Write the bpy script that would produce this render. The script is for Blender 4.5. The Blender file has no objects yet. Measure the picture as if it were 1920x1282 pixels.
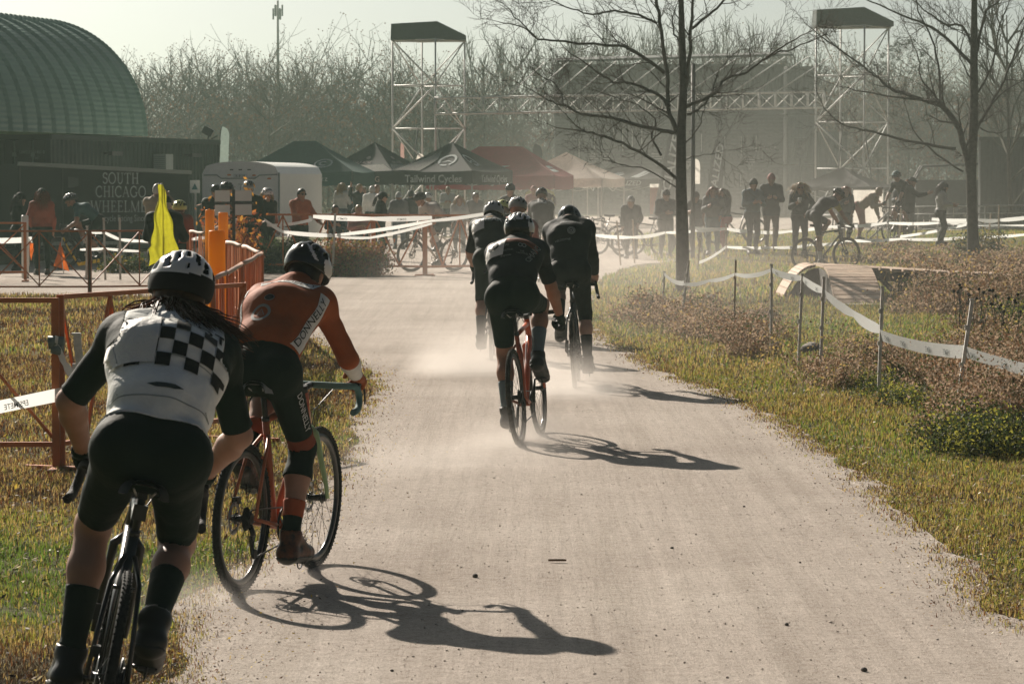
import bpy, bmesh, math, random
import numpy as np
from mathutils import Vector, Matrix, Quaternion
from mathutils.bvhtree import BVHTree
random.seed(7); np.random.seed(7)
RNG = np.random.default_rng(11)
sc = bpy.context.scene
COL = sc.collection
rad = math.radians

# ---------------------------------------------------------------- camera
F_PX, CX, CY, VH, CAM_H = 6000.0, 960.0, 641.0, 335.0, 1.9
PITCH = math.atan((CY - VH) / F_PX)
cam_d = bpy.data.cameras.new('camera')
cam = bpy.data.objects.new('camera', cam_d); COL.objects.link(cam)
cam.location = (0, 0, CAM_H)
cam.rotation_euler = (math.pi / 2 - PITCH, 0, 0)
cam_d.sensor_width = 36.0; cam_d.sensor_fit = 'HORIZONTAL'
cam_d.lens = 36.0 * F_PX / 1920.0
cam_d.clip_start = 0.5; cam_d.clip_end = 3000
cam_d.dof.use_dof = True; cam_d.dof.focus_distance = 20.0; cam_d.dof.aperture_fstop = 18.0
sc.camera = cam

# ---------------------------------------------------------------- light
SUN_DIR = Vector((-0.85, 1.65, 1.0)).normalized()          # towards the sun
SUN_EL = math.asin(SUN_DIR.z); SUN_AZ = math.atan2(SUN_DIR.x, SUN_DIR.y)
world = bpy.data.worlds.new("World"); sc.world = world; world.use_nodes = True
nt = world.node_tree
for n in list(nt.nodes): nt.nodes.remove(n)
wo = nt.nodes.new('ShaderNodeOutputWorld'); bg = nt.nodes.new('ShaderNodeBackground')
sky = nt.nodes.new('ShaderNodeTexSky'); sky.sky_type = 'NISHITA'; sky.sun_disc = False
sky.sun_elevation = SUN_EL; sky.sun_rotation = SUN_AZ
sky.air_density = 0.2; sky.dust_density = 3.0; sky.ozone_density = 1.0
tint = nt.nodes.new('ShaderNodeMixRGB'); tint.blend_type = 'MULTIPLY'; tint.inputs[0].default_value = 1.0
tint.inputs[2].default_value = (0.71, 0.785, 0.765, 1)
hs = nt.nodes.new('ShaderNodeHueSaturation'); hs.inputs['Saturation'].default_value = 1.0
nt.links.new(sky.outputs[0], hs.inputs['Color'])
nt.links.new(hs.outputs[0], tint.inputs[1])
nt.links.new(tint.outputs[0], bg.inputs[0]); bg.inputs[1].default_value = 0.05
nt.links.new(bg.outputs[0], wo.inputs[0])
sun_d = bpy.data.lights.new('sun', 'SUN'); sun_d.energy = 5.0; sun_d.angle = rad(0.55)
sun_d.color = (1.0, 0.89, 0.77)
sun = bpy.data.objects.new('sun', sun_d); COL.objects.link(sun)
sun.rotation_euler = SUN_DIR.to_track_quat('Z', 'Y').to_euler()
sun.location = (-30, 60, 60)
vs = sc.view_settings
sc.display_settings.display_device = 'sRGB'
vs.view_transform = 'Standard'; vs.look = 'None'; vs.gamma = 1.0; vs.exposure = 0.60; vs.use_curve_mapping = False
sc.render.engine = 'CYCLES'
cy = sc.cycles
cy.max_bounces = 5; cy.diffuse_bounces = 2; cy.glossy_bounces = 2; cy.transmission_bounces = 4
cy.transparent_max_bounces = 12; cy.volume_bounces = 0; cy.caustics_reflective = False; cy.caustics_refractive = False
cy.use_denoising = True
cy.volume_step_rate = 1.0; cy.volume_max_steps = 64

# ---------------------------------------------------------------- picture geometry -> places
_cp, _sp = math.cos(PITCH), math.sin(PITCH)
def ray(u, v):
    a, b = (u - CX) / F_PX, (CY - v) / F_PX
    return Vector((a, _cp + b * _sp, -_sp + b * _cp))
def at(u, v, Y):
    """world point seen at pixel u, v of the 1920 photo, at world depth Y"""
    r = ray(u, v); k = Y / r.y
    return Vector((r.x * k, Y, CAM_H + r.z * k))
def gnd(u, v, z=0.0):
    r = ray(u, v); k = (z - CAM_H) / r.z
    return Vector((r.x * k, r.y * k, z))
def ppm(Y): return F_PX / Y

# ---------------------------------------------------------------- object helpers
def link(o, parent=None):
    COL.objects.link(o)
    if parent is not None: o.parent = parent
    return o
def tag(o, label=None, cat=None, group=None, kind=None):
    if label: o['label'] = label
    if cat: o['category'] = cat
    if group: o['group'] = group
    if kind: o['kind'] = kind
    return o
def empty(name, loc=(0, 0, 0), label=None, cat=None, group=None, rz=0.0):
    o = bpy.data.objects.new(name, None); link(o)
    o.location = loc; o.rotation_euler = (0, 0, rz); o.empty_display_size = 0.2
    return tag(o, label, cat, group)
def mesh_obj(name, me, mats, parent=None):
    o = bpy.data.objects.new(name, me)
    if mats is not None:
        for m in (mats if isinstance(mats, (list, tuple)) else [mats]): me.materials.append(m)
    return link(o, parent)
def copy_tree(o, parent=None):
    c = o.copy(); COL.objects.link(c)
    if parent is not None: c.parent = parent
    for ch in list(o.children): copy_tree(ch, c)
    return c
def np_mesh(name, V, quads=None, tris=None, smooth=False, midx=None):
    """fast mesh from numpy arrays"""
    me = bpy.data.meshes.new(name)
    V = np.asarray(V, dtype=np.float32)
    loops, starts, tot = [], [], 0
    parts = []
    if quads is not None and len(quads): parts.append(np.asarray(quads, dtype=np.int32))
    if tris is not None and len(tris): parts.append(np.asarray(tris, dtype=np.int32))
    for p in parts:
        n, k = p.shape
        starts.append(tot + np.arange(n, dtype=np.int32) * k); loops.append(p.ravel()); tot += n * k
    loops = np.concatenate(loops); starts = np.concatenate(starts)
    me.vertices.add(len(V)); me.vertices.foreach_set('co', V.ravel())
    me.loops.add(len(loops)); me.loops.foreach_set('vertex_index', loops)
    me.polygons.add(len(starts)); me.polygons.foreach_set('loop_start', starts)
    if smooth: me.polygons.foreach_set('use_smooth', np.ones(len(starts), dtype=bool))
    if midx is not None: me.polygons.foreach_set('material_index', np.asarray(midx, dtype=np.int32))
    me.update(calc_edges=True); me.validate()
    return me

class MB:
    """collects simple shapes into one mesh"""
    def __init__(s): s.V, s.Fc, s.S, s.M, s.mi = [], [], [], [], 0
    def _add(s, V, Fc, smooth):
        b = len(s.V); s.V += [tuple(v) for v in V]
        for f in Fc: s.Fc.append(tuple(i + b for i in f)); s.S.append(smooth); s.M.append(s.mi)
        return s
    def box(s, c, size, R=None):
        hx, hy, hz = size[0] / 2, size[1] / 2, size[2] / 2
        P = [Vector((x, y, z)) for x in (-hx, hx) for y in (-hy, hy) for z in (-hz, hz)]
        if R is not None: P = [R @ p for p in P]
        c = Vector(c)
        return s._add([p + c for p in P], [(0, 1, 3, 2), (4, 6, 7, 5), (0, 4, 5, 1), (2, 3, 7, 6), (0, 2, 6, 4), (1, 5, 7, 3)], False)
    def bar(s, a, b, w, h=None, up=(0, 0, 1)):
        """square bar from a to b"""
        a, b = Vector(a), Vector(b); d = b - a; L = d.length
        if L < 1e-6: return s
        y = d / L; up = Vector(up)
        x = y.cross(up)
        if x.length < 1e-3: x = y.cross(Vector((1, 0, 0)))
        x.normalize(); z = x.cross(y)
        R = Matrix((x, y, z)).transposed()
        return s.box((a + b) / 2, (w, L, h or w), R)
    def tube(s, pts, r, n=8, caps=True, smooth=True, flat=1.0, side=None):
        """tube along polyline; r number or list"""
        pts = [Vector(p) for p in pts]; m = len(pts)
        rs = r if isinstance(r, (list, tuple, np.ndarray)) else [r] * m
        V = []; t0 = (pts[1] - pts[0]).normalized()
        ref = Vector(side) if side is not None else (Vector((0, 0, 1)) if abs(t0.z) < 0.9 else Vector((1, 0, 0)))
        x = (ref - t0 * ref.dot(t0)).normalized()
        for i in range(m):
            a = pts[max(i - 1, 0)]; b = pts[min(i + 1, m - 1)]
            t = (b - a)
            t = t.normalized() if t.length > 1e-9 else t0
            x = (x - t * x.dot(t))
            x = x.normalized() if x.length > 1e-6 else t.orthogonal().normalized()
            y = t.cross(x)
            for k in range(n):
                an = 2 * math.pi * k / n
                V.append(pts[i] + x * (rs[i] * math.cos(an)) + y * (rs[i] * flat * math.sin(an)))
        Fc = []
        for i in range(m - 1):
            for k in range(n):
                k2 = (k + 1) % n
                Fc.append((i * n + k, i * n + k2, (i + 1) * n + k2, (i + 1) * n + k))
        s._add(V, Fc, smooth)
        if caps and n > 2:
            b = len(s.V) - m * n
            s.Fc.append(tuple(b + k for k in reversed(range(n)))); s.S.append(False); s.M.append(s.mi)
            s.Fc.append(tuple(b + (m - 1) * n + k for k in range(n))); s.S.append(False); s.M.append(s.mi)
        return s
    def cyl(s, a, b, r, n=12, r2=None): return s.tube([a, b], [r, r if r2 is None else r2], n)
    def torus(s, c, R, r, axis=(0, 1, 0), n=48, k=8, flat=1.0, smooth=True):
        c = Vector(c); ax = Vector(axis).normalized(); u = ax.orthogonal().normalized(); w = ax.cross(u)
        V = []
        for i in range(n):
            a = 2 * math.pi * i / n; d = u * math.cos(a) + w * math.sin(a)
            for j in range(k):
                b = 2 * math.pi * j / k
                V.append(c + d * (R + r * flat * math.cos(b)) + ax * (r * math.sin(b)))
        Fc = [(i * k + j, ((i + 1) % n) * k + j, ((i + 1) % n) * k + (j + 1) % k, i * k + (j + 1) % k) for i in range(n) for j in range(k)]
        return s._add(V, Fc, smooth)
    def ball(s, c, r, n=10, m=7, R=None):
        r = (r, r, r) if not isinstance(r, (tuple, list)) else r; c = Vector(c); V = []; Fc = []
        for i in range(m + 1):
            th = math.pi * i / m
            for j in range(n):
                ph = 2 * math.pi * j / n
                p = Vector((r[0] * math.sin(th) * math.cos(ph), r[1] * math.sin(th) * math.sin(ph), r[2] * math.cos(th)))
                V.append(c + (R @ p if R is not None else p))
        for i in range(m):
            for j in range(n):
                Fc.append((i * n + j, (i + 1) * n + j, (i + 1) * n + (j + 1) % n, i * n + (j + 1) % n))
        return s._add(V, Fc, True)
    def poly(s, pts): return s._add([Vector(p) for p in pts], [tuple(range(len(pts)))], False)
    def quad(s, a, b, c, d): return s.poly([a, b, c, d])
    def prism(s, outline, dvec):
        """outline (3D polygon) extruded along dvec"""
        n = len(outline); d = Vector(dvec); O = [Vector(p) for p in outline]
        V = O + [p + d for p in O]
        Fc = [tuple(range(n)), tuple(reversed(range(n, 2 * n)))] + [(i, i + n, (i + 1) % n + n, (i + 1) % n) for i in range(n)]
        return s._add(V, Fc, False)
    def grid(s, fn, nu, nv, smooth=True, mi=None):
        V = [fn(i / nu, j / nv) for i in range(nu + 1) for j in range(nv + 1)]
        Fc = [(i * (nv + 1) + j, (i + 1) * (nv + 1) + j, (i + 1) * (nv + 1) + j + 1, i * (nv + 1) + j + 1) for i in range(nu) for j in range(nv)]
        return s._add(V, Fc, smooth)
    def mesh(s, name, fix=False):
        me = bpy.data.meshes.new(name); me.from_pydata(s.V, [], s.Fc)
        me.polygons.foreach_set('use_smooth', s.S); me.polygons.foreach_set('material_index', s.M)
        if fix:
            bm = bmesh.new(); bm.from_mesh(me); bmesh.ops.recalc_face_normals(bm, faces=bm.faces); bm.to_mesh(me); bm.free()
        me.update(); return me
    def build(s, name, mats, parent=None, fix=True):
        return mesh_obj(name, s.mesh(name, fix), mats, parent)

# ---------------------------------------------------------------- materials
MATS = {}
def mat(name, col, rough=0.7, spec=0.3, var=0.0, vscale=8.0, bump=0.0, bscale=40.0, metal=0.0, trans=0.0, col2=None, sheen=0.0, detail=6.0, coords='Object'):
    if name in MATS: return MATS[name]
    m = bpy.data.materials.new(name); m.use_nodes = True; nt = m.node_tree
    b = nt.nodes['Principled BSDF']
    b.inputs['Roughness'].default_value = rough; b.inputs['Metallic'].default_value = metal
    b.inputs['Specular IOR Level'].default_value = spec
    if sheen: b.inputs['Sheen Weight'].default_value = sheen; b.inputs['Sheen Roughness'].default_value = 0.5
    c = tuple(col) + (1,)
    b.inputs['Base Color'].default_value = c
    tc = None
    if var or bump or col2:
        tc = nt.nodes.new('ShaderNodeTexCoord')
    if var or col2:
        nz = nt.nodes.new('ShaderNodeTexNoise'); nz.inputs['Scale'].default_value = vscale; nz.inputs['Detail'].default_value = detail
        nz.inputs['Roughness'].default_value = 0.62
        rp = nt.nodes.new('ShaderNodeValToRGB'); rp.color_ramp.elements[0].position = 0.32; rp.color_ramp.elements[1].position = 0.68
        lo = col2 if col2 else tuple(x * (1 - var) for x in col); hi = col if col2 else tuple(min(1, x * (1 + var)) for x in col)
        rp.color_ramp.elements[0].color = tuple(lo) + (1,); rp.color_ramp.elements[1].color = tuple(hi) + (1,)
        nt.links.new(tc.outputs[coords], nz.inputs['Vector']); nt.links.new(nz.outputs[0], rp.inputs[0]); nt.links.new(rp.outputs[0], b.inputs['Base Color'])
    if bump:
        n2 = nt.nodes.new('ShaderNodeTexNoise'); n2.inputs['Scale'].default_value = bscale; n2.inputs['Detail'].default_value = 4
        bp = nt.nodes.new('ShaderNodeBump'); bp.inputs['Strength'].default_value = min(1.0, bump); bp.inputs['Distance'].default_value = 0.02 * max(1.0, bump)
        nt.links.new(tc.outputs[coords], n2.inputs['Vector']); nt.links.new(n2.outputs[0], bp.inputs['Height']); nt.links.new(bp.outputs[0], b.inputs['Normal'])
    if trans:
        out = nt.nodes['Material Output']; tr = nt.nodes.new('ShaderNodeBsdfTranslucent'); mx = nt.nodes.new('ShaderNodeMixShader')
        mx.inputs[0].default_value = trans; tr.inputs[0].default_value = c
        src = b.inputs['Base Color'].links
        if src: nt.links.new(src[0].from_socket, tr.inputs[0])
        nt.links.new(b.outputs[0], mx.inputs[1]); nt.links.new(tr.outputs[0], mx.inputs[2]); nt.links.new(mx.outputs[0], out.inputs[0])
    MATS[name] = m
    return m
def cloth(name, col, trans=0.0, var=0.12, bump=0.35, bscale=14.0, rough=0.75):
    return mat('cloth_' + name, col, rough=rough, spec=0.2, var=var, vscale=9, bump=bump, bscale=bscale, trans=trans)

# ---------------------------------------------------------------- lettering
def text_mesh(txt, h=1.0, depth=0.0, bold=0.0, shear=0.0, align='CENTER', spacing=1.0, xs=1.0):
    """2-D triangulated outline of a text: numpy verts (n,2), faces; cap height about h, baseline at 0"""
    cu = bpy.data.curves.new('lettering', 'FONT'); cu.body = txt; cu.size = h / 0.70; cu.align_x = align
    cu.offset = bold * h; cu.shear = shear; cu.space_character = spacing; cu.resolution_u = 3; cu.fill_mode = 'FRONT'
    o = bpy.data.objects.new('lettering', cu); COL.objects.link(o)
    dg = bpy.context.evaluated_depsgraph_get(); dg.update()
    me = o.evaluated_get(dg).to_mesh()
    V = np.array([(v.co.x * xs, v.co.y) for v in me.vertices], dtype=float).reshape(-1, 2)
    Fc = [tuple(p.vertices) for p in me.polygons]
    o.evaluated_get(dg).to_mesh_clear()
    bpy.data.objects.remove(o); bpy.data.curves.remove(cu)
    return V, Fc
def flat_text(name, txt, h, origin, X, Y, m, parent=None, lift=0.004, thick=0.0, **kw):
    """lettering laid on a plane: origin (centre of the baseline), X and Y unit vectors"""
    V, Fc = text_mesh(txt, h, **kw)
    X, Y = Vector(X).normalized(), Vector(Y).normalized(); N = X.cross(Y); o = Vector(origin) + N * lift
    me = bpy.data.meshes.new(name); me.from_pydata([o + X * p[0] + Y * p[1] for p in V], [], Fc); me.update()
    return mesh_obj(name, me, m, parent)
def strokes_obj(name, lines, w, origin, X, Y, m, parent=None, lift=0.004):
    """flat brush strokes: lines of 2-D points, each a polyline of width w"""
    X, Y = Vector(X).normalized(), Vector(Y).normalized(); N = X.cross(Y); o = Vector(origin) + N * lift
    mb = MB(); k = 0
    for ln in lines:
        ww = w
        if isinstance(ln, tuple): ww, ln = ln
        for (a, b) in zip(ln[:-1], ln[1:]):
            a, b = Vector(a), Vector(b); d = (b - a)
            if d.length < 1e-9: continue
            d.normalize(); p = Vector((-d.y, d.x)) * ww / 2; a = a - d * ww * .2; b = b + d * ww * .2
            L = N * (0.0002 * (k % 7)); k += 1
            mb.poly([o + L + X * q.x + Y * q.y for q in (a - p, b - p, b + p, a + p)])
    return mb.build(name, m, parent, fix=False)
def arc2(cx, cy, rx, ry, a0, a1, n=14):
    return [(cx + rx * math.cos(rad(a0 + (a1 - a0) * i / n)), cy + ry * math.sin(rad(a0 + (a1 - a0) * i / n))) for i in range(n + 1)]

class Skin:
    """surface that lettering and patches are laid on (local coordinates of the owner)"""
    def __init__(s, V, polys): s.b = BVHTree.FromPolygons([Vector(v) for v in V], [tuple(p) for p in polys])
    def lay(s, P, N, lift, far=0.35):
        h = s.b.ray_cast(Vector(P) + Vector(N) * far, -Vector(N), far * 2)
        if h[0] is None:
            h = s.b.find_nearest(Vector(P))
        n = h[1] if h[1].dot(Vector(N)) > 0 else -h[1]
        return h[0] + n * lift
def subdivide2(V, Fc, maxlen):
    """split long edges of a flat mesh"""
    bm = bmesh.new(); vs_ = [bm.verts.new((p[0], p[1], 0)) for p in V]
    for f in Fc:
        try: bm.faces.new([vs_[i] for i in f])
        except ValueError: pass
    bmesh.ops.triangulate(bm, faces=bm.faces)
    for _ in range(5):
        es = [e for e in bm.edges if e.calc_length() > maxlen]
        if not es: break
        bmesh.ops.subdivide_edges(bm, edges=es, cuts=1); bmesh.ops.triangulate(bm, faces=bm.faces)
    bm.verts.index_update()
    V2 = np.array([(v.co.x, v.co.y) for v in bm.verts]); F2 = [tuple(v.index for v in f.verts) for f in bm.faces]; bm.free()
    return V2, F2
def decal(name, V, Fc, skin, C, X, Y, m, parent, lift=0.003, maxlen=0.02, midx=None):
    if maxlen and midx is None: V, Fc = subdivide2(V, Fc, maxlen)
    X, Y = Vector(X).normalized(), Vector(Y); Y = (Y - X * Y.dot(X)).normalized(); N = X.cross(Y); C = Vector(C)
    P = [skin.lay(C + X * p[0] + Y * p[1], N, lift) for p in V]
    me = bpy.data.meshes.new(name); me.from_pydata(P, [], Fc)
    if midx is not None: me.polygons.foreach_set('material_index', midx)
    me.polygons.foreach_set('use_smooth', [True] * len(me.polygons)); me.update()
    return mesh_obj(name, me, m, parent)
def decal_text(name, txt, h, skin, C, X, Y, m, parent, lift=0.004, **kw):
    V, Fc = text_mesh(txt, h, **kw); V = V - np.array([0, h / 2])
    return decal(name, V, Fc, skin, C, X, Y, m, parent, lift, maxlen=max(0.012, h * .5))
def poly2(pts): return np.array(pts, dtype=float), [tuple(range(len(pts)))]
def patch2(w, h, nx=8, ny=8):
    V = np.array([(-w / 2 + w * i / nx, -h / 2 + h * j / ny) for i in range(nx + 1) for j in range(ny + 1)])
    Fc = [(i * (ny + 1) + j, (i + 1) * (ny + 1) + j, (i + 1) * (ny + 1) + j + 1, i * (ny + 1) + j + 1) for i in range(nx) for j in range(ny)]
    return V, Fc
def ring2(r0, r1, n=24, a0=0, a1=360):
    V = []; Fc = []
    for i in range(n + 1):
        a = rad(a0 + (a1 - a0) * i / n); V += [(r0 * math.cos(a), r0 * math.sin(a)), (r1 * math.cos(a), r1 * math.sin(a))]
    for i in range(n): Fc.append((2 * i, 2 * i + 1, 2 * i + 3, 2 * i + 2))
    return np.array(V), Fc
# ================================================================ people: one continuous body each, clothes as children
def nrm(v):
    v = np.asarray(v, float); return v / max(np.linalg.norm(v), 1e-9)
A3 = lambda *a: np.array(a, float)
def smin(a, b, k):
    h = np.clip(0.5 + 0.5 * (b - a) / k, 0, 1)
    return b + (a - b) * h - k * h * (1 - h)
class Cone:
    def __init__(s, a, b, ra, rb, reg, k=0.03, w=None, ws=1.0):
        s.a, s.b, s.ra, s.rb, s.reg, s.k = np.asarray(a, float), np.asarray(b, float), ra, rb, reg, k
        s.w = None if w is None else nrm(w); s.ws = ws
    def box(s):
        r = max(s.ra, s.rb) * max(1, s.ws)
        return np.minimum(s.a, s.b) - r, np.maximum(s.a, s.b) + r
    def d(s, P):
        q = P - s.a
        ba = s.b - s.a
        if s.w is not None:
            q = q - ((q @ s.w) * (1 - 1 / s.ws))[..., None] * s.w
            ba = ba - (ba @ s.w) * (1 - 1 / s.ws) * s.w
        l2 = max(ba @ ba, 1e-12)
        t = np.clip((q @ ba) / l2, 0, 1)
        e = q - t[..., None] * ba
        return np.sqrt(np.einsum('...i,...i->...', e, e)) - (s.ra + (s.rb - s.ra) * t)
class Ell:
    def __init__(s, c, R, r, reg, k=0.03):
        s.c, s.R, s.r, s.reg, s.k = np.asarray(c, float), np.asarray(R, float), np.asarray(r, float), reg, k
    def box(s):
        m = max(s.r); return s.c - m, s.c + m
    def d(s, P):
        q = ((P - s.c) @ s.R.T) / s.r          # rows of R = local axes
        n = np.sqrt(np.einsum('...i,...i->...', q, q)); m = np.sqrt(np.einsum('...i,...i->...', q / s.r, q / s.r)) + 1e-9
        return n * (n - 1) / m
def sdf_surface(prims, vox):
    lo = np.min([p.box()[0] for p in prims], axis=0) - 3 * vox; hi = np.max([p.box()[1] for p in prims], axis=0) + 3 * vox
    n = np.ceil((hi - lo) / vox).astype(int) + 1
    D = np.full(n, 0.5, dtype=np.float64)
    ax = [lo[i] + vox * np.arange(n[i]) for i in range(3)]
    for p in prims:
        b0, b1 = p.box(); m = 2 * vox + p.k
        i0 = np.maximum(0, np.floor((b0 - m - lo) / vox).astype(int)); i1 = np.minimum(n, np.ceil((b1 + m - lo) / vox).astype(int) + 1)
        sl = tuple(slice(a, b) for a, b in zip(i0, i1))
        G = np.stack(np.meshgrid(*[ax[i][sl[i]] for i in range(3)], indexing='ij'), -1)
        D[sl] = smin(D[sl], p.d(G), p.k)
    ins = D < 0
    c = ins[:-1, :-1, :-1].astype(np.int8)
    cnt = sum(ins[i:n[0] - 1 + i, j:n[1] - 1 + j, k:n[2] - 1 + k].astype(np.int8) for i in (0, 1) for j in (0, 1) for k in (0, 1))
    act = (cnt > 0) & (cnt < 8)
    idx = np.full(act.shape, -1, dtype=np.int64); cells = np.argwhere(act); idx[act] = np.arange(len(cells))
    acc = np.zeros((len(cells), 3)); num = np.zeros(len(cells))
    corners = [(i, j, k) for i in (0, 1) for j in (0, 1) for k in (0, 1)]
    for a in corners:
        for ax_ in range(3):
            if a[ax_] == 1: continue
            b = list(a); b[ax_] = 1
            da = D[cells[:, 0] + a[0], cells[:, 1] + a[1], cells[:, 2] + a[2]]; db = D[cells[:, 0] + b[0], cells[:, 1] + b[1], cells[:, 2] + b[2]]
            m = (da < 0) != (db < 0)
            t = np.where(m, da / np.where(m, da - db, 1), 0)
            pa = np.array(a, float)[None] + t[:, None] * (np.array(b) - np.array(a))[None]
            acc[m] += pa[m]; num[m] += 1
    V = lo + (cells + acc / num[:, None]) * vox
    Q = []
    for ax_ in range(3):
        o = [1 if i == ax_ else 0 for i in range(3)]
        A = ins[:n[0] - o[0], :n[1] - o[1], :n[2] - o[2]]; B = ins[o[0]:, o[1]:, o[2]:]
        e = np.argwhere(A != B); u, w = [(1, 2), (2, 0), (0, 1)][ax_]
        e = e[(e[:, u] > 0) & (e[:, w] > 0) & (e[:, u] < n[u] - 1) & (e[:, w] < n[w] - 1) & (e[:, ax_] < n[ax_] - 1)]
        fl = A[e[:, 0], e[:, 1], e[:, 2]]
        def cell(du, dw):
            c_ = e.copy(); c_[:, u] -= du; c_[:, w] -= dw; return idx[c_[:, 0], c_[:, 1], c_[:, 2]]
        q = np.stack([cell(1, 1), cell(0, 1), cell(0, 0), cell(1, 0)], 1)
        q[~fl] = q[~fl][:, ::-1]
        Q.append(q)
    return V, np.concatenate(Q)
def vnormals(V, Q):
    fn = np.cross(V[Q[:, 2]] - V[Q[:, 0]], V[Q[:, 3]] - V[Q[:, 1]])
    N = np.zeros_like(V)
    for k in range(4): np.add.at(N, Q[:, k], fn)
    return N / (np.linalg.norm(N, axis=1, keepdims=True) + 1e-12)
def ik(a, c, l1, l2, pole):
    a, c, pole = map(lambda v: np.asarray(v, float), (a, c, pole))
    d = c - a; L = np.linalg.norm(d); L2 = min(L, (l1 + l2) * 0.999)
    d = d / max(L, 1e-9); x = (l1 * l1 - l2 * l2 + L2 * L2) / (2 * L2); h = math.sqrt(max(l1 * l1 - x * x, 0))
    p = pole - d * (pole @ d); p = p / max(np.linalg.norm(p), 1e-9)
    k = a + d * x + p * h
    e = k + nrm(c - k) * l2
    return k, e
def basis(f, u):
    f = nrm(f); l = nrm(np.cross(u, f)); u = np.cross(f, l); return f, l, u       # forward, left, up

def body_prims(J, near=False, fem=False, bulk=1.0):
    """J: joints. returns prims"""
    P = []; g = bulk
    sf, sl = J['tf'], J['tl']                       # chest forward, body left
    pel, wai, che, sho, nek = J['pelvis'], J['waist'], J['chest'], J['shoulders'], J['neck']
    W = (1.0 if not fem else 1.04); S = (1.0 if not fem else 0.90)
    P.append(Cone(pel, wai, .105 * g, .100 * g, 'torso', .05, sl, 1.45 * W))
    P.append(Cone(wai, che, .100 * g, .118 * g, 'torso', .05, sl, 1.38 * S))
    P.append(Cone(che, sho - nrm(sho - che) * .03, .118 * g, .085 * g, 'torso', .05, sl, 1.42 * S))
    P.append(Cone(J['sL'], J['sR'], .060 * g, .060 * g, 'torso', .05))
    P.append(Cone(sho, nek, .085 * g, .062, 'torso', .05, sl, 1.2))
    for s_ in (1, -1):                                   # flanks and the slope from neck to shoulder
        P.append(Cone(wai + sl * s_ * .075 * S, sho + sl * s_ * .135 * S - nrm(sho - che) * .07, .062 * g, .070 * g, 'torso', .05))
        P.append(Cone(nek + sl * s_ * .02, sho + sl * s_ * .15 * S, .045, .050 * g, 'torso', .05))
    if fem:
        for s in (1, -1): P.append(Ell(che + sf * .085 + sl * s * .075, np.eye(3), (.062, .062, .062), 'torso', .04))
    for s, c in ((1, 'L'), (-1, 'R')):
        up = nrm(wai - pel)
        P.append(Ell(J['h' + c] - sf * .055 - up * .015, np.eye(3), (.098 * g, .098 * g, .098 * g), 'pelvis', .05))
        P.append(Cone(J['h' + c], J['k' + c], .092 * g, .058 * (1 + (g - 1) * .6), 'thigh' + c, .05))
        k, a = J['k' + c], J['a' + c]; sh = a - k; back = J['cb' + c]
        P.append(Cone(k, k + sh * .35 + back * .014, .056, .058, 'calf' + c, .03)); P.append(Cone(k + sh * .35 + back * .014, a, .058, .036, 'calf' + c, .03))
        t, hl = J['t' + c], J['heel' + c]
        fw = nrm(t - hl); fl_ = J['fl' + c]
        P.append(Cone(hl, a, .038, .038, 'foot' + c, .02)); P.append(Cone(hl, t - fw * .02, .036, .033, 'foot' + c, .02, fl_, 1.25))
        P.append(Cone(a, (hl + 2 * t) / 3 + J['fu' + c] * .012, .036, .034, 'foot' + c, .02, fl_, 1.15))
        P.append(Cone(J['s' + c], J['e' + c], .053 * g * S, .042 * g, 'uarm' + c, .05))
        e, w = J['e' + c], J['w' + c]
        P.append(Cone(e, e + (w - e) * .3, .043 * g, .045 * g, 'farm' + c, .02)); P.append(Cone(e + (w - e) * .3, w, .045 * g, .029, 'farm' + c, .02))
        hd, hp, ht = J['hd' + c], J['hp' + c], J['ht' + c]      # towards the knuckles, palm-facing normal, towards the thumb
        kn = w + hd * .085
        P.append(Cone(w, kn, .027, .023, 'hand' + c, .012, ht, 1.45))
        curl = J.get('curl', 1.0)
        for i in range(4):
            off = (.030 - .020 * i); L = (.044, .048, .045, .036)[i]
            b0 = kn + ht * off
            d1 = nrm(hd * math.cos(.75 * curl) + hp * math.sin(.75 * curl)); d2 = nrm(hd * math.cos(2.0 * curl) + hp * math.sin(2.0 * curl)); d3 = nrm(hd * math.cos(2.9 * curl) + hp * math.sin(2.9 * curl))
            b1 = b0 + d1 * L; b2 = b1 + d2 * L * .72; b3 = b2 + d3 * L * .5
            P.append(Cone(b0, b1, .0105, .0098, 'hand' + c, .005))
            P.append(Cone(b1, b2, .0098, .0090, 'hand' + c, .004))
            if near: P.append(Cone(b2, b3, .0090, .0082, 'hand' + c, .004))
        t0 = w + hd * .025 + ht * .026; t1 = t0 + nrm(ht * .7 + hd * .6 + hp * .35) * .045; t2 = t1 + nrm(hd * .7 + hp * .75 + ht * .1) * .034
        P.append(Cone(t0, t1, .0135, .012, 'hand' + c, .008)); P.append(Cone(t1, t2, .012, .010, 'hand' + c, .005))
    hc, f, l, u = J['head'], J['hf'], J['hl'], J['hu']
    R = np.stack([f, l, u])
    P.append(Cone(nek - nrm(hc - nek) * .03, hc - u * .05 - f * .02, .058 * (S if fem else 1), .055, 'neck', .03))
    P.append(Ell(hc + u * .012, R, (.098, .077, .104), 'head', .02))
    P.append(Cone(hc - u * .055 + f * .028, hc - u * .098 + f * .062, .052, .030, 'head', .025, l, 1.15))
    P.append(Cone(hc + f * .092 + u * .008, hc + f * .112 - u * .032, .009, .0145, 'head', .012))
    P.append(Cone(hc + f * .076 - u * .064 + l * .014, hc + f * .076 - u * .064 - l * .014, .014, .014, 'head', .012))
    P.append(Cone(hc + f * .082 + u * .030 + l * .03, hc + f * .082 + u * .030 - l * .03, .014, .014, 'head', .012))
    for s in (1, -1): P.append(Ell(hc + l * s * .078 - u * .01 - f * .008, R, (.022, .010, .032), 'head', .008))
    return P

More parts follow.
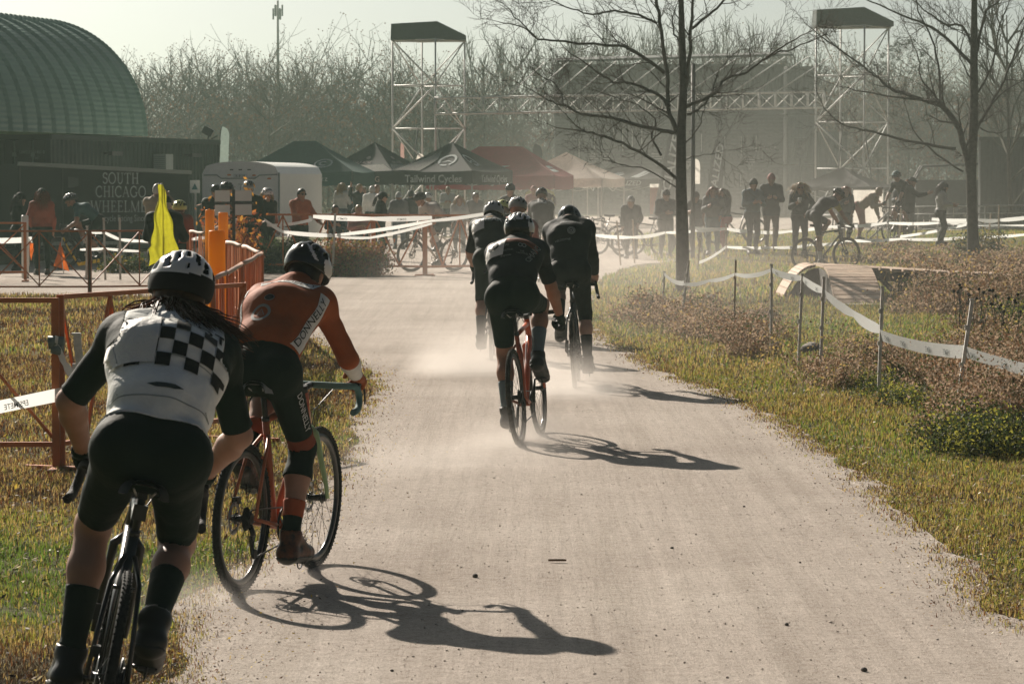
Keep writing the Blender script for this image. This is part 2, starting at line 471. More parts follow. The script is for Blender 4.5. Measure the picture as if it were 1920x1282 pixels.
class Body:
    """surface, regions, garments"""
    def __init__(s, J, vox, fem=False, bulk=1.0, near=False):
        s.J = J; s.prims = body_prims(J, near, fem, bulk); s.V, s.Q = sdf_surface(s.prims, vox); s.vox = vox
        s.extra = {}
    def params(s, P):
        """region index and limb parameter at points"""
        D = np.stack([p.d(P) for p in s.prims], 1); m = D.argmin(1)
        reg = np.array([p.reg for p in s.prims])[m]; return reg
    def tparam(s, P, reg):
        J = s.J; t = np.zeros(len(P)); kind = np.full(len(P), 't', dtype=object)
        sp = nrm(J['neck'] - J['pelvis']); L = np.linalg.norm(J['neck'] - J['pelvis'])
        for c in 'LR':
            for (r0, r1, a, b, d, nm) in (('uarm', 'farm', 's', 'e', 'w', 'arm'), ('thigh', 'calf', 'h', 'k', 'a', 'leg')):
                A, B, Dd = J[a + c], J[b + c], J[d + c]
                m0 = reg == r0 + c; m1 = reg == r1 + c
                t[m0] = ((P[m0] - A) @ (B - A)) / ((B - A) @ (B - A)); t[m1] = 1 + np.maximum(((P[m1] - B) @ (Dd - B)) / ((Dd - B) @ (Dd - B)), 0)
                kind[m0 | m1] = nm + c
            kind[reg == 'hand' + c] = 'hand' + c; kind[reg == 'foot' + c] = 'foot' + c
        m = (reg == 'torso') | (reg == 'pelvis') | (reg == 'neck')
        t[m] = ((P[m] - J['pelvis']) @ sp) / L; kind[m] = 'torso'
        kind[reg == 'head'] = 'head'
        kind[reg == 'neck'] = 'neck'
        return t, kind
    def classify(s, sleeve=.6, leg=.75, hem=.1, glove=None, sock=None, collar=1.02, arm_zones=None, leg_zones=None):
        """arm_zones / leg_zones: [(t_end, label)] along shoulder-elbow-wrist (0-1-2) and hip-knee-ankle (0-1-2)"""
        if arm_zones is None: arm_zones = [(sleeve, 'top'), (glove or 9, 'skin')] + ([(9, 'glove')] if glove else [])
        if leg_zones is None: leg_zones = [(leg, 'bottom')] + ([(max(sock, leg + .01), 'skin'), (9, 'sock')] if sock else [(9, 'skin')])
        C = s.V[s.Q].mean(1); reg = s.params(C); t, kind = s.tparam(C, reg)
        lab = np.full(len(C), 'skin', dtype=object)
        sided = ('glove', 'sock', 'warmer', 'sleeve', 'band', 'knee', 'cuff')
        def zone(m, zones, c):
            lo = -9
            for hi, nm in zones:
                lab[m & (t >= lo) & (t < hi)] = nm + c if nm in sided else nm; lo = hi
        for c in 'LR':
            zone(kind == 'arm' + c, arm_zones, c); zone(kind == 'leg' + c, leg_zones, c)
            lab[kind == 'hand' + c] = 'glove' + c if glove is not None else 'skin'
            lab[kind == 'foot' + c] = 'shoe' + c
        T = kind == 'torso'
        lab[T] = np.where(t[T] > hem, 'top', 'bottom')
        if hem < 0:                                          # long coat reaching down the thighs
            for c in 'LR':
                l = (kind == 'leg' + c) & (t < -hem); lab[l] = 'top'
            lab[T] = 'top'
        lab[(kind == 'neck') & (t < collar)] = 'top'
        s.lab, s.kind, s.t = lab, kind, t
        J = s.J
        def border(m, t0):
            below = np.zeros(len(s.V), bool); above = np.zeros(len(s.V), bool)
            below[s.Q[m & (t < t0)].ravel()] = True; above[s.Q[m & (t >= t0)].ravel()] = True
            return below & above
        for c in 'LR':
            for nm, a, b, d, zs in (('arm', 's', 'e', 'w', arm_zones), ('leg', 'h', 'k', 'a', leg_zones + ([(-hem, '')] if hem < 0 else []))):
                for t0, _ in zs:
                    if not (0.05 < t0 < 1.97): continue
                    A, Bq = (J[a + c], J[b + c]) if t0 <= 1 else (J[b + c], J[d + c]); tl = t0 if t0 <= 1 else t0 - 1
                    ax = Bq - A; L = np.linalg.norm(ax); ax = ax / L
                    bm_ = border(kind == nm + c, t0)
                    pr = (s.V[bm_] - A) @ ax; s.V[bm_] += np.clip((tl * L) - pr, -s.vox, s.vox)[:, None] * ax
        if hem > 0:
            ax = J['neck'] - J['pelvis']; L = np.linalg.norm(ax); ax = ax / L
            bm_ = border(T, hem)
            pr = (s.V[bm_] - J['pelvis']) @ ax; s.V[bm_] += np.clip(hem * L - pr, -s.vox, s.vox)[:, None] * ax
        s.N = vnormals(s.V, s.Q)
    def garment(s, sel, off, wrinkle=0.0, seed=0, flare=0.0):
        """vertices, quads of the faces in sel, moved out by off, with a turned-in hem"""
        Q = s.Q[sel]
        if len(Q) == 0: return None
        ids, inv = np.unique(Q.ravel(), return_inverse=True); q = inv.reshape(Q.shape)
        V = s.V[ids]; N = s.N[ids]
        o = np.full(len(V), off)
        if wrinkle:
            r = np.random.default_rng(seed); w = np.zeros(len(V))
            for k in range(7):
                d = nrm(r.normal(size=3)); fr = r.uniform(18, 60); w += np.sin(V @ d * fr + 2.2 * np.sin(V @ nrm(r.normal(size=3)) * 13 + k)) * (14 / fr)
            o = o + wrinkle * (np.abs(w) * .8 - .3)
        Vo = V + N * o[:, None]
        E = np.concatenate([q[:, [0, 1]], q[:, [1, 2]], q[:, [2, 3]], q[:, [3, 0]]]); Es = np.sort(E, 1)
        key = Es[:, 0] * (len(V) + 1) + Es[:, 1]; _, first, c = np.unique(key, return_index=True, return_counts=True)
        be = E[first[c == 1]]; n = len(V)
        bi = np.unique(be.ravel()); mp = np.full(n, -1); mp[bi] = n + np.arange(len(bi))
        Vi = V[bi] - N[bi] * .004
        hem = np.stack([be[:, 1], be[:, 0], mp[be[:, 0]], mp[be[:, 1]]], 1)
        return np.concatenate([Vo, Vi]), np.concatenate([q, hem])
    def part(s, name, labs, off, m, parent, wrinkle=0.0, seed=0, extra=None):
        sel = np.isin(s.lab, labs)
        if extra is not None: sel &= extra
        g = s.garment(sel, off, wrinkle, seed)
        if g is None: return None
        o = mesh_obj(name, np_mesh(name, g[0], g[1], smooth=True), m, parent); s.extra[name] = g
        return o

# ---------------------------------------------------------------- poses
def rider_joints(lean=42, torso=.50, theta=90, hands='hoods', head=(25, 0), hip=(-.17, 0, 1.02), knee_out=.03, elbow_out=.35, sw=.185, arch=.03, bar=None, foot_drop=0, steer=0, twist=0, reach=0, duck=0):
    J = {}; a = rad(lean); d = A3(math.cos(a), 0, math.sin(a)); n = A3(-math.sin(a), 0, math.cos(a)); l = A3(0, 1, 0); P0 = np.array(hip, float)
    dv = lambda k: A3(math.cos(a + rad(k)), 0, math.sin(a + rad(k)))
    J['pelvis'] = P0; J['waist'] = P0 + dv(17) * .175 + n * .012; J['chest'] = J['waist'] + dv(2) * .19 + n * arch * .3
    J['shoulders'] = J['chest'] + dv(-19) * (torso - .355); J['neck'] = J['shoulders'] + dv(-8) * .06 + n * .012
    J['tf'] = -n; J['tl'] = l
    hp, hy = rad(head[0]), rad(head[1])
    f = A3(math.cos(hp) * math.cos(hy), math.cos(hp) * math.sin(hy), -math.sin(hp)); f, hl, u = basis(f, A3(0, 0, 1))
    J['hf'], J['hl'], J['hu'] = f, hl, u
    nd = nrm(d * .55 + u * .8)
    J['head'] = J['neck'] + nd * .155 + f * .03 - A3(0, 0, 1) * duck + A3(1, 0, 0) * duck * .6
    B0 = BIKE['bar'] if bar is None else bar
    cs, sn = math.cos(rad(steer)), math.sin(rad(steer)); piv = A3(.43, 0, .8)
    def st(p):
        q = np.asarray(p, float) - piv; return piv + A3(q[0] * cs - q[1] * sn, q[0] * sn + q[1] * cs, q[2])
    for s, c in ((1, 'L'), (-1, 'R')):
        sh = J['shoulders'] + l * s * (sw - .012) + J['tf'] * .035 - dv(0) * .012; J['s' + c] = sh
        if hands == 'hoods': tgt = st((B0[0] + .035, s * .212, B0[2] + .055)); hd = A3(.93, -.05 * s, -.25); pal = A3(-.2, -s * .55, -.75); ht = A3(.15, -s * .8, .55)
        elif hands == 'drops': tgt = st((B0[0] + .02, s * .235, B0[2] - .06)); hd = A3(.75, 0, -.62); pal = A3(.15, -s * .8, -.35); ht = A3(.5, -s * .2, .85)
        else: tgt = st((B0[0] - .05, s * .14, B0[2] + .03)); hd = A3(.9, 0, -.3); pal = A3(-.3, 0, -.95); ht = A3(0, -s, .1)
        hd = nrm(hd); ht = nrm(ht - hd * (ht @ hd)); pal = nrm(pal - hd * (pal @ hd) - ht * (pal @ ht))
        el, w = ik(sh, tgt, .29, .265, A3(-.25, s * elbow_out, -.6)); J['e' + c], J['w' + c] = el, w
        J['hd' + c], J['hp' + c], J['ht' + c] = hd, pal, ht
        hj = P0 + l * s * .088; J['h' + c] = hj
        th = rad(theta + (180 if s > 0 else 0))                      # theta: right crank, 0 up, 90 forward
        ped = A3(BIKE['bb'][0] + .1725 * math.sin(th), s * .125, BIKE['bb'][2] + .1725 * math.cos(th))
        drop = rad(18 + foot_drop + 14 * math.cos(th))               # toe-down
        tf = A3(math.cos(drop), s * .06, -math.sin(drop)); tf = nrm(tf); fu = nrm(A3(math.sin(drop), 0, math.cos(drop)))
        ball = ped + fu * .042
        J['t' + c] = ball + tf * .075; J['heel' + c] = ball - tf * .155 + fu * .0
        ank = ball - tf * .125 + fu * .085
        kn, an = ik(hj, ank, .435, .43, A3(1, s * knee_out, .2)); J['k' + c], J['a' + c] = kn, ank
        J['fl' + c] = l; J['fu' + c] = fu; J['ped' + c] = ped
        v = an - kn; J['cb' + c] = nrm(A3(-1, 0, 0) - v * (A3(-1, 0, 0) @ v) / (v @ v))
    J['curl'] = 1.0
    return J
def stand_joints(H=1.75, arms=('down', 'down'), head=(5, 0), stance=.10, lean=3, step=0.0, fem=False, sit=False, bend=0):
    k = H / 1.75; J = {}; l = A3(0, 1, 0); hipz = .93 * k if not sit else .52
    a = rad(90 - lean - bend); d = A3(math.cos(a), 0, math.sin(a)); n = A3(-math.sin(a), 0, math.cos(a)); P0 = A3(0, 0, hipz)
    J['pelvis'] = P0 + d * .02; J['waist'] = P0 + d * .19 * k - n * .0; J['chest'] = P0 + d * .36 * k + n * .01; J['shoulders'] = P0 + d * .50 * k + n * .015; J['neck'] = P0 + d * .565 * k + n * .01
    J['tf'] = -n; J['tl'] = l
    hp, hy = rad(head[0]), rad(head[1]); f = A3(math.cos(hp) * math.cos(hy), math.cos(hp) * math.sin(hy), -math.sin(hp)); f, hl, u = basis(f, A3(0, 0, 1))
    J['hf'], J['hl'], J['hu'] = f, hl, u; J['head'] = J['neck'] + nrm(d * .6 + u * .5) * .135 * k + f * .03
    sw = (.185 if not fem else .165) * k
    for (s, c), arm in zip(((1, 'L'), (-1, 'R')), arms):
        sh = J['shoulders'] + l * s * sw; J['s' + c] = sh
        o = {'down': (.04, s * .06, -.53, -1, s * .5, 0), 'cross': (.20, -s * .16, -.26, -.1, s * 1, -.6), 'hip': (.06, s * .02, -.40, -.35, s * 1, .0), 'front': (.27, -s * .10, -.22, -.2, s * .6, -1),
             'cup': (.27, -s * .06, -.17, -.2, s * .5, -1), 'face': (.22, -s * .10, .10, .1, s * .8, -1), 'reach': (.48, -s * .02, -.10, 0, s * .4, -1), 'pocket': (.07, s * .03, -.44, -1, s * .8, 0), 'wave': (.05, s * .28, .25, 0, s * 1, -.5),
             'point': (.45, s * .18, -.05, 0, s * .4, -1), 'hold': (.30, s * .02, -.30, -.3, s * .6, -1), 'barr': (.36, s * .05, -.38, -.3, s * .6, -.6), 'out': (.12, s * .42, -.30, -.2, 0, -1)}[arm]
        tgt = sh + A3(o[0], o[1], o[2]) * k
        el, w = ik(sh, tgt, .29 * k, .255 * k, A3(o[3], o[4], o[5])); J['e' + c], J['w' + c] = el, w
        hd = nrm(w - el) if arm in ('down', 'pocket', 'reach', 'point', 'wave', 'out') else nrm(nrm(w - el) + A3(.2, -s * .2, .1))
        ht = A3(1, 0, .3) if arm in ('down', 'pocket', 'hip') else A3(0, -s * .2, 1)
        ht = nrm(ht - hd * (ht @ hd)); J['hd' + c], J['ht' + c] = hd, ht; J['hp' + c] = nrm(np.cross(hd, ht)) * (1 if s < 0 else -1)
        hj = P0 + l * s * .088 * k; J['h' + c] = hj
        if sit: ank = A3(.40, s * .12, .09); pole = A3(.6, 0, 1)
        else: ank = A3(-.02 + s * step, s * stance, .088); pole = A3(1, s * .15, 0)
        kn, an = ik(hj, ank, .435 * k, .43 * k, pole); J['k' + c], J['a' + c] = kn, ank
        tf = nrm(A3(1, s * .22, 0)); J['t' + c] = ank + tf * .165 - A3(0, 0, .052); J['heel' + c] = ank - tf * .035 - A3(0, 0, .052); J['fl' + c] = nrm(np.cross(A3(0, 0, 1), tf)); J['fu' + c] = A3(0, 0, 1)
        J['cb' + c] = A3(-1, 0, 0)
    J['curl'] = .5
    return J

# ---------------------------------------------------------------- headgear and hair (built in the head's own axes)
def head_fn(J):
    hc, f, l, u = J['head'], J['hf'], J['hl'], J['hu']
    return lambda x, y, z: Vector(hc + f * x + l * y + u * z)
HELM = {}
def helmet(J, style, m_shell, m_vent, m_acc, parent, near=False, name='helmet'):
    """shell with sunk vents; style chooses the vent and colour layout"""
    h = head_fn(J); nu, nv = (96, 40) if near else (32, 14)
    mb = MB(); V = []; mi = []
    rx, ry, rz = .142, .112, .118
    def vent(x, y, z):
        if style == 'aero':                                  # few small slots
            return 1.0 if (abs(abs(y) - .38) < .09 and -.8 < x < -.15 and z > .25) else 0.0
        band = abs(((abs(y) * 3.4 + .5) % 1) - .5)
        seg = (x * 2.3 + .35 * abs(y)) % 1
        if style == 'slots': return 1.0 if (band < .23 and .18 < seg < .86 and z > .12) else 0.0
        if style == 'round': return 1.0 if (band < .26 and .25 < seg < .8 and z > .1) else 0.0
        return 1.0 if (band < .2 and .2 < seg < .85 and z > .2) else 0.0
    for j in range(nv + 1):
        el = (j / nv)
        for i in range(nu):
            az = 2 * math.pi * i / nu; ca, sa = math.cos(az), math.sin(az)
            low = -.30 + .16 * ca - .06 * abs(sa)              # lower edge: deep at the back of the head
            phi = low + (math.pi / 2 - low) * el
            x, y, z = math.cos(phi) * ca, math.cos(phi) * sa, math.sin(phi)
            r = 1.0; p = 1.0 + (.06 if ca < 0 else .03) * abs(ca) * (1 - el)
            dv = vent(x, y, z)
            rid = .02 * math.cos(y * 21) if z > .15 and style in ('slots', 'round') else 0
            r = 1 + rid - .13 * dv
            V.append(h(x * rx * r * p - .008, y * ry * r, z * rz * r + .036))
            if dv: mi.append(1)
            else:
                c = 0
                if style == 'nearwhite': c = 0 if z > .14 + .10 * x + .06 * math.sin(az * 2) else 1
                elif style == 'swoop': c = 2 if (abs(abs(y) - (.58 - .70 * z)) < .085 and x < .3 and -.16 < z < .45) or (abs(y) > .92 and z < .5) or (z > .42 and abs(abs(y) - .30) < .06 and x < .2) else 0
                elif style == 'ribbed': c = 2 if (z > .50 + .25 * x or abs(y) > .78) else 0
                elif style == 'band': c = 2 if (abs(y) < .30 + .2 * (1 - z) and x < .2) or z < .12 else 0
                elif style == 'slots2': c = 0
                elif m_acc is not None: c = 2 if (z < .30 and style != 'aero') or (style == 'aero' and abs(abs(y) - .45) < .07) else 0
                mi.append(c)
    Fc = [(j * nu + i, j * nu + (i + 1) % nu, (j + 1) * nu + (i + 1) % nu, (j + 1) * nu + i) for j in range(nv) for i in range(nu)]
    fm = [max((mi[a] for a in f[:1])) for f in Fc]
    b = len(V); rim = []
    for i in range(nu):
        hc = np.array(h(0, 0, .03)); p = np.array(V[i]); V.append(Vector(p + (hc - p) * .16))
    Fc += [(i, b + i, b + (i + 1) % nu, (i + 1) % nu) for i in range(nu)]; fm += [1] * nu
    me = bpy.data.meshes.new(name); me.from_pydata(V, [], Fc); me.polygons.foreach_set('use_smooth', [True] * len(Fc)); me.polygons.foreach_set('material_index', fm); me.update()
    o = mesh_obj(name, me, [m_shell, m_vent, m_acc or m_shell], parent)
    st = MB(); st.tube([h(.03, .082, .03), h(.025, .078, -.04), h(.045, .0, -.125), h(.025, -.078, -.04), h(.03, -.082, .03)], .005, 5)
    st.build('chin_strap', m_vent, o)
    return o
def cap_hat(J, m, parent, brim=True, name='cap', beanie=False):
    h = head_fn(J); mb = MB()
    rx, ry, rz = (.112, .092, .118) if not beanie else (.114, .094, .128)
    def fn(a, b):
        az = 2 * math.pi * a; lo = .05 if not beanie else -.12 + .10 * math.cos(az); ph = lo + (math.pi / 2 - lo) * b
        return h(math.cos(ph) * math.cos(az) * rx, math.cos(ph) * math.sin(az) * ry, math.sin(ph) * rz + .025)
    mb.grid(fn, 20, 8)
    if brim:
        mb.grid(lambda a, b: h(.095 + b * .085 * (1 - .9 * (2 * a - 1) ** 2), (2 * a - 1) * .085, .040 - b * .018 - .02 * (2 * a - 1) ** 2), 8, 3)
        mb.grid(lambda a, b: h(.095 + b * .085 * (1 - .9 * (2 * a - 1) ** 2), (2 * a - 1) * .085, .034 - b * .018 - .02 * (2 * a - 1) ** 2), 8, 3)
    if beanie:
        mb.grid(lambda a, b: h(math.cos(2 * math.pi * a) * (rx + .008 - .01 * abs(b - .5)), math.sin(2 * math.pi * a) * (ry + .008 - .01 * abs(b - .5)), .0 + b * .055 + .022 * math.cos(2 * math.pi * a)), 20, 3)
    return mb.build(name, m, parent)
def sunglasses(J, parent, m=None):
    h = head_fn(J); mb = MB()
    for s in (1, -1):
        mb.ball(h(.094, s * .033, .012), (.012, .030, .021), 10, 6, Matrix(np.stack([J['hf'], J['hl'], J['hu']]).T.tolist()))
        mb.tube([h(.095, s * .06, .018), h(.03, s * .082, .016), h(-.02, s * .084, .005)], .004, 4)
    mb.tube([h(.108, .012, .016), h(.108, -.012, .016)], .004, 4)
    return mb.build('sunglasses', m or mat('dark_lens', (.01, .012, .012), rough=.12, spec=.6), parent)
def eyes(J, parent):
    h = head_fn(J)
    R = Matrix(np.stack([J['hf'], J['hl'], J['hu']]).T.tolist())
    for s in (1, -1):
        MB().ball(h(.087, s * .032, .012), (.009, .014, .008), 8, 5, R).build('eye', mat('eye', (.03, .025, .02), rough=.3), parent)
def hair(J, kind, m, parent, seed=0, n=None, wind=(0, 0, 0), phmax=.9, thick=1.0, length=1.0, azr=(65, 295), name='hair', cap_on=True):
    h = head_fn(J); r = random.Random(seed); mb = MB()
    rx, ry, rz = .109, .089, .116
    def cap(a, b):
        az = 2 * math.pi * a; ca = math.cos(az)
        lo = -.75 + (1.35 * max(0, ca) ** .6 if ca > 0 else .0) + .15 * abs(math.sin(az)); ph = lo + (math.pi / 2 - lo) * b
        j = 1 + .02 * math.sin(az * 17 + b * 9) + .015 * math.sin(az * 31)
        return h(math.cos(ph) * ca * rx * j, math.cos(ph) * math.sin(az) * ry * j, math.sin(ph) * rz * j + .012)
    if cap_on: mb.grid(cap, 26, 10)
    if kind in ('long', 'curly', 'pony'):
        n = n or {'long': 90, 'curly': 150, 'pony': 30}[kind]
        for i in range(n):
            az = r.uniform(rad(azr[0]), rad(azr[1])); ph = r.uniform(-.5, phmax)
            p = A3(math.cos(ph) * math.cos(az) * rx, math.cos(ph) * math.sin(az) * ry, math.sin(ph) * rz)
            if kind == 'pony':
                p = A3(-.10, r.uniform(-.02, .02), .05 + r.uniform(-.02, .02))
            out = nrm(p); pts = [p]; L = {'long': .30, 'curly': .27, 'pony': .28}[kind] * r.uniform(.7, 1.15) * length; q = p.copy(); d = out * .8 + A3(-.2, 0, .1)
            st = 6; w1, w2 = r.uniform(0, 6), r.uniform(0, 6)
            for k in range(st):
                d = d * .55 + A3(-.06, 0, -1.0) * .5 + A3(*wind) * r.uniform(.2, 1) + A3(r.uniform(-1, 1), r.uniform(-1, 1), r.uniform(-.5, .5)) * (.18 if kind != 'curly' else .55)
                if kind == 'curly': d = d + out * .28
                q = q + nrm(d) * L / st
                rr = math.hypot(q[0] / (rx * .92), q[1] / (ry * .95))
                if q[2] > -.13 and rr < 1: q[:2] = q[:2] / max(rr, .2)
                if q[2] < -.13 and q[0] > -.02 and kind != 'curly': q[0] -= .01
                pts.append(q.copy())
            mb.tube([h(*p_) for p_ in pts], [thick * r.uniform(.007, .012) * (1 - .75 * k / st) for k in range(st + 1)], 4, caps=False)
    return mb.build(name, m, parent)
# ================================================================ bicycles (x forward, y to the rider's left, origin on the ground)
BIKE = dict(bb=(0, 0, .275), rear=(-.430, 0, .345), front=(.592, 0, .345), ht=(.375, 0, .865), hb=(.418, 0, .725), st=(-.150, 0, .775), seat=(-.195, 0, .945), bar=(.475, 0, .905))
def m_paint(name, col, rough=.3): return mat('paint_' + name, col, rough=rough, spec=.5, var=.06, vscale=6)
M_RUBBER = mat('tyre_rubber', (.020, .022, .021), rough=.85, spec=.2, var=.3, vscale=20)
M_DUSTY = mat('dusty_rubber', (.055, .050, .042), rough=.95, spec=.1, var=.5, vscale=30)
M_BLACK = mat('black_plastic', (.014, .017, .016), rough=.45, spec=.4)
M_TAPE = mat('bar_tape', (.018, .020, .020), rough=.7, bump=.5, bscale=160)
M_ALU = mat('brushed_metal', (.45, .45, .44), rough=.35, metal=1.0, spec=.5)
M_DARKM = mat('dark_metal', (.06, .062, .062), rough=.4, metal=.8)
M_RIM = mat('rim_black', (.022, .024, .024), rough=.28, spec=.6)
def make_bike(label, paint, fork=None, tape=None, rim=None, theta=90, steer=0.0, near=False, group=None, saddle=None, accent=None, tyre=None, seat_drop=0.0, stays=None, decal_fn=None):
    B = BIKE; V3 = Vector
    bk = empty('bicycle', (0, 0, 0), label, 'bicycle', group)
    fork = fork or paint; tape = tape or M_TAPE; rim = rim or M_RIM; tyre = tyre or M_RUBBER; saddle = saddle or M_BLACK; stays = stays or paint
    bb, re, fr, ht, hb, st, seat, bar = (V3(B[k]) for k in ('bb', 'rear', 'front', 'ht', 'hb', 'st', 'seat', 'bar'))
    seat = seat + V3((0.3, 0, -1)) * seat_drop
    n = 10 if near else 6
    ax = (ht - hb).normalized(); Rm = Matrix.Rotation(rad(steer), 4, ax); piv = hb
    def ST(p): return piv + (Rm.to_3x3() @ (V3(p) - piv))
    f = MB()
    f.tube([bb, hb + ax * .02], [.021, .024], n); f.tube([st, ht - ax * .03], [.016, .019], n); f.tube([bb, st], [.017, .017], n)
    f.tube([hb - ax * .012, ht + ax * .01], [.024, .021], n); f.cyl(bb + V3((0, -.043, 0)), bb + V3((0, .043, 0)), .023, n)
    fo = f.build('frame', paint, bk)
    sy = MB()
    for s in (1, -1):
        y = V3((0, s * .066, 0)); y2 = V3((0, s * .030, 0))
        sy.tube([bb + y2 * .9, bb + V3((-.1, s * .045, .01)), re + y], [.012, .011, .008], n)
        sy.tube([st + V3((0, s * .016, -.07)), (st + re) / 2 + V3((.03, s * .046, .07)), re + y], [.009, .008, .008], n)
    sy.tube([(st * .62 + re * .38) + V3((.02, .035, .0)), (st * .62 + re * .38) + V3((.02, -.035, .0))], .007, n)
    sy.build('stays', stays, bk)
    fk = MB(); cr = hb - ax * .02
    for s in (1, -1):
        fk.tube([ST(cr + V3((0, s * .010, 0))), ST(cr + V3((.004, s * .045, -.03))), ST(fr + V3((-.018, s * .056, .06))), ST(fr + V3((0, s * .055, 0)))], [.018, .016, .011, .010], n)
    fk.build('fork', fork, bk)
    sp = MB(); sp.tube([st + (st - seat).normalized() * .02, seat + V3((0, 0, -.03))], .0136, n); sp.box(seat + V3((0, 0, -.035)), (.05, .03, .02)); sp.build('seatpost', M_BLACK, bk)
    cl = MB(); cl.tube([st + V3((0, 0, .0)), st + (seat - st).normalized() * .018], .0185, n); cl.build('seat_clamp', M_DARKM, bk)
    sd = MB()
    def sfn(a, b):                                            # a along, b across
        x = -.135 + .27 * a; w = .068 * (1 - a) ** .85 + .019; w = w if a > .05 else w * (.6 + 8 * a)
        ang = math.pi * b; y = w * math.cos(ang); z = .022 * math.sin(ang) ** .5 - .012 + .014 * (2 * a - 1) ** 2 - .03 * (abs(math.cos(ang)) ** 6)
        return seat + V3((x + .02, y, z))
    sd.grid(sfn, 14, 10); sd.grid(lambda a, b: sfn(a, b) * 1.0 + V3((0, 0, -.014 * math.sin(math.pi * b) ** .5)), 14, 10)
    so = sd.build('saddle', saddle, bk)
    rl = MB()
    for s in (1, -1): rl.tube([seat + V3((-.10, s * .035, -.01)), seat + V3((-.05, s * .022, -.035)), seat + V3((.05, s * .022, -.035)), seat + V3((.12, s * .008, -.008))], .0035, 5)
    rl.build('saddle_rail', M_ALU, so)
    def wheel(c, front):
        T = (lambda p: ST(p)) if front else (lambda p: V3(p))
        axis = (Rm.to_3x3() @ V3((0, 1, 0))) if front else V3((0, 1, 0)); c0 = T(c)
        hubm = MB(); hubm.cyl(c0 - axis * .05, c0 + axis * .05, .016, 10); hubm.cyl(c0 - axis * .032, c0 - axis * .028, .028, 12); hubm.cyl(c0 + axis * .028, c0 + axis * .032, .028, 12)
        w = hubm.build('wheel', M_DARKM, bk)
        ns = 96 if near else 40
        ty = MB(); ty.torus(c0, .3285, .0175, axis, ns, 10 if near else 6)
        if near:
            u = axis.orthogonal().normalized(); v = axis.cross(u)
            for i in range(88):
                a = 2 * math.pi * i / 88
                for k in (-1, 0, 1):
                    aa = a + (.5 * 2 * math.pi / 88 if k == 0 else 0); b = k * .75
                    d = u * math.cos(aa) + v * math.sin(aa); t = -u * math.sin(aa) + v * math.cos(aa)
                    o = (d * math.cos(b) + axis * math.sin(b)); p = c0 + d * .3285 + o * .0185
                    s_ = o.cross(t)
                    ty.box(p, (.0065, .0055, .0055), Matrix((t, s_, o)).transposed())
        ty.build('tyre', tyre, w)
        rm = MB(); rm.torus(c0, .2985, .012, axis, ns, 8, flat=1.7); rm.build('rim', rim, w)
        spm = MB(); u = axis.orthogonal().normalized(); v = axis.cross(u)
        for i in range(28 if near else 18):
            a = 2 * math.pi * i / (28 if near else 18); d = u * math.cos(a) + v * math.sin(a); a2 = a + (.9 if i % 4 < 2 else -.9); d2 = u * math.cos(a2) + v * math.sin(a2); sd_ = 1 if i % 2 else -1
            spm.tube([c0 + axis * sd_ * .030 + d2 * .026, c0 + d * .285], .0013 if near else .0016, 3, caps=False)
        spm.build('spokes', M_DARKM, w)
        dm = MB(); dm.torus(c0 + axis * .038, .066, .012, axis, 28, 4, flat=1.0);
        for i in range(6):
            a = i * math.pi / 3; d = u * math.cos(a) + v * math.sin(a); dm.bar(c0 + axis * .038 + d * .015, c0 + axis * .038 + d * .06, .008, .002, up=axis)
        for k in range(len(dm.V)):                           # flatten to a disc
            q = V3(dm.V[k]); h = (q - c0).dot(axis) - .038
            dm.V[k] = tuple(q - axis * h * .88)
        dm.build('brake_disc', M_ALU, w)
        return w
    wheel(re, False); wheel(fr, True)
    ca = MB(); ca.box(re + V3((.055, .05, .075)), (.05, .025, .035)); ca.build('brake_caliper', M_BLACK, bk)
    ca = MB(); ca.box(ST(fr + V3((-.055, .055, .075))), (.035, .022, .055)); ca.build('brake_caliper', M_BLACK, bk)
    sm = MB(); sm.tube([ST(ht + ax * .005), ST(ht + ax * .045)], .019, n); sm.tube([ST(ht + ax * .03), ST(bar)], .016, n); sm.build('stem', M_BLACK, bk)
    hbm = MB()
    half = [V3((0, 0, 0)), V3((0, .13, 0)), V3((.005, .185, 0)), V3((.03, .206, -.001)), V3((.068, .212, -.012)), V3((.088, .214, -.04)), V3((.084, .219, -.078)), V3((.055, .224, -.108)), V3((.015, .228, -.118)), V3((-.045, .232, -.122))]
    L = [ST(bar + p) for p in half]; Rr = [ST(bar + V3((p.x, -p.y, p.z))) for p in half]
    hbm.tube(list(reversed(L)) + Rr[1:], .0165, n); hbm.build('handlebar', tape, bk)
    for s in (1, -1):
        lv = MB(); P = lambda x, y, z: ST(bar + V3((x, s * y, z)))
        lv.tube([P(.055, .211, .0), P(.10, .210, .012), P(.128, .209, .035), P(.130, .209, .06)], [.018, .019, .018, .011], n, flat=.75)
        hd_ = lv.build('brake_hood', M_BLACK, bk)
        bl = MB(); bl.tube([P(.128, .209, .028), P(.150, .214, .005), P(.152, .222, -.045), P(.140, .228, -.095)], [.010, .009, .007, .006], 6, flat=.5); bl.build('brake_lever', M_DARKM, hd_)
    ch = MB(); ch.torus(bb + V3((0, -.050, 0)), .082, .006, (0, 1, 0), 40, 4)
    for i in range(5):
        a = i * 2 * math.pi / 5; ch.bar(bb + V3((0, -.05, 0)), bb + V3((.078 * math.cos(a), -.05, .078 * math.sin(a))), .012, .004, up=(0, 1, 0))
    ch.build('chainring', M_BLACK, bk)
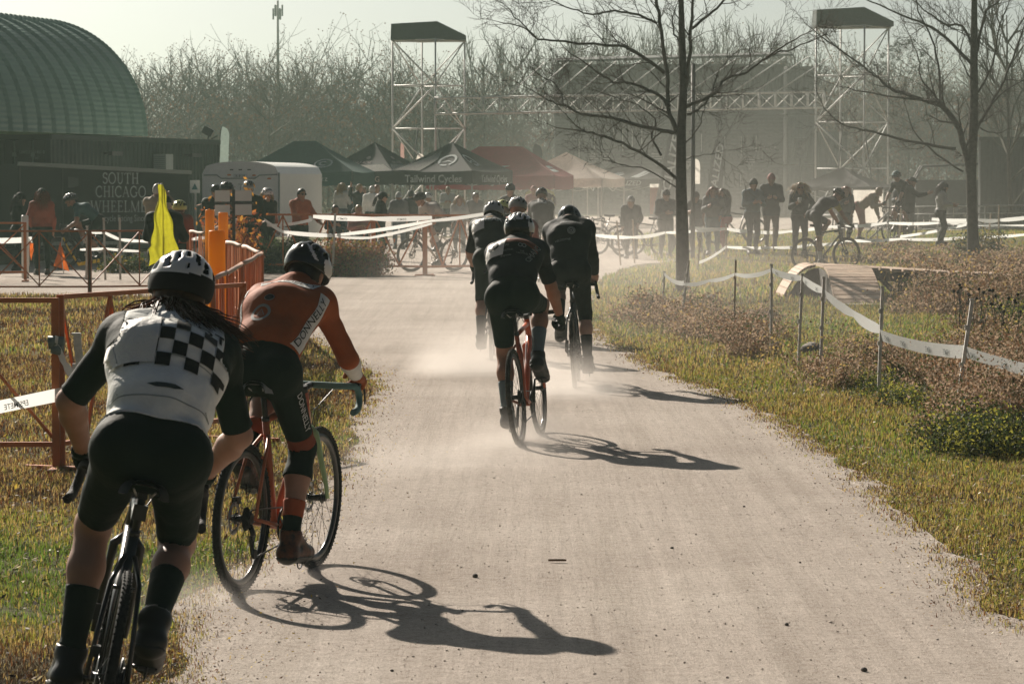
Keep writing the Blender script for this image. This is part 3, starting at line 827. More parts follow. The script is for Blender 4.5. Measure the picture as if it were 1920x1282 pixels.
    for s in (-1, 1):
        th = rad(theta + (180 if s > 0 else 0)); d = V3((math.sin(th), 0, math.cos(th)))
        c = MB(); c.tube([bb + V3((0, s * .058, 0)), bb + V3((0, s * .070, 0)) + d * .1725], [.014, .010], 6); co = c.build('crank', M_BLACK, bk)
        p = MB(); pc = bb + V3((0, s * .125, 0)) + d * .1725; p.cyl(pc - V3((0, s * .05, 0)), pc + V3((0, s * .035, 0)), .007, 6); p.box(pc, (.065, .055, .014)); p.torus(pc, .036, .004, (0, 1, 0), 10, 4); p.build('pedal', M_DARKM, co)
    cs = MB()
    for i in range(8): cs.cyl(re + V3((0, -.020 - .004 * i, 0)), re + V3((0, -.022 - .004 * i, 0)), .056 - .0042 * i, 20)
    cs.build('cassette', M_DARKM, bk)
    cn = MB(); y = -.048; j1 = re + V3((.02, y, -.078)); j2 = re + V3((.045, y, -.165))
    top = [re + V3((-.002, y, .042)), bb + V3((0, y - .002, .084))]
    a0 = [bb + V3((.084 * math.cos(rad(k)), y - .002, .084 * math.sin(rad(k)))) for k in range(90, -100, -20)]
    cn.tube(top + a0[1:] + [j2 + V3((.015, 0, -.018)), j2 + V3((-.022, 0, 0)), j1 + V3((.02, 0, 0)), re + V3((-.03, y, -.03)), re + V3((-.042, y, 0)), top[0]], .0042, 5, caps=False, smooth=False); cn.build('chain', M_DARKM, bk)
    de = MB(); de.tube([re + V3((-.005, y + .005, -.03)), re + V3((-.02, y - .012, -.06)), j1], .012, 6); de.bar(j1 + V3((0, .01, .0)), j2 + V3((0, .01, 0)), .008, .022); de.cyl(j1 - V3((0, .006, 0)), j1 + V3((0, .006, 0)), .024, 12); de.cyl(j2 - V3((0, .006, 0)), j2 + V3((0, .006, 0)), .024, 12)
    de.build('derailleur', M_BLACK, bk)
    if near:
        cb = MB(); cb.tube([ST(bar + V3((.11, .2, .0))), ST(bar + V3((.14, .08, -.02))), ST(hb + V3((.06, .02, .08))), hb + V3((.02, .03, .0))], .0028, 5); cb.tube([ST(bar + V3((.11, -.2, .0))), ST(bar + V3((.15, -.06, -.03))), ST(hb + V3((.055, -.02, .06))), ST(fr + V3((-.02, .06, .1)))], .0028, 5); cb.build('brake_cable', M_BLACK, bk)
    return bk
def frame_text(bk, txt, h, m, side=-1, t0=.5):
    """lettering along the down tube"""
    bb, hb = Vector(BIKE['bb']), Vector(BIKE['hb']); d = (hb - bb).normalized() * (1 if side < 0 else 1)
    up = Vector((-d.z, 0, d.x)); c = bb.lerp(hb, t0) + Vector((0, side * .0225, 0))
    X = d if side < 0 else -d; Y = up if side < 0 else up
    return flat_text('frame_lettering', txt, h, c - up * h / 2, X, Y if side < 0 else Y, m, bk, lift=.003)
def ride_matrix(ground, yaw, lean):
    """yaw: degrees turned to the left of straight ahead (+Y); lean: degrees to the left"""
    return Matrix.Translation(ground) @ Matrix.Rotation(rad(90 + yaw), 4, 'Z') @ Matrix.Rotation(rad(-lean), 4, 'X')

# ================================================================ riders
SKIN = mat('skin', (.36, .20, .135), rough=.55, spec=.35, var=.12, vscale=12)
SKIN_T = mat('skin_tan', (.30, .155, .095), rough=.55, spec=.35, var=.12, vscale=12)
SKIN_P = mat('skin_pale', (.46, .29, .22), rough=.55, spec=.35, var=.1, vscale=12)
SKIN_D = mat('skin_dark', (.13, .075, .05), rough=.5, spec=.35, var=.1, vscale=12)
C = lambda n, c, **k: cloth(n, c, **k)
K_BLACK = C('black', (.0025, .0135, .0080)); K_WHITE = C('white', (.70, .70, .66)); K_CHAR = C('charcoal', (.028, .036, .033)); K_GREY = C('grey', (.15, .155, .15)); K_LGREY = C('light_grey', (.42, .42, .40))
K_ORANGE = C('orange', (.42, .105, .038)); K_RUST = C('rust', (.28, .065, .035)); K_TEAL = C('teal', (.045, .13, .14)); K_NAVY = C('navy', (.03, .042, .055)); K_BROWN = C('brown', (.10, .07, .05)); K_TAN = C('tan', (.30, .24, .17))
K_DENIM = C('denim', (.055, .075, .10)); K_RED = C('red', (.30, .05, .04)); K_PINK = C('pink', (.40, .18, .16)); K_YELL = C('yellow', (.55, .50, .14)); K_OLIVE = C('olive', (.09, .095, .06)); K_BLUEG = C('blue_grey', (.10, .15, .165)); K_CREAM = C('cream', (.55, .50, .40))
H_BLACK = mat('helmet_black', (.012, .015, .014), rough=.25, spec=.5); H_WHITE = mat('helmet_white', (.72, .72, .69), rough=.25, spec=.5); H_VENT = mat('helmet_vent', (.006, .008, .008), rough=.8); H_GREY = mat('helmet_grey', (.22, .23, .22), rough=.3, spec=.5); H_YELL = mat('helmet_yellow', (.55, .58, .16), rough=.3, spec=.5); H_TEAL = mat('helmet_teal', (.05, .16, .17), rough=.3)
HAIR_DK = mat('hair_dark', (.018, .014, .011), rough=.45, var=.4, vscale=60); HAIR_BR = mat('hair_brown', (.075, .042, .024), rough=.45, var=.4, vscale=60); HAIR_RED = mat('hair_auburn', (.24, .085, .035), rough=.45, var=.4, vscale=60, trans=.3); HAIR_BL = mat('hair_blond', (.40, .29, .16), rough=.45, var=.3, vscale=60, trans=.3); HAIR_GR = mat('hair_grey', (.38, .36, .33), rough=.5, var=.3, vscale=60)
WHITE_INK = mat('white_print', (.62, .63, .60), rough=.7); GREY_INK = mat('grey_print', (.30, .33, .31), rough=.7); BLACK_INK = mat('black_print', (.012, .014, .013), rough=.7)

def dress(B, J, label, mats, parent_mat=None, near=False, skin=SKIN, hair_kind=None, hair_mat=None, hat=None, glasses=False, seed=0, group=None, top_off=.008, wr=.004, eyes_on=True):
    """body object with its garments. mats: top, bottom, shoe, glove, sock (materials or None)"""
    V, Q = B.V, B.Q
    o = mesh_obj('person', np_mesh('person', V, Q, smooth=True), skin)
    tag(o, label, 'person', group)
    B.obj = o
    if mats.get('bottom'): B.part(mats.get('bottom_name', 'trousers'), ['bottom'], mats.get('bottom_off', .005), mats['bottom'], o, wr * .5, seed + 1)
    if mats.get('top'): B.part(mats.get('top_name', 'jacket'), ['top'], top_off, mats['top'], o, wr, seed)
    for c in 'LR':
        if mats.get('shoe'):
            B.part('shoe', ['shoe' + c], .008, mats['shoe'], o)
            if near: B.part('sole', ['shoe' + c], .013, M_BLACK, o, extra=(B.N[B.Q].mean(1) @ J['fu' + c]) < -.45)
        if mats.get('sock'): B.part('sock', ['sock' + c], .004, mats['sock'], o)
        if mats.get('glove'): B.part('glove', ['glove' + c], .0035, mats['glove'], o)
    if hair_kind: hair(J, hair_kind, hair_mat or HAIR_BR, o, seed)
    if glasses: sunglasses(J, o)
    elif eyes_on: eyes(J, o)
    return o
# ================================================================ the five riders on the gravel
def place_pair(ground, yaw, lean, bike, person):
    M = ride_matrix(ground, yaw, lean)
    for o in (bike, person): o.matrix_world = M
def rear_at(u, v, yaw):
    """ground point under the middle of the bicycle whose rear tyre touches the ground at pixel u, v"""
    p = gnd(u, v); a = rad(90 + yaw); return p + Vector((math.cos(a), math.sin(a), 0)) * .43
def back_frame(J):
    d = nrm(J['neck'] - J['pelvis']); X = -J['tl']
    return d, X, lambda t, y=0: J['pelvis'] + (J['neck'] - J['pelvis']) * t + X * y - J['tf'] * .14
VOX = .0085
# ---- rider in the chequered jersey, nearest the camera
J = rider_joints(lean=43, theta=300, duck=.03, hands='hoods', head=(16, 2), knee_out=.12, elbow_out=.95, torso=.52, hip=(-.16, 0, 1.03), sw=.178)
B = Body(J, VOX, bulk=1.0, near=True)
B.classify(arm_zones=[(.90, 'sleeve'), (1.97, 'skin'), (9, 'glove')], glove=1.97, leg_zones=[(.84, 'bottom'), (1.50, 'skin'), (9, 'sock')], hem=.10)
Cf = B.V[B.Q].mean(1) - J['shoulders'];
for s_, c in ((1, 'L'), (-1, 'R')): B.lab[(B.lab == 'top') & (s_ * (Cf @ J['tl']) > .162) & (Cf @ nrm(J['neck'] - J['pelvis']) > -.16)] = 'sleeve' + c
for s_, c in ((1, 'L'), (-1, 'R')):
    a_, b_ = (np.isin(np.arange(len(B.V)), B.Q[B.lab == n_].ravel()) for n_ in ('sleeve' + c, 'top')); k_ = a_ & b_; q_ = s_ * ((B.V[k_] - J['shoulders']) @ J['tl']); B.V[k_] += (s_ * np.clip(.162 - q_, -.012, .012))[:, None] * J['tl']
p1 = dress(B, J, 'nearest rider, in white jersey with black chequered band and black sleeves', dict(top=C('jersey_white', (.80, .82, .78), bump=.8, bscale=9), top_name='jersey', bottom=K_BLACK, bottom_name='shorts', shoe=mat('shoe_black', (.012, .014, .013), rough=.4), sock=K_BLACK, glove=K_BLACK), near=True, group='cyclists racing away along the gravel path', wr=.006)
for c in 'LR': B.part('sleeve', ['sleeve' + c], .007, K_BLACK, p1, .004, 5)
helmet(J, 'nearwhite', H_WHITE, H_VENT, None, p1, True)
hair(J, 'curly', mat('hair_darkbrown', (.07, .034, .018), rough=.45, var=.5, vscale=50), p1, 3, 520, wind=(-.1, -.55, .35), phmax=-.28, thick=.5, length=.75)
hair(J, 'curly', HAIR_RED, p1, 8, 110, wind=(-.1, .5, .1), phmax=-.3, thick=.5, length=.42, azr=(70, 150), name='sunlit_curls', cap_on=False)  # auburn colour stands in for sunlight on the left strands
d, X, pt = back_frame(J); sk = Skin(*B.extra['jersey'])
V2, F2 = [], []
csz = .047
def checks(rows, cols, c0, name):
    for r_ in range(rows):
        for c_ in range(cols):
            if (r_ + c_) % 2: continue
            V, Fc = patch2(csz, csz, 3, 3); V = V + np.array([(c_ - (cols - 1) / 2) * csz, -r_ * csz])
            b = sum(len(v) for v in V2); V2.append(V); F2.extend([tuple(i + b for i in f) for f in Fc])
checks(4, 8, None, '')
decal('chequered_band', np.concatenate(V2), F2, sk, pt(.70), X, d, BLACK_INK, p1, lift=.0035, midx=[0] * len(F2))
V, Fc = text_mesh('PEUGEOT', .052, bold=.02, spacing=1.1); V = V - np.array([0, .02]); V[:, 1] -= (V[:, 0] / .2) ** 2 * .025
decal('jersey_lettering', V, Fc, sk, pt(.775), X, d, BLACK_INK, p1, lift=.004, maxlen=.02)
V, Fc = patch2(.17, .20, 8, 8); nb = decal('race_number_bib', V, Fc, sk, pt(.60, -.135), X, d, mat('number_paper', (.74, .74, .70), rough=.6, bump=.6, bscale=18), p1, lift=.008)
V, Fc = patch2(.30, .004, 16, 1); V[:, 1] += .012 * np.cos(V[:, 0] * 10); decal('pocket_seam', V, Fc, sk, pt(.47), X, d, mat('seam', (.30, .33, .32)), p1, lift=.0025)
V, Fc = poly2([(-.06, 0), (-.03, .008), (.03, .008), (.06, 0), (.03, -.01), (-.03, -.01)]); decal('pocket_slit', V, Fc, sk, pt(.27), X, d, mat('slit', (.06, .08, .075)), p1, lift=.003)
V, Fc = patch2(.36, .004, 18, 1); decal('hem_seam', V, Fc, sk, pt(.20), X, d, MATS['seam'], p1, lift=.0025)
for c in 'LR':
    for nm, key in (('sock', 'sock'),):
        pass
bike1 = make_bike('black cyclocross bicycle leaning over under the rider in the chequered jersey', m_paint('black', (.014, .016, .016)), theta=300, steer=-4, near=True, group='bicycles ridden along the gravel path')
lt = MB(); lt.box(Vector(BIKE['seat']) + Vector((-.05, 0, -.085)), (.03, .045, .05)); lt.build('rear_light', mat('lamp_plastic', (.05, .05, .048), rough=.2), bike1)
place_pair(rear_at(158, 1475, 7), 7, -12, bike1, p1)

# ---- rider in the orange jersey
J = rider_joints(lean=41, theta=172, duck=.04, hands='hoods', head=(34, -4), knee_out=.03, elbow_out=.45, hip=(-.19, 0, .99), torso=.50, sw=.158)
B = Body(J, VOX, bulk=.92, near=True)
B.classify(arm_zones=[(1.05, 'top'), (1.93, 'warmer'), (9, 'glove')], glove=1.93, leg_zones=[(.80, 'bottom'), (.95, 'band'), (1.36, 'knee'), (1.62, 'skin'), (1.80, 'cuff'), (9, 'sock')], hem=.17)
p2 = dress(B, J, 'rider in burnt orange jersey with white side panels, black tights and white arm warmers', dict(top=C('jersey_orange', (.34, .088, .028), bump=.45, bscale=10), top_name='jersey', bottom=K_BLACK, bottom_name='shorts', shoe=mat('shoe_orange', (.17, .055, .025), rough=.45, vscale=22, col2=(.012, .012, .012), detail=2), sock=K_BLACK, glove=C('glove_orange', (.30, .085, .03))), near=True, group='cyclists racing away along the gravel path', wr=.003)
for c in 'LR': B.part('arm_warmer', ['warmer' + c], .005, K_WHITE, p2)
for c in 'LR': B.part('thigh_band', ['band' + c], .0065, C('band_orange', (.22, .055, .028)), p2); B.part('knee_warmer', ['knee' + c], .006, K_BLACK, p2); B.part('sock_cuff', ['cuff' + c], .0045, C('cuff_orange', (.38, .085, .03)), p2)
helmet(J, 'swoop', H_BLACK, H_VENT, H_WHITE, p2, True); hair(J, 'short', HAIR_DK, p2)
d, X, pt = back_frame(J); sk = Skin(*B.extra['jersey'])
wp = mat('white_panel', (.66, .66, .63), rough=.7)
V, Fc = poly2([(-.13, -.03), (.13, -.03), (.15, .025), (-.15, .025)]); decal('shoulder_panel', V, Fc, sk, pt(.86, .01), X, d, wp, p2, lift=.003)
decal_text('jersey_lettering', 'DONNELLY', .030, sk, pt(.86, .01), X, d, BLACK_INK, p2, lift=.006, xs=1.25)
nB = -np.array(J['tf'])
for s in (1, -1):                                            # white flank panels, laid on from the side
    N_ = nrm(nB * .25 + np.array(X) * s); Xs = nrm(np.cross(d, N_)); V, Fc = patch2(1, 1, 6, 16); t = V[:, 1] + .5; V = np.c_[V[:, 0] * (.075 - .02 * t) + s * (.010 - .055 * t + .03 * t * t) * -1, (t - .5) * .36]
    decal('side_panel', V, Fc, sk, pt(.48) + np.array(X) * s * .10 + J['tf'] * .085, Xs, d, wp, p2, lift=.003, midx=[0] * len(Fc))
    V, Fc = text_mesh('DONNELLY', .036, xs=1.15); V = V - np.array([0, .018]); decal('side_lettering', V, Fc, sk, pt(.48) + np.array(X) * s * .10 + J['tf'] * .085 - Xs * .005 * s, nrm(np.array(d) + Xs * .12 * s), -Xs * 1.0, BLACK_INK, p2, lift=.006)
V, Fc = ring2(.036, .050, 28); decal('emblem_ring', V, Fc, sk, pt(.42, -.045), X, d, mat('emblem_grey', (.30, .30, .28)), p2, lift=.004)
V, Fc = ring2(.020, .026, 3, 90, 450); decal('emblem_triangle', V, Fc, sk, pt(.42, -.045), X, d, MATS['emblem_grey'], p2, lift=.004)
decal_text('emblem_lettering', 'CO', .012, sk, pt(.42, -.045), X, d, MATS['emblem_grey'], p2, lift=.006)
V, Fc = ring2(.0, .026, 20); V[:, 1] *= .65; decal('emblem_oval', V, Fc, sk, pt(.57, -.02), X, d, MATS['emblem_grey'], p2, lift=.004)
V, Fc = ring2(.0, .022, 20); V[:, 1] *= .6; decal('emblem_oval_core', V, Fc, sk, pt(.57, -.02), X, d, mat('emblem_core', (.03, .035, .033)), p2, lift=.0062)
sk2 = Skin(*B.extra['shorts']); hR, kR = J['hR'], J['kR']
ax = nrm(kR - hR); ctr = hR + (kR - hR) * .50 + A3(-.05, -.09, 0)
decal_text('leg_lettering', 'DONNELLY', .032, sk2, ctr, ax, nrm(np.cross(A3(-.6, -.8, 0), ax)), WHITE_INK, p2, lift=.004)
bike2 = make_bike('orange and black cyclocross bicycle with pale green fork tips under the orange rider', m_paint('orange', (.42, .10, .035)), fork=mat('fork_green', (.30, .46, .24), rough=.35), theta=172, steer=0, near=True, group='bicycles ridden along the gravel path', tape=mat('bar_tape_teal', (.10, .20, .19), rough=.7), stays=mat('stay_fade', (.42, .12, .05), rough=.35), saddle=mat('saddle_grey', (.28, .29, .28), rough=.4))
frame_text(bike2, 'STEVENS', .030, BLACK_INK, -1)
place_pair(rear_at(450, 1112, -16), -16, -1.8, bike2, p2)

# ---- rider with number 6, in the middle of the path
J = rider_joints(lean=40, theta=15, hands='drops', head=(14, -3), knee_out=.10, elbow_out=.6, torso=.52, hip=(-.18, 0, 1.04), duck=.055, sw=.172)
B = Body(J, .0095, bulk=1.03, near=True)
B.classify(arm_zones=[(.85, 'top'), (1.95, 'skin'), (9, 'glove')], glove=1.95, leg_zones=[(.82, 'bottom'), (1.52, 'skin'), (9, 'sock')], hem=.15)
p3 = dress(B, J, 'rider in black jersey with rust striped yoke and number 6 bib', dict(top=C('jersey_black', (.014, .019, .020), bump=.5, var=.3), top_name='jersey', bottom=K_BLACK, bottom_name='shorts', shoe=mat('shoe_dark', (.022, .022, .02), rough=.5), sock=C('sock_blue', (.13, .17, .18)), glove=K_BLACK), near=True, skin=SKIN_T, group='cyclists racing away along the gravel path', wr=.005)
helmet(J, 'ribbed', H_BLACK, H_VENT, H_WHITE, p3, True); hair(J, 'short', HAIR_DK, p3)
d, X, pt = back_frame(J); sk = Skin(*B.extra['jersey'])
for k, (y0, wd, m_) in enumerate(((.76, .026, C('stripe_rust', (.24, .072, .036))), (.71, .024, C('stripe_rust2', (.17, .055, .032))), (.665, .02, C('stripe_rust3', (.22, .066, .036))))):
    V, Fc = patch2(.30, wd, 16, 2); V[:, 1] -= (np.maximum(V[:, 0], 0) / .15) ** 2 * .06; decal('yoke_stripe', V, Fc, sk, pt(y0, .03), X, d, m_, p3, lift=.0035)
V, Fc = patch2(.16, .17, 8, 8); a_ = rad(-8); V = V @ np.array([[math.cos(a_), math.sin(a_)], [-math.sin(a_), math.cos(a_)]]); decal('race_number_bib', V, Fc, sk, pt(.64, -.125), X, d, MATS['number_paper'], p3, lift=.007)
V, Fc = text_mesh('6', .085, bold=.02); V = V - np.array([0, .042]); a_ = rad(90); V = V @ np.array([[math.cos(a_), math.sin(a_)], [-math.sin(a_), math.cos(a_)]]); decal('race_number', V, Fc, sk, pt(.62, -.13), X, d, BLACK_INK, p3, lift=.011, maxlen=.015)
V, Fc = patch2(.06, .05, 3, 3); decal('coral_panel', V, Fc, sk, pt(.75, -.045), X, d, mat('coral_print', (.62, .20, .13), rough=.7), p3, lift=.0045)
for tx, h_, t_, y_ in (('TPF', .022, .60, -.035), ('ATHLETICO', .014, .53, -.035), ('Brightside', .014, .46, -.035), ('THE', .012, .51, .08), ('TAILWIND', .012, .485, .08)): decal_text('jersey_lettering', tx, h_, sk, pt(t_, y_), X, d, GREY_INK, p3, lift=.004)
for s in (-1, 1):
    V, Fc = ring2(.010, .016, 16); decal('jersey_logo', V, Fc, sk, pt(.60, .08 + s * .013), X, d, GREY_INK, p3, lift=.004)
a = nrm(np.array(X) * .4 + np.array(d)); decal_text('side_lettering', 'CIMANO', .034, sk, pt(.52, .15), a, -np.array(X), GREY_INK, p3, lift=.005)
for c in 'LR':
    g = B.extra.get('sock')
bike3 = make_bike('orange framed cyclocross bicycle under the rider with number 6', m_paint('orange_red', (.45, .10, .04)), fork=m_paint('orange_red', (.45, .10, .04)), theta=15, near=True, group='bicycles ridden along the gravel path', tyre=M_DUSTY)
place_pair(rear_at(975, 835, -9), -9, 5, bike3, p3)

# ---- tall rider all in black, on the far right of the bunch
J = rider_joints(lean=50, theta=165, hands='hoods', head=(48, 0), knee_out=.06, elbow_out=.35, torso=.53, hip=(-.18, 0, 1.04), arch=.05, duck=.10)
B = Body(J, .010, bulk=1.02, near=True)
B.classify(arm_zones=[(1.86, 'top'), (9, 'skin')], leg_zones=[(1.18, 'bottom'), (1.5, 'skin'), (9, 'sock')], hem=.12)
p4 = dress(B, J, 'rider in plain black long sleeves with a round grey emblem on the back', dict(top=C('skinsuit', (.016, .021, .020), bump=.5, var=.3), top_name='jersey', bottom=C('skinsuit', (.016, .021, .020)), bottom_name='shorts', shoe=MATS['shoe_dark'], sock=C('sock_dark', (.03, .035, .033))), near=True, skin=SKIN_P, group='cyclists racing away along the gravel path', wr=.004)
helmet(J, 'aero', H_BLACK, H_VENT, H_GREY, p4, True); hair(J, 'short', HAIR_BR, p4)
d, X, pt = back_frame(J); sk = Skin(*B.extra['jersey'])
decal_text('jersey_lettering', 'BERGAMO', .030, sk, pt(.76, .03), X, d, GREY_INK, p4, lift=.004)
for r0, r1 in ((.030, .036), (.018, .025), (.0, .009)):
    V, Fc = ring2(r0, r1, 24); decal('round_emblem', V, Fc, sk, pt(.56, .03), X, d, GREY_INK, p4, lift=.004)
decal_text('back_lettering', 'VELODYNE', .020, sk, pt(.42, -.05), X, d, GREY_INK, p4, lift=.004)
bike4 = make_bike('dark bicycle with dusty tyres under the tall rider all in black', m_paint('charcoal', (.03, .034, .034)), theta=165, near=False, group='bicycles ridden along the gravel path', tyre=M_DUSTY)
place_pair(rear_at(1078, 728, -3), -3, 3, bike4, p4)

# ---- rider in dark jersey, left of the bunch
J = rider_joints(lean=44, theta=5, hands='hoods', head=(30, -6), knee_out=.05, elbow_out=.5, torso=.52, hip=(-.18, 0, 1.04), duck=.06)
B = Body(J, .010, bulk=1.05, near=True)
B.classify(arm_zones=[(.98, 'top'), (1.9, 'skin'), (9, 'glove')], glove=1.9, leg_zones=[(1.12, 'bottom'), (1.5, 'skin'), (9, 'sock')], hem=.12)
p5 = dress(B, J, 'rider in black jersey lettered HEART, partly behind the number 6 rider', dict(top=C('jersey_dark', (.017, .021, .021), bump=.6, var=.3), top_name='jersey', bottom=K_BLACK, bottom_name='shorts', shoe=mat('shoe_brown', (.06, .045, .035), rough=.6), sock=C('sock_dark', (.03, .035, .033)), glove=K_BLACK), near=True, group='cyclists racing away along the gravel path', wr=.005)
helmet(J, 'round', mat('helmet_silver', (.42, .43, .42), rough=.3), H_VENT, None, p5, True); hair(J, 'short', HAIR_DK, p5)
d, X, pt = back_frame(J); sk = Skin(*B.extra['jersey'])
decal_text('jersey_lettering', 'HEART', .062, sk, pt(.70, .02), X, d, GREY_INK, p5, lift=.004, bold=.03)
V, Fc = patch2(.13, .19, 6, 8); decal('race_number_bib', V, Fc, sk, pt(.66, -.145), X, d, MATS['number_paper'], p5, lift=.008)
decal_text('race_number', '2', .07, sk, pt(.70, -.15), d, -np.array(X), BLACK_INK, p5, lift=.012)
V, Fc = patch2(.07, .022, 4, 2); decal('gold_print', V, Fc, sk, pt(.90, -.03), X, d, mat('gold_print', (.42, .28, .12)), p5, lift=.004)
bike5 = make_bike('black bicycle with dusty tyres under the rider lettered HEART', m_paint('black', (.014, .016, .016)), theta=5, group='bicycles ridden along the gravel path', tyre=M_DUSTY)
place_pair(rear_at(921, 676, -1), -1, 0, bike5, p5)
# ================================================================ the setting: ground, gravel path, grass, weeds
def inpoly(X, Y, poly):
    poly = np.asarray(poly); r = np.zeros(len(X), bool); n = len(poly); j = n - 1
    for i in range(n):
        xi, yi = poly[i]; xj, yj = poly[j]
        c = ((yi > Y) != (yj > Y)) & (X < (xj - xi) * (Y - yi) / (yj - yi + 1e-12) + xi)
        r ^= c; j = i
    return r
def vnoise(X, Y, sc_, seed=0):
    """smooth value noise 0..1"""
    r = np.random.default_rng(seed); T = r.random((64, 64))
    x = X * sc_ + 17.3; y = Y * sc_ + 9.1; i = np.floor(x).astype(int); j = np.floor(y).astype(int); fx = x - i; fy = y - j
    fx = fx * fx * (3 - 2 * fx); fy = fy * fy * (3 - 2 * fy); g = lambda a, b: T[a % 64, b % 64]
    return (g(i, j) * (1 - fx) + g(i + 1, j) * fx) * (1 - fy) + (g(i, j + 1) * (1 - fx) + g(i + 1, j + 1) * fx) * fy
def fbm(X, Y, s, seed=0): return .5 * vnoise(X, Y, s, seed) + .3 * vnoise(X, Y, s * 2.3, seed + 1) + .2 * vnoise(X, Y, s * 5.1, seed + 2)

# ---- ground sheet
def ground_mat():
    m = bpy.data.materials.new('turf_soil'); m.use_nodes = True; nt = m.node_tree; b = nt.nodes['Principled BSDF']; b.inputs['Roughness'].default_value = .95; b.inputs['Specular IOR Level'].default_value = .1
    tc = nt.nodes.new('ShaderNodeTexCoord')
    def noise(sc_, det=6, ro=.6):
        n = nt.nodes.new('ShaderNodeTexNoise'); n.inputs['Scale'].default_value = sc_; n.inputs['Detail'].default_value = det; n.inputs['Roughness'].default_value = ro; nt.links.new(tc.outputs['Object'], n.inputs['Vector']); return n
    def ramp(src, stops):
        r = nt.nodes.new('ShaderNodeValToRGB'); nt.links.new(src.outputs[0], r.inputs[0])
        while len(r.color_ramp.elements) < len(stops): r.color_ramp.elements.new(.5)
        for e, (p, c) in zip(r.color_ramp.elements, stops): e.position = p; e.color = tuple(c) + (1,)
        return r
    a = ramp(noise(.35, 5), [(.30, (.14, .085, .04)), (.48, (.115, .10, .035)), (.66, (.075, .095, .025))])
    c = ramp(noise(9, 8, .75), [(.30, (.30, .28, .24)), (.55, (1, 1, 1)), (.72, (1.9, 1.7, 1.4))])
    mx = nt.nodes.new('ShaderNodeMixRGB'); mx.blend_type = 'MULTIPLY'; mx.inputs[0].default_value = .8
    nt.links.new(a.outputs[0], mx.inputs[1]); nt.links.new(c.outputs[0], mx.inputs[2]); nt.links.new(mx.outputs[0], b.inputs['Base Color'])
    bp = nt.nodes.new('ShaderNodeBump'); bp.inputs['Distance'].default_value = .05; bp.inputs['Strength'].default_value = .8; nt.links.new(noise(14, 6, .7).outputs[0], bp.inputs['Height']); nt.links.new(bp.outputs[0], b.inputs['Normal'])
    return m
g = MB(); g.quad((-340, -40, 0), (340, -40, 0), (340, 690, 0), (-340, 690, 0)); go = g.build('ground', ground_mat(), None); tag(go, kind='structure')

# ---- gravel path
def gravel_mat():
    m = bpy.data.materials.new('pale_gravel'); m.use_nodes = True; nt = m.node_tree; b = nt.nodes['Principled BSDF']; b.inputs['Roughness'].default_value = .95; b.inputs['Specular IOR Level'].default_value = .12
    tc = nt.nodes.new('ShaderNodeTexCoord')
    def noise(sc_, det=4, ro=.6, stretch=None):
        n = nt.nodes.new('ShaderNodeTexNoise'); n.inputs['Scale'].default_value = sc_; n.inputs['Detail'].default_value = det; n.inputs['Roughness'].default_value = ro
        if stretch:
            mp = nt.nodes.new('ShaderNodeMapping'); mp.inputs['Scale'].default_value = stretch; mp.inputs['Rotation'].default_value = (0, 0, rad(4)); nt.links.new(tc.outputs['Object'], mp.inputs[0]); nt.links.new(mp.outputs[0], n.inputs['Vector'])
        else: nt.links.new(tc.outputs['Object'], n.inputs['Vector'])
        return n
    def ramp(src, stops):
        r = nt.nodes.new('ShaderNodeValToRGB'); nt.links.new(src.outputs[0], r.inputs[0])
        while len(r.color_ramp.elements) < len(stops): r.color_ramp.elements.new(.5)
        for e, (p, c) in zip(r.color_ramp.elements, stops): e.position = p; e.color = tuple(c) + (1,)
        return r
    def mul(x, y, f=1.0):
        k = nt.nodes.new('ShaderNodeMixRGB'); k.blend_type = 'MULTIPLY'; k.inputs[0].default_value = f; nt.links.new(x.outputs[0], k.inputs[1]); nt.links.new(y.outputs[0], k.inputs[2]); return k
    base = ramp(noise(.55, 6, .65), [(.30, (.445, .39, .34)), (.52, (.525, .467, .412)), (.70, (.59, .535, .475))])
    spk = ramp(noise(75, 5, .75), [(.28, (.42, .38, .34)), (.46, (.95, .95, .95)), (.62, (1.05, 1.05, 1.05)), (.78, (1.3, 1.3, 1.3))])
    fine = ramp(noise(260, 2, .6), [(.30, (.62, .60, .57)), (.55, (1.03, 1.03, 1.03)), (.75, (1.22, 1.22, 1.22))])
    trk = ramp(noise(1.0, 5, .6, (2.6, .10, 1)), [(.36, (.80, .785, .76)), (.5, (1, 1, 1)), (.64, (1.09, 1.09, 1.09))])
    mid = ramp(noise(16, 8, .82), [(.30, (.62, .60, .57)), (.45, (.93, .92, .91)), (.58, (1.06, 1.06, 1.06)), (.72, (1.28, 1.27, 1.25))])
    rut = ramp(noise(1.0, 4, .7, (16, .22, 1)), [(.38, (.90, .89, .88)), (.5, (1, 1, 1)), (.62, (1.05, 1.05, 1.05))])
    c = mul(mul(mul(mul(mul(base, trk, .5), rut, .6), mid, 1.0), spk, 1.0), fine, 1.0)
    nt.links.new(c.outputs[0], b.inputs['Base Color'])
    bp = nt.nodes.new('ShaderNodeBump'); bp.inputs['Distance'].default_value = .012; bp.inputs['Strength'].default_value = .9
    ad = nt.nodes.new('ShaderNodeMath'); ad.operation = 'ADD'; nt.links.new(noise(95, 4, .7).outputs[0], ad.inputs[0])
    tr2 = nt.nodes.new('ShaderNodeMath'); tr2.operation = 'MULTIPLY'; tr2.inputs[1].default_value = 2.2; nt.links.new(noise(1.6, 4, .6, (3.0, .16, 1)).outputs[0], tr2.inputs[0]); nt.links.new(tr2.outputs[0], ad.inputs[1])
    nt.links.new(ad.outputs[0], bp.inputs['Height']); nt.links.new(bp.outputs[0], b.inputs['Normal'])
    return m
M_GRAVEL = gravel_mat()
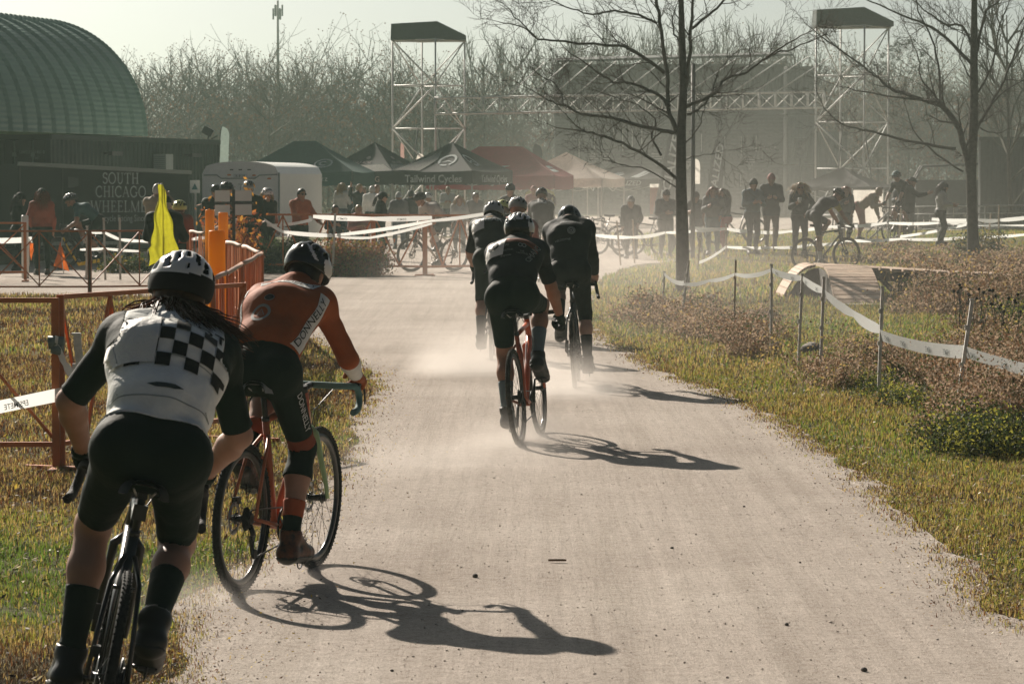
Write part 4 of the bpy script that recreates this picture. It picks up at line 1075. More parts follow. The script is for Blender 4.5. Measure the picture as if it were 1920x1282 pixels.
def outline(px, jit=.10, step=.5, seed=1):
    """ground polygon from corner points of the path, with a ragged edge"""
    r = np.random.default_rng(seed); W = [gnd(u, v) for u, v in px]; out = []
    for a, b in zip(W, W[1:] + W[:1]):
        L = (b - a).length; n = max(1, int(L / step)); n = min(n, 90)
        for k in range(n):
            p = a.lerp(b, k / n); d = (b - a).normalized(); nz = float(vnoise(np.array([p.x]), np.array([p.y]), .7, 5)[0] - .5) * 2.2 + float(vnoise(np.array([p.x]), np.array([p.y]), 2.1, 6)[0] - .5) + .25 * r.normal(); q = Vector((-d.y, d.x, 0)) * (nz * jit)
            out.append((p.x + q.x, p.y + q.y))
    return out
RIGHT_EDGE = [(1960, 1185), (1880, 1145), (1800, 1040), (1710, 965), (1600, 868), (1490, 806), (1400, 752), (1250, 698), (1120, 622), (1105, 565), (1130, 520), (1190, 497), (1300, 487), (1440, 483)]
LEFT_EDGE = [(-60, 555), (200, 556), (430, 558), (488, 575), (580, 640), (690, 702), (700, 732), (655, 790), (640, 862), (560, 960), (440, 1075), (330, 1150), (300, 1290), (270, 1500), (230, 2600)]
MAIN = outline(RIGHT_EDGE + [(1440, 455), (1180, 448), (700, 446), (300, 470), (-60, 503)] + LEFT_EDGE + [(2900, 2600)], .09, .30, 3)
def sheet(name, poly, z, m, kind='structure'):
    bm = bmesh.new(); vs_ = [bm.verts.new((x, y, z)) for x, y in poly]; f = bm.faces.new(vs_); bmesh.ops.triangulate(bm, faces=[f]); bmesh.ops.recalc_face_normals(bm, faces=bm.faces)
    for f in bm.faces:
        if f.normal.z < 0: f.normal_flip()
    me = bpy.data.meshes.new(name); bm.to_mesh(me); bm.free(); o = mesh_obj(name, me, m); return tag(o, kind=kind)
sheet('gravel_path', MAIN, .005, M_GRAVEL)
FAR = [tuple(gnd(u, v).xy) for u, v in [(-300, 446), (2300, 440), (2300, 415), (1000, 405), (-300, 420)]]
sheet('gravel_yard', FAR, .004, M_GRAVEL)
def on_path(X, Y): return inpoly(X, Y, MAIN)

# ---- little stones and litter on the gravel
def scatter_mesh(name, X, Y, size, m, seed, kind='stuff', flat=.6):
    r = np.random.default_rng(seed); n = len(X); V = []; T = []
    base = np.array([(1, 0, 0), (-.5, .87, 0), (-.5, -.87, 0), (0, 0, 1), (.2, .1, -.6)]); tri = np.array([(0, 1, 3), (1, 2, 3), (2, 0, 3), (1, 0, 4), (2, 1, 4), (0, 2, 4)])
    P = base[None] * (1 + .35 * r.normal(size=(n, 5, 1))) * size[:, None, None] * np.array([1, 1, flat]); a = r.random(n) * 6.28; c, s = np.cos(a)[:, None], np.sin(a)[:, None]
    W = np.stack([P[..., 0] * c - P[..., 1] * s + X[:, None], P[..., 0] * s + P[..., 1] * c + Y[:, None], P[..., 2] + .006 + size[:, None] * .25], -1)
    o = mesh_obj(name, np_mesh(name, W.reshape(-1, 3), tris=(tri[None] + (np.arange(n) * 5)[:, None, None]).reshape(-1, 3)), m); return tag(o, kind=kind)
r = np.random.default_rng(5); Yq = 9.5 + 40 * r.random(15000) ** 1.7; Xq = r.uniform(-.19, .20, 15000) * Yq; k = on_path(Xq, Yq); Xq, Yq = Xq[k], Yq[k]
sz = .0028 + .0045 * r.random(len(Xq)) ** 4 + .008 * (r.random(len(Xq)) > .997)
scatter_mesh('gravel_stones', Xq, Yq, sz, mat('stone_grit', (.46, .41, .35), rough=.95, col2=(.24, .205, .175), vscale=30), 6)
for (u, v, s_, lb) in ((891, 1082, .018, 'left of the curled brown leaf'), (1260, 1028, .010, 'to the right of the curled leaf'), (1475, 1172, .012, 'low on the right half of the path'), (1620, 1258, .016, 'at the bottom edge toward the right'), (1500, 1055, .008, 'tiny one in the right half of the path'), (735, 1258, .008, 'tiny one below the shadow of the orange rider'), (1395, 950, .008, 'tiny one beyond the curled leaf')):
    p = gnd(u, v, .005); b = MB(); b.ball((0, 0, s_ * .45), (s_, s_ * .8, s_ * .6), 8, 5); o = b.build('pebble', mat('pebble', (.11, .10, .085), rough=.8, var=.3), None); o.location = p; o.rotation_euler = (0, 0, u)
    tag(o, 'dark pebble on the gravel, ' + lb, 'pebble', 'loose pebbles on the gravel')
b = MB(); b.grid(lambda a, c: (.045 * (a - .5) * 2, .012 * (c - .5) * 2 * (1 - (2 * a - 1) ** 2) + .002, .006 + .010 * (2 * c - 1) ** 2), 10, 4); o = b.build('fallen_leaf', mat('leaf_brown', (.13, .08, .045), rough=.8), None); o.location = gnd(1045, 1054, .006)
tag(o, 'curled brown leaf lying alone on the gravel', 'leaf')

# ---- grass: blades in several dry and green tones
def blades(name, X, Y, H, W, cls, mats, seed, lean=.55, z=0.0):
    r = np.random.default_rng(seed); n = len(X); a = r.random(n) * 6.283; ln = lean * r.random(n) ** .7
    d = np.stack([np.cos(a), np.sin(a)], 1); side = np.stack([-d[:, 1], d[:, 0]], 1); b = np.stack([X, Y], 1)
    z0 = np.full(n, z)
    p0 = b + side * W[:, None] / 2; p1 = b - side * W[:, None] / 2
    m = b + d * (H * ln * .35)[:, None]; t = b + d * (H * ln)[:, None]
    zm = H * .6; zt = H * np.sqrt(np.maximum(1 - ln ** 2 * .6, .2))
    V = np.stack([np.c_[p0, z0], np.c_[p1, z0], np.c_[m - side * W[:, None] * .38, z + zm], np.c_[m + side * W[:, None] * .38, z + zm], np.c_[t, z + zt]], 1).reshape(-1, 3)
    i = np.arange(n) * 5; Q = np.stack([i, i + 1, i + 2, i + 3], 1); T = np.stack([i + 3, i + 2, i + 4], 1)
    me = np_mesh(name, V, Q, T, midx=np.concatenate([cls, cls])); o = mesh_obj(name, me, mats); return tag(o, kind='stuff')
GR = [mat('grass_green', (.11, .17, .026), rough=.55, trans=.62), mat('grass_olive', (.25, .24, .040), rough=.6, trans=.62), mat('grass_straw', (.40, .29, .10), rough=.7, trans=.55), mat('grass_rust', (.20, .085, .032), rough=.75, trans=.35), mat('grass_brown', (.085, .055, .03), rough=.8, trans=.25)]
def grass_area(name, px, bands, seed, tone, hscale=1.0):
    """px: outline in the photo; bands: (y0, y1, blades per square metre, height, width)"""
    poly = [tuple(gnd(u, v).xy) for u, v in px]; P = np.array(poly); r = np.random.default_rng(seed); XS, YS, HS, WS = [], [], [], []
    for y0, y1, den, h, w in bands:
        lo = max(y0, P[:, 1].min()); hi = min(y1, P[:, 1].max())
        if hi <= lo: continue
        x0, x1 = max(P[:, 0].min(), -.19 * hi - 1.5), min(P[:, 0].max(), .19 * hi + 1.5)
        n = int((hi - lo) * (x1 - x0) * den); X = r.uniform(x0, x1, n); Y = r.uniform(lo, hi, n)
        k = inpoly(X, Y, poly) & (np.abs(X) < .19 * Y + 1.5)
        e = fbm(X, Y, 1.3, 40); thin = on_path(X, Y); k &= ~thin
        X, Y, e = X[k], Y[k], e[k]
        cl = fbm(X, Y, 2.2, seed + 9); keep = r.random(len(X)) < np.clip((cl - .16) * 2.6, .12, 1); X, Y, e, cl = X[keep], Y[keep], e[keep], cl[keep]
        XS.append(X); YS.append(Y); HS.append(h * (.45 + 1.1 * r.random(len(X))) * (.6 + .9 * cl)); WS.append(w * (.7 + .6 * r.random(len(X))))
    X, Y, H, W = map(np.concatenate, (XS, YS, HS, WS)); H = H * hscale
    g_ = tone(X, Y) + .16 * r.normal(size=len(X))
    cls = np.digitize(g_, [.30, .48, .66, .84])
    cls = np.where(r.random(len(X)) < .10, 4, cls); cls = np.where(r.random(len(X)) < .08, 2, cls)
    print(name, len(X))
    return blades(name, X, Y, H, W, cls, GR, seed, .95)
tone_r = lambda X, Y: .06 + .62 * fbm(X, Y, .42, 21) + .10 * (fbm(X, Y, 2.5, 33) - .5) * 2
BANDS = [(9.5, 15, 6000, .027, .0042), (15, 22, 4400, .030, .0052), (22, 32, 2300, .036, .007), (32, 48, 800, .045, .011), (48, 75, 170, .065, .018)]
grass_area('grass', [(u - 60 - (v - 480) * .12, v) for u, v in RIGHT_EDGE[:-3]] + [(1300, 490), (2050, 478), (2400, 478), (2900, 1420), (1990, 1300)], BANDS, 51, tone_r)
tone_l = lambda X, Y: .30 + .85 * fbm(X, Y, .75, 61) - .40 * np.exp(-((Y - 15.5) / 2.2) ** 2) * (X < -1.1) - .08 + .3 * np.exp(-((Y - 11.5) / 1.6) ** 2)
BL = [(9.5, 15, 5200, .030, .0042), (15, 22, 4000, .034, .0052), (22, 34, 1900, .042, .008), (34, 53, 500, .06, .013)]
grass_area('grass', [(-120, 552)] + [(u + 30, v) for u, v in LEFT_EDGE[1:-1]] + [(-120, 1400)], BL, 71, tone_l)
def edge_scatter(px, n, spread, seed):
    W = [gnd(u, v) for u, v in px]; r = np.random.default_rng(seed); L = np.array([(b - a).length / max(6, (a.y + b.y) / 2) for a, b in zip(W, W[1:])]); c = r.choice(len(L), n, p=L / L.sum()); t = r.random(n)
    A = np.array([W[i].xy for i in c]); Bq = np.array([W[i + 1].xy for i in c]); p = A + (Bq - A) * t[:, None]; return p[:, 0] + r.normal(size=n) * spread, p[:, 1] + r.normal(size=n) * spread * 1.5
X, Y = edge_scatter(RIGHT_EDGE[:10], 22000, .10, 81); X2, Y2 = edge_scatter(LEFT_EDGE[3:14], 16000, .09, 82); X = np.r_[X, X2]; Y = np.r_[Y, Y2]; r = np.random.default_rng(83)
cl = fbm(X, Y, 3.0, 84); k = cl > .42; X, Y = X[k], Y[k]
blades('edge_grass', X, Y, .010 + .020 * r.random(len(X)), np.full(len(X), .0045) * (Y / 16), r.choice([1, 2, 3, 4], len(X), p=[.25, .3, .25, .2]), GR, 85, 1.1, .005)
def leaves(name, X, Y, size, mats, seed, zmax=.03):
    r = np.random.default_rng(seed); n = len(X); a = r.random(n) * 6.28; u = np.stack([np.cos(a), np.sin(a), r.normal(size=n) * .35], 1); v = np.stack([-np.sin(a), np.cos(a), r.normal(size=n) * .45], 1)
    c = np.stack([X, Y, .012 + zmax * r.random(n)], 1); s = size[:, None]
    V = np.stack([c - u * s, c + v * s * .5, c + u * s, c - v * s * .5], 1).reshape(-1, 3); V[:, 2] = np.maximum(V[:, 2], .007); i = np.arange(n) * 4
    o = mesh_obj(name, np_mesh(name, V, np.stack([i, i + 1, i + 2, i + 3], 1), midx=r.integers(0, len(mats), n)), mats); return tag(o, kind='stuff')
LV = [mat('litter_rust', (.22, .10, .045), rough=.8, trans=.2), mat('litter_tan', (.36, .27, .17), rough=.8, trans=.2), mat('litter_dark', (.07, .05, .035), rough=.9), mat('litter_pale', (.60, .54, .44), rough=.7), mat('litter_gold_glint', (.55, .40, .07), rough=.7, trans=.4)]  # gold flecks: yellow leaves, with bright glints put into the colour too
X, Y = edge_scatter(RIGHT_EDGE[:11], 15000, .20, 91); X2, Y2 = edge_scatter(LEFT_EDGE[3:14], 13000, .22, 92); leaves('leaf_litter', np.r_[X, X2], np.r_[Y, Y2], (.0035 + .006 * np.random.default_rng(93).random(len(X) + len(X2))), LV, 94)
r = np.random.default_rng(95); Y = r.uniform(10, 45, 16000); X = r.uniform(-.18, .18, 16000) * Y; k = ~on_path(X, Y); leaves('leaf_litter', X[k], Y[k], .008 + .012 * r.random(k.sum()), LV, 96, .05)

# ---- dry weeds: stems with seed heads and small leaves, one mass
def weeds(name, spots, mats, seed, leaf=.013, z=0.0, parent=None, kind='stuff', leafy=14):
    """spots: x, y, radius, height, stems"""
    r = np.random.default_rng(seed); SV, SQ, LVt, LQ, LM, SM = [], [], [], [], [], []; nv = 0
    P0, P1, P2, WD, CL = [], [], [], [], []; LC, LS, LMi = [], [], []
    for (x, y, rd, h, n) in spots:
        a = r.random(n) * 6.28; q = rd * np.sqrt(r.random(n)); bx, by = x + q * np.cos(a), y + q * np.sin(a) * 1.0
        hh = h * (.45 + .7 * r.random(n)) * (1 - .35 * (q / rd) ** 2); la = r.random(n) * 6.28; ll = hh * .40 * r.random(n)
        b = np.stack([bx, by, np.full(n, z)], 1); t = b + np.stack([np.cos(la) * ll, np.sin(la) * ll, hh], 1); m = (b + t) / 2 + np.stack([-np.cos(la) * ll * .15, -np.sin(la) * ll * .15, hh * .06], 1)
        P0.append(b); P1.append(m); P2.append(t); WD.append(np.full(n, max(.003, .00009 * y))); CL.append(r.integers(0, len(mats), n))
        k = leafy; tt = r.random((n, k)) ** .6
        c = m[:, None] + (t - m)[:, None] * (tt * 2 - .9)[..., None] + r.normal(size=(n, k, 3)) * (.05 + .04 * h) * np.array([1, 1, .7]); c[..., 2] = np.maximum(c[..., 2], z + .02)
        LC.append(c.reshape(-1, 3)); LS.append(np.full(n * k, max(leaf, .00045 * y))); LMi.append(np.repeat(CL[-1], k))
    b, m, t, w, cl = map(np.concatenate, (P0, P1, P2, WD, CL)); n = len(b); a = r.random(n) * 3.14; s = np.stack([np.cos(a), np.sin(a), 0 * a], 1) * w[:, None] / 2
    V1 = np.stack([b - s, b + s, m - s * .8, m + s * .8, t], 1).reshape(-1, 3); i = np.arange(n) * 5; Q1 = np.stack([i, i + 1, i + 3, i + 2], 1); T1 = np.stack([i + 2, i + 3, i + 4], 1)
    c = np.concatenate(LC); ls = np.concatenate(LS) * (.5 + r.random(len(c))); lm = np.concatenate(LMi); nl = len(c)
    u = r.normal(size=(nl, 3)); u /= np.linalg.norm(u, axis=1, keepdims=True); v = np.cross(u, r.normal(size=(nl, 3))); v /= np.linalg.norm(v, axis=1, keepdims=True)
    V2 = np.stack([c - u * ls[:, None], c + v * ls[:, None] * .5, c + u * ls[:, None], c - v * ls[:, None] * .5], 1).reshape(-1, 3); j = len(V1) + np.arange(nl) * 4
    me = np_mesh(name, np.concatenate([V1, V2]), np.concatenate([Q1, np.stack([j, j + 1, j + 2, j + 3], 1)]), T1, midx=np.concatenate([cl, np.where(r.random(nl) < .8, lm, r.integers(0, len(mats), nl)), cl]))
    o = mesh_obj(name, me, mats, parent)
    if kind: tag(o, kind=kind)
    return o
WD = [mat('weed_rust', (.21, .115, .062), rough=.8, trans=.35), mat('weed_pink', (.40, .29, .20), rough=.8, trans=.45), mat('weed_brown', (.13, .085, .048), rough=.85, trans=.3), mat('weed_green', (.06, .085, .025), rough=.7, trans=.4), mat('weed_dark', (.035, .04, .02), rough=.8, trans=.2)]
r = random.Random(4); S = []
def patch(u0, u1, v0, v1, n, rd, h, st):
    for _ in range(n):
        p = gnd(r.uniform(u0, u1), r.uniform(v0, v1)); S.append((p.x, p.y, rd * r.uniform(.6, 1.3), h * r.uniform(.6, 1.3), st))
patch(1190, 1330, 585, 640, 12, .35, .30, 60); patch(1330, 1450, 595, 640, 8, .30, .22, 50); patch(1380, 1450, 640, 672, 6, .3, .30, 60)
patch(1520, 1700, 690, 730, 11, .26, .22, 40); patch(1660, 1830, 705, 760, 13, .26, .28, 50); patch(1800, 1990, 760, 840, 22, .28, .48, 80)
patch(1760, 1990, 660, 740, 22, .3, .26, 60); patch(1600, 1760, 650, 690, 6, .25, .14, 40)
patch(1735, 1990, 560, 595, 26, .45, .36, 90); patch(1715, 1990, 515, 560, 34, .6, .38, 90); patch(1640, 1990, 480, 500, 40, .8, .26, 70)
patch(1560, 1700, 470, 482, 14, .7, .25, 50); patch(1840, 1990, 600, 650, 10, .4, .35, 60)
weeds('dry_weeds', S, WD[:3] + WD[:2] + [WD[1], WD[3]], 101, leafy=20)
S = []; patch(1400, 1990, 640, 760, 60, .5, .46, 5); patch(1640, 1990, 500, 600, 60, .7, .62, 6); patch(1190, 1400, 590, 640, 24, .5, .40, 5)
weeds('tall_dry_stalks', S, [WD[1], WD[2], GR[2]], 105, leafy=9)
S = []; patch(1770, 1990, 770, 860, 22, .34, .26, 45); patch(1850, 1990, 600, 640, 12, .4, .30, 60); patch(1760, 1990, 650, 720, 9, .4, .18, 40); patch(1600, 1740, 720, 770, 5, .3, .16, 40)
weeds('green_undergrowth', S, [WD[3], WD[4], GR[1], WD[3]], 103, leafy=26)

# ---- two bushes by the crossing, the orange leaved shrub, and dark stalks with seed heads
def plant(name, label, cat, base, spots, mats, seed, leaf, leafy, group=None):
    e = empty(name, base, label, cat, group)
    fo = weeds('foliage', [(x, y, rd, h, n) for x, y, rd, h, n in spots], mats, seed, leaf, parent=e, kind=None, leafy=leafy)
    return e
BG = [mat('bush_green', (.05, .075, .022), rough=.6, trans=.4), mat('bush_dark', (.022, .036, .018), rough=.7, trans=.25), mat('bush_rust', (.26, .10, .05), rough=.75, trans=.35), mat('bush_gold', (.26, .20, .045), rough=.7, trans=.4)]
p = gnd(525, 512); plant('bush', 'low dark green bush behind the orange slatted fence end', 'bush', p, [(dx, dy, .32, .62, 120) for dx, dy in ((-.3, 0), (0, .1), (.3, .05), (.55, .2), (.1, .4), (-.2, .5))], [BG[0], BG[1], BG[1], BG[0]], 111, .03, 22)
p = gnd(660, 518); plant('bush', 'rust tipped bush with golden green base beside the gravel crossing', 'bush', p, [(dx, dy, .34, .70, 110) for dx, dy in ((-.5, .1), (-.2, .3), (.1, .1), (.4, .2), (.0, .5), (-.4, .5))] + [(dx, -.2, .3, .25, 90) for dx in (-.5, -.1, .3)], [BG[2], BG[0], BG[3], BG[2]], 113, .028, 20)
p = gnd(330, 512); plant('bush', 'low dark weeds at the foot of the far orange barricade', 'bush', p, [(dx, .2 * (i % 2), .3, .35, 70) for i, dx in enumerate((-1.2, -.8, -.4, 0, .4, .8))], [BG[0], BG[1], BG[0], BG[3]], 115, .03, 14)
OL = [mat('leaf_orange', (.42, .15, .03), rough=.6, trans=.45), mat('leaf_amber', (.48, .24, .04), rough=.6, trans=.45), mat('leaf_redbrown', (.20, .06, .025), rough=.7, trans=.35)]
p = gnd(440, 540); plant('shrub', 'thin shrub with orange autumn leaves behind the slatted fence', 'shrub', p, [(dx, 0, .10, hh, 9) for dx, hh in ((-.35, 1.5), (-.15, 1.75), (0.0, 1.6), (.15, 1.45), (.3, 1.3))], OL, 117, .045, 26)
p = gnd(1832, 492); plant('climber', 'green and gold leaved creeper round the foot of the right hand tree', 'plant', p, [(dx, dy, .22, .75, 40) for dx, dy in ((-.35, -.2), (-.1, -.3), (.25, -.2), (.4, .1))], [BG[0], BG[3], BG[1]], 119, .035, 16)
SD = [mat('seed_head', (.018, .016, .012), rough=.9)]
for i, (u, v, h, lb) in enumerate(((1800, 640, .62, 'first from the left of the row'), (1815, 635, .55, 'second from the left, a short one'), (1838, 650, .66, 'the tallest, right of the leaning stake'), (1872, 655, .60, 'just right of the tallest'), (1888, 640, .5, 'the shortest, near the right edge'), (1902, 660, .62, 'rightmost, at the picture edge'))):
    p = gnd(u, v); e = empty('seed_stalk', p, 'dark stalk with round black seed heads, ' + lb, 'plant', 'dark stalks with seed heads'); mb = MB(); rr = random.Random(i)

    for k in range(4):
        d = Vector((rr.uniform(-.16, .16), rr.uniform(-.1, .1), h * rr.uniform(.7, 1.1))); mb.tube([(0, 0, 0), d * .5 + Vector((rr.uniform(-.03, .03), 0, 0)), d], .004, 4); hd = MB(); hd.ball(d, .020, 7, 5); hd.build('seed_head', SD, e)
    mb.build('stem', SD, e)
for (u, v, w, h, lb) in ((1400, 590, .32, .08, 'left of the peak stake, in brown weeds'), (1455, 655, .20, .10, 'at the foot of the peak stake'), (1520, 662, .34, .13, 'between the two stakes before the ramp'), (1335, 560, .25, .08, 'just right of the bare tree foot'), (1430, 632, .18, .06, 'small one left of the peak stake foot'), (1705, 562, .22, .09, 'below the ramp deck trestle'), (1830, 612, .30, .13, 'behind the tall leaning stake'), (1885, 612, .36, .12, 'near the right edge behind the tape')):
    p = gnd(u, v); b = MB(); rr = random.Random(u); b.ball((0, 0, h * .25), (w * .5, w * .36, h * .6), 10, 6); b.V = [(x * (1 + .12 * math.sin(y * 40 + u)), y, z * (1 + .2 * math.sin(x * 30 + u))) for x, y, z in b.V]
    o = b.build('stone', mat('field_stone', (.19, .175, .155), rough=.9, var=.3, bump=.6), None); o.location = p; o.rotation_euler = (0, 0, rr.random() * 3); tag(o, 'flat grey stone ' + lb, 'stone', 'stones lying in the grass')
# ================================================================ trees
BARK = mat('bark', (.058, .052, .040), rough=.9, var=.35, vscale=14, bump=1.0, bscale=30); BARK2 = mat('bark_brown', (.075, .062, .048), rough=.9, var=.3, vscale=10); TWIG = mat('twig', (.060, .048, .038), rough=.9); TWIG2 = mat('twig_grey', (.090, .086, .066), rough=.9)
def grow(mb, p, d, L, r, depth, rr, droop=.0, up=.25, n=4):
    """side branch with twigs"""
    st = 4; pts = [Vector(p)]; q = Vector(p); d = Vector(d).normalized()
    for k in range(st):
        d = (d + Vector((rr.gauss(0, .16), rr.gauss(0, .16), rr.gauss(0, .14) + up * .12 - droop * .1))).normalized(); q = q + d * L / st; pts.append(q.copy())
        if depth > 0:
            for _ in range(rr.choice((1, 1, 2))):
                s = d.cross(Vector((rr.gauss(0, 1), rr.gauss(0, 1), rr.gauss(0, 1)))).normalized(); a = rr.uniform(.5, 1.0)
                grow(mb, q, d * math.cos(a) + s * math.sin(a) + Vector((0, 0, up * .3)), L * rr.uniform(.35, .62), r * (.5 if depth > 1 else .45), depth - 1, rr, droop, up, 3)
    mb.tube(pts, [max(.0028, r * (1 - .75 * k / st)) for k in range(st + 1)], n if r > .008 else 3, caps=False)
def limb_tree(name, label, Y, trunk, limbs, group=None, seed=1, spread=.9, base_extra=1.0):
    rr = random.Random(seed); s = ppm(Y); b0 = trunk[0][0]; base = at(b0[0], b0[1], Y); base.z = 0
    e = empty(name, base, label, 'tree', group)
    def conv(pts, y0, y1): return [at(u, v, y0 + (y1 - y0) * i / max(1, len(pts) - 1)) - base for i, (u, v) in enumerate(pts)]
    def fine(pts, rs, m):
        """resample smoothly"""
        out, ro = [], []
        for i in range(len(pts) - 1):
            a = pts[max(i - 1, 0)]; b = pts[i]; c = pts[i + 1]; d = pts[min(i + 2, len(pts) - 1)]
            for k in range(m):
                t = k / m; out.append(.5 * ((2 * b) + (c - a) * t + (2 * a - 5 * b + 4 * c - d) * t * t + (3 * b - a - 3 * c + d) * t ** 3)); ro.append(rs[i] + (rs[i + 1] - rs[i]) * t)
        out.append(pts[-1]); ro.append(rs[-1]); return out, ro
    T = MB(); pts = conv([p for p, w in trunk], Y, Y); rs = [w / 2 / s for p, w in trunk]; pts[0].z = -.05; pts, rs = fine(pts, rs, 5); T.tube(pts, rs, 14); T.build('trunk', BARK, e)
    tw = MB()
    for pts_, w0, w1 in limbs:
        y1 = Y + rr.uniform(-spread, spread); P = conv(pts_, Y, y1); n = len(P); R = [(w0 + (w1 - w0) * i / (n - 1)) / 2 / s for i in range(n)]; P, R = fine(P, R, 4)
        P = [p + Vector((rr.gauss(0, .01), rr.gauss(0, .02), rr.gauss(0, .01))) if 0 < i < len(P) - 1 else p for i, p in enumerate(P)]
        L = MB(); L.tube(P, R, 8); L.build('limb', BARK, e)
        for i in range(2, len(P)):
            if rr.random() < .62:
                d = (P[i] - P[i - 1]).normalized(); sd = d.cross(Vector((rr.gauss(0, 1), rr.gauss(0, 1), rr.gauss(0, 1)))).normalized(); a = rr.uniform(.6, 1.15); dd = d * math.cos(a) + sd * math.sin(a)
                if rr.random() < .6 and dd.z < 0: dd.z *= -.6
                grow(tw, P[i], dd, rr.uniform(.35, .95), max(.006, R[i] * .42), 2 if rr.random() < .7 else 1, rr)
        d = (P[-1] - P[-2]).normalized(); grow(tw, P[-1], d, .7, R[-1], 2, rr)
    tw.build('twigs', TWIG, e, fix=False)
    return e
limb_tree('bare_tree', 'bare tree with long low left branches standing beside the gravel bend', 53.5,
    [((1281, 552), 34), ((1280, 515), 26), ((1279, 430), 24), ((1277, 350), 21), ((1277, 250), 18), ((1281, 170), 15), ((1279, 80), 13), ((1277, 0), 10), ((1276, -120), 7)],
    [([(1268, 247), (1254, 197), (1249, 135), (1237, 42), (1228, -10), (1215, -90)], 9, 5), ([(1283, 172), (1293, 112), (1295, 56), (1299, 10), (1290, -60)], 8, 4), ([(1297, 54), (1336, 22), (1366, -6), (1400, -40)], 6, 3),
     ([(1284, 202), (1341, 174), (1356, 150), (1399, 136), (1439, 106), (1489, 91), (1534, 71)], 7, 2), ([(1436, 108), (1478, 82), (1522, 58)], 4, 1.5), ([(1288, 215), (1316, 200), (1335, 172), (1350, 130), (1384, 95)], 5, 1.5),
     ([(1267, 249), (1229, 242), (1145, 222), (1103, 216), (1052, 197), (1027, 188)], 8, 2.5), ([(1056, 198), (1052, 174), (1038, 157), (1013, 142)], 3.5, 2), ([(1271, 336), (1229, 303), (1167, 270), (1122, 253), (1080, 244)], 7, 2.5), ([(1102, 250), (1066, 222), (1044, 194)], 2.5, 1.3),
     ([(1270, 352), (1215, 320), (1159, 306), (1128, 292)], 3, 1), ([(1257, 200), (1229, 174), (1178, 156), (1150, 152), (1117, 135), (1086, 110)], 7, 2.5), ([(1246, 137), (1190, 98), (1161, 87), (1060, 79), (1010, 72), (976, 50), (937, 42)], 7, 1.5), ([(1001, 66), (965, 31), (942, 5)], 3, 1),
     ([(1232, 44), (1187, 25), (1145, 21), (1111, 28), (1072, 17), (1027, -2)], 5, 2), ([(1274, 78), (1263, 59), (1262, 30)], 4, 2), ([(1240, 292), (1223, 258), (1229, 225), (1195, 197), (1145, 180)], 4.5, 1.5), ([(1285, 268), (1310, 240), (1322, 205), (1328, 180)], 3, 1), ([(1286, 300), (1320, 290), (1370, 282)], 2, .8)], 'bare trees beside the course', 5)
limb_tree('bare_tree', 'bare tree forking low above the weeds at the right of the ramp', 70,
    [((1826, 500), 30), ((1825, 470), 23), ((1823, 400), 20), ((1821, 324), 19), ((1826, 218), 17), ((1826, 119), 15), ((1827, 0), 11), ((1828, -120), 7)],
    [([(1820, 336), (1809, 281), (1793, 231), (1768, 200), (1762, 193)], 13, 8), ([(1764, 196), (1759, 125), (1749, 75), (1722, 20), (1712, -30)], 5, 2), ([(1768, 200), (1712, 181), (1674, 168), (1646, 147), (1618, 125), (1556, 81), (1521, 53)], 8, 1.5), ([(1758, 190), (1696, 184), (1618, 172), (1571, 162)], 5, 1.5), ([(1762, 190), (1728, 150), (1722, 110), (1702, 60)], 4, 1.5),
     ([(1792, 279), (1737, 271), (1681, 259), (1618, 243), (1575, 231), (1547, 203), (1531, 171)], 6, 1.5), ([(1806, 322), (1743, 278), (1712, 243), (1699, 203)], 4, 1.5), ([(1830, 245), (1849, 212), (1883, 150), (1911, 78), (1925, 40)], 7, 2), ([(1845, 215), (1880, 175), (1920, 150)], 4, 1.5),
     ([(1822, 120), (1774, 72), (1737, 47), (1681, 25), (1620, -2)], 7, 2), ([(1822, 86), (1805, 50), (1774, 47), (1743, 25), (1706, -4)], 6, 2), ([(1830, 105), (1846, 31), (1852, 19), (1882, -6)], 6, 3), ([(1828, 180), (1862, 120), (1872, 60), (1890, 10)], 5, 2), ([(1828, 160), (1800, 110), (1795, 60)], 3, 1), ([(1838, 240), (1870, 250), (1905, 235)], 3, 1)], 'bare trees beside the course', 9)

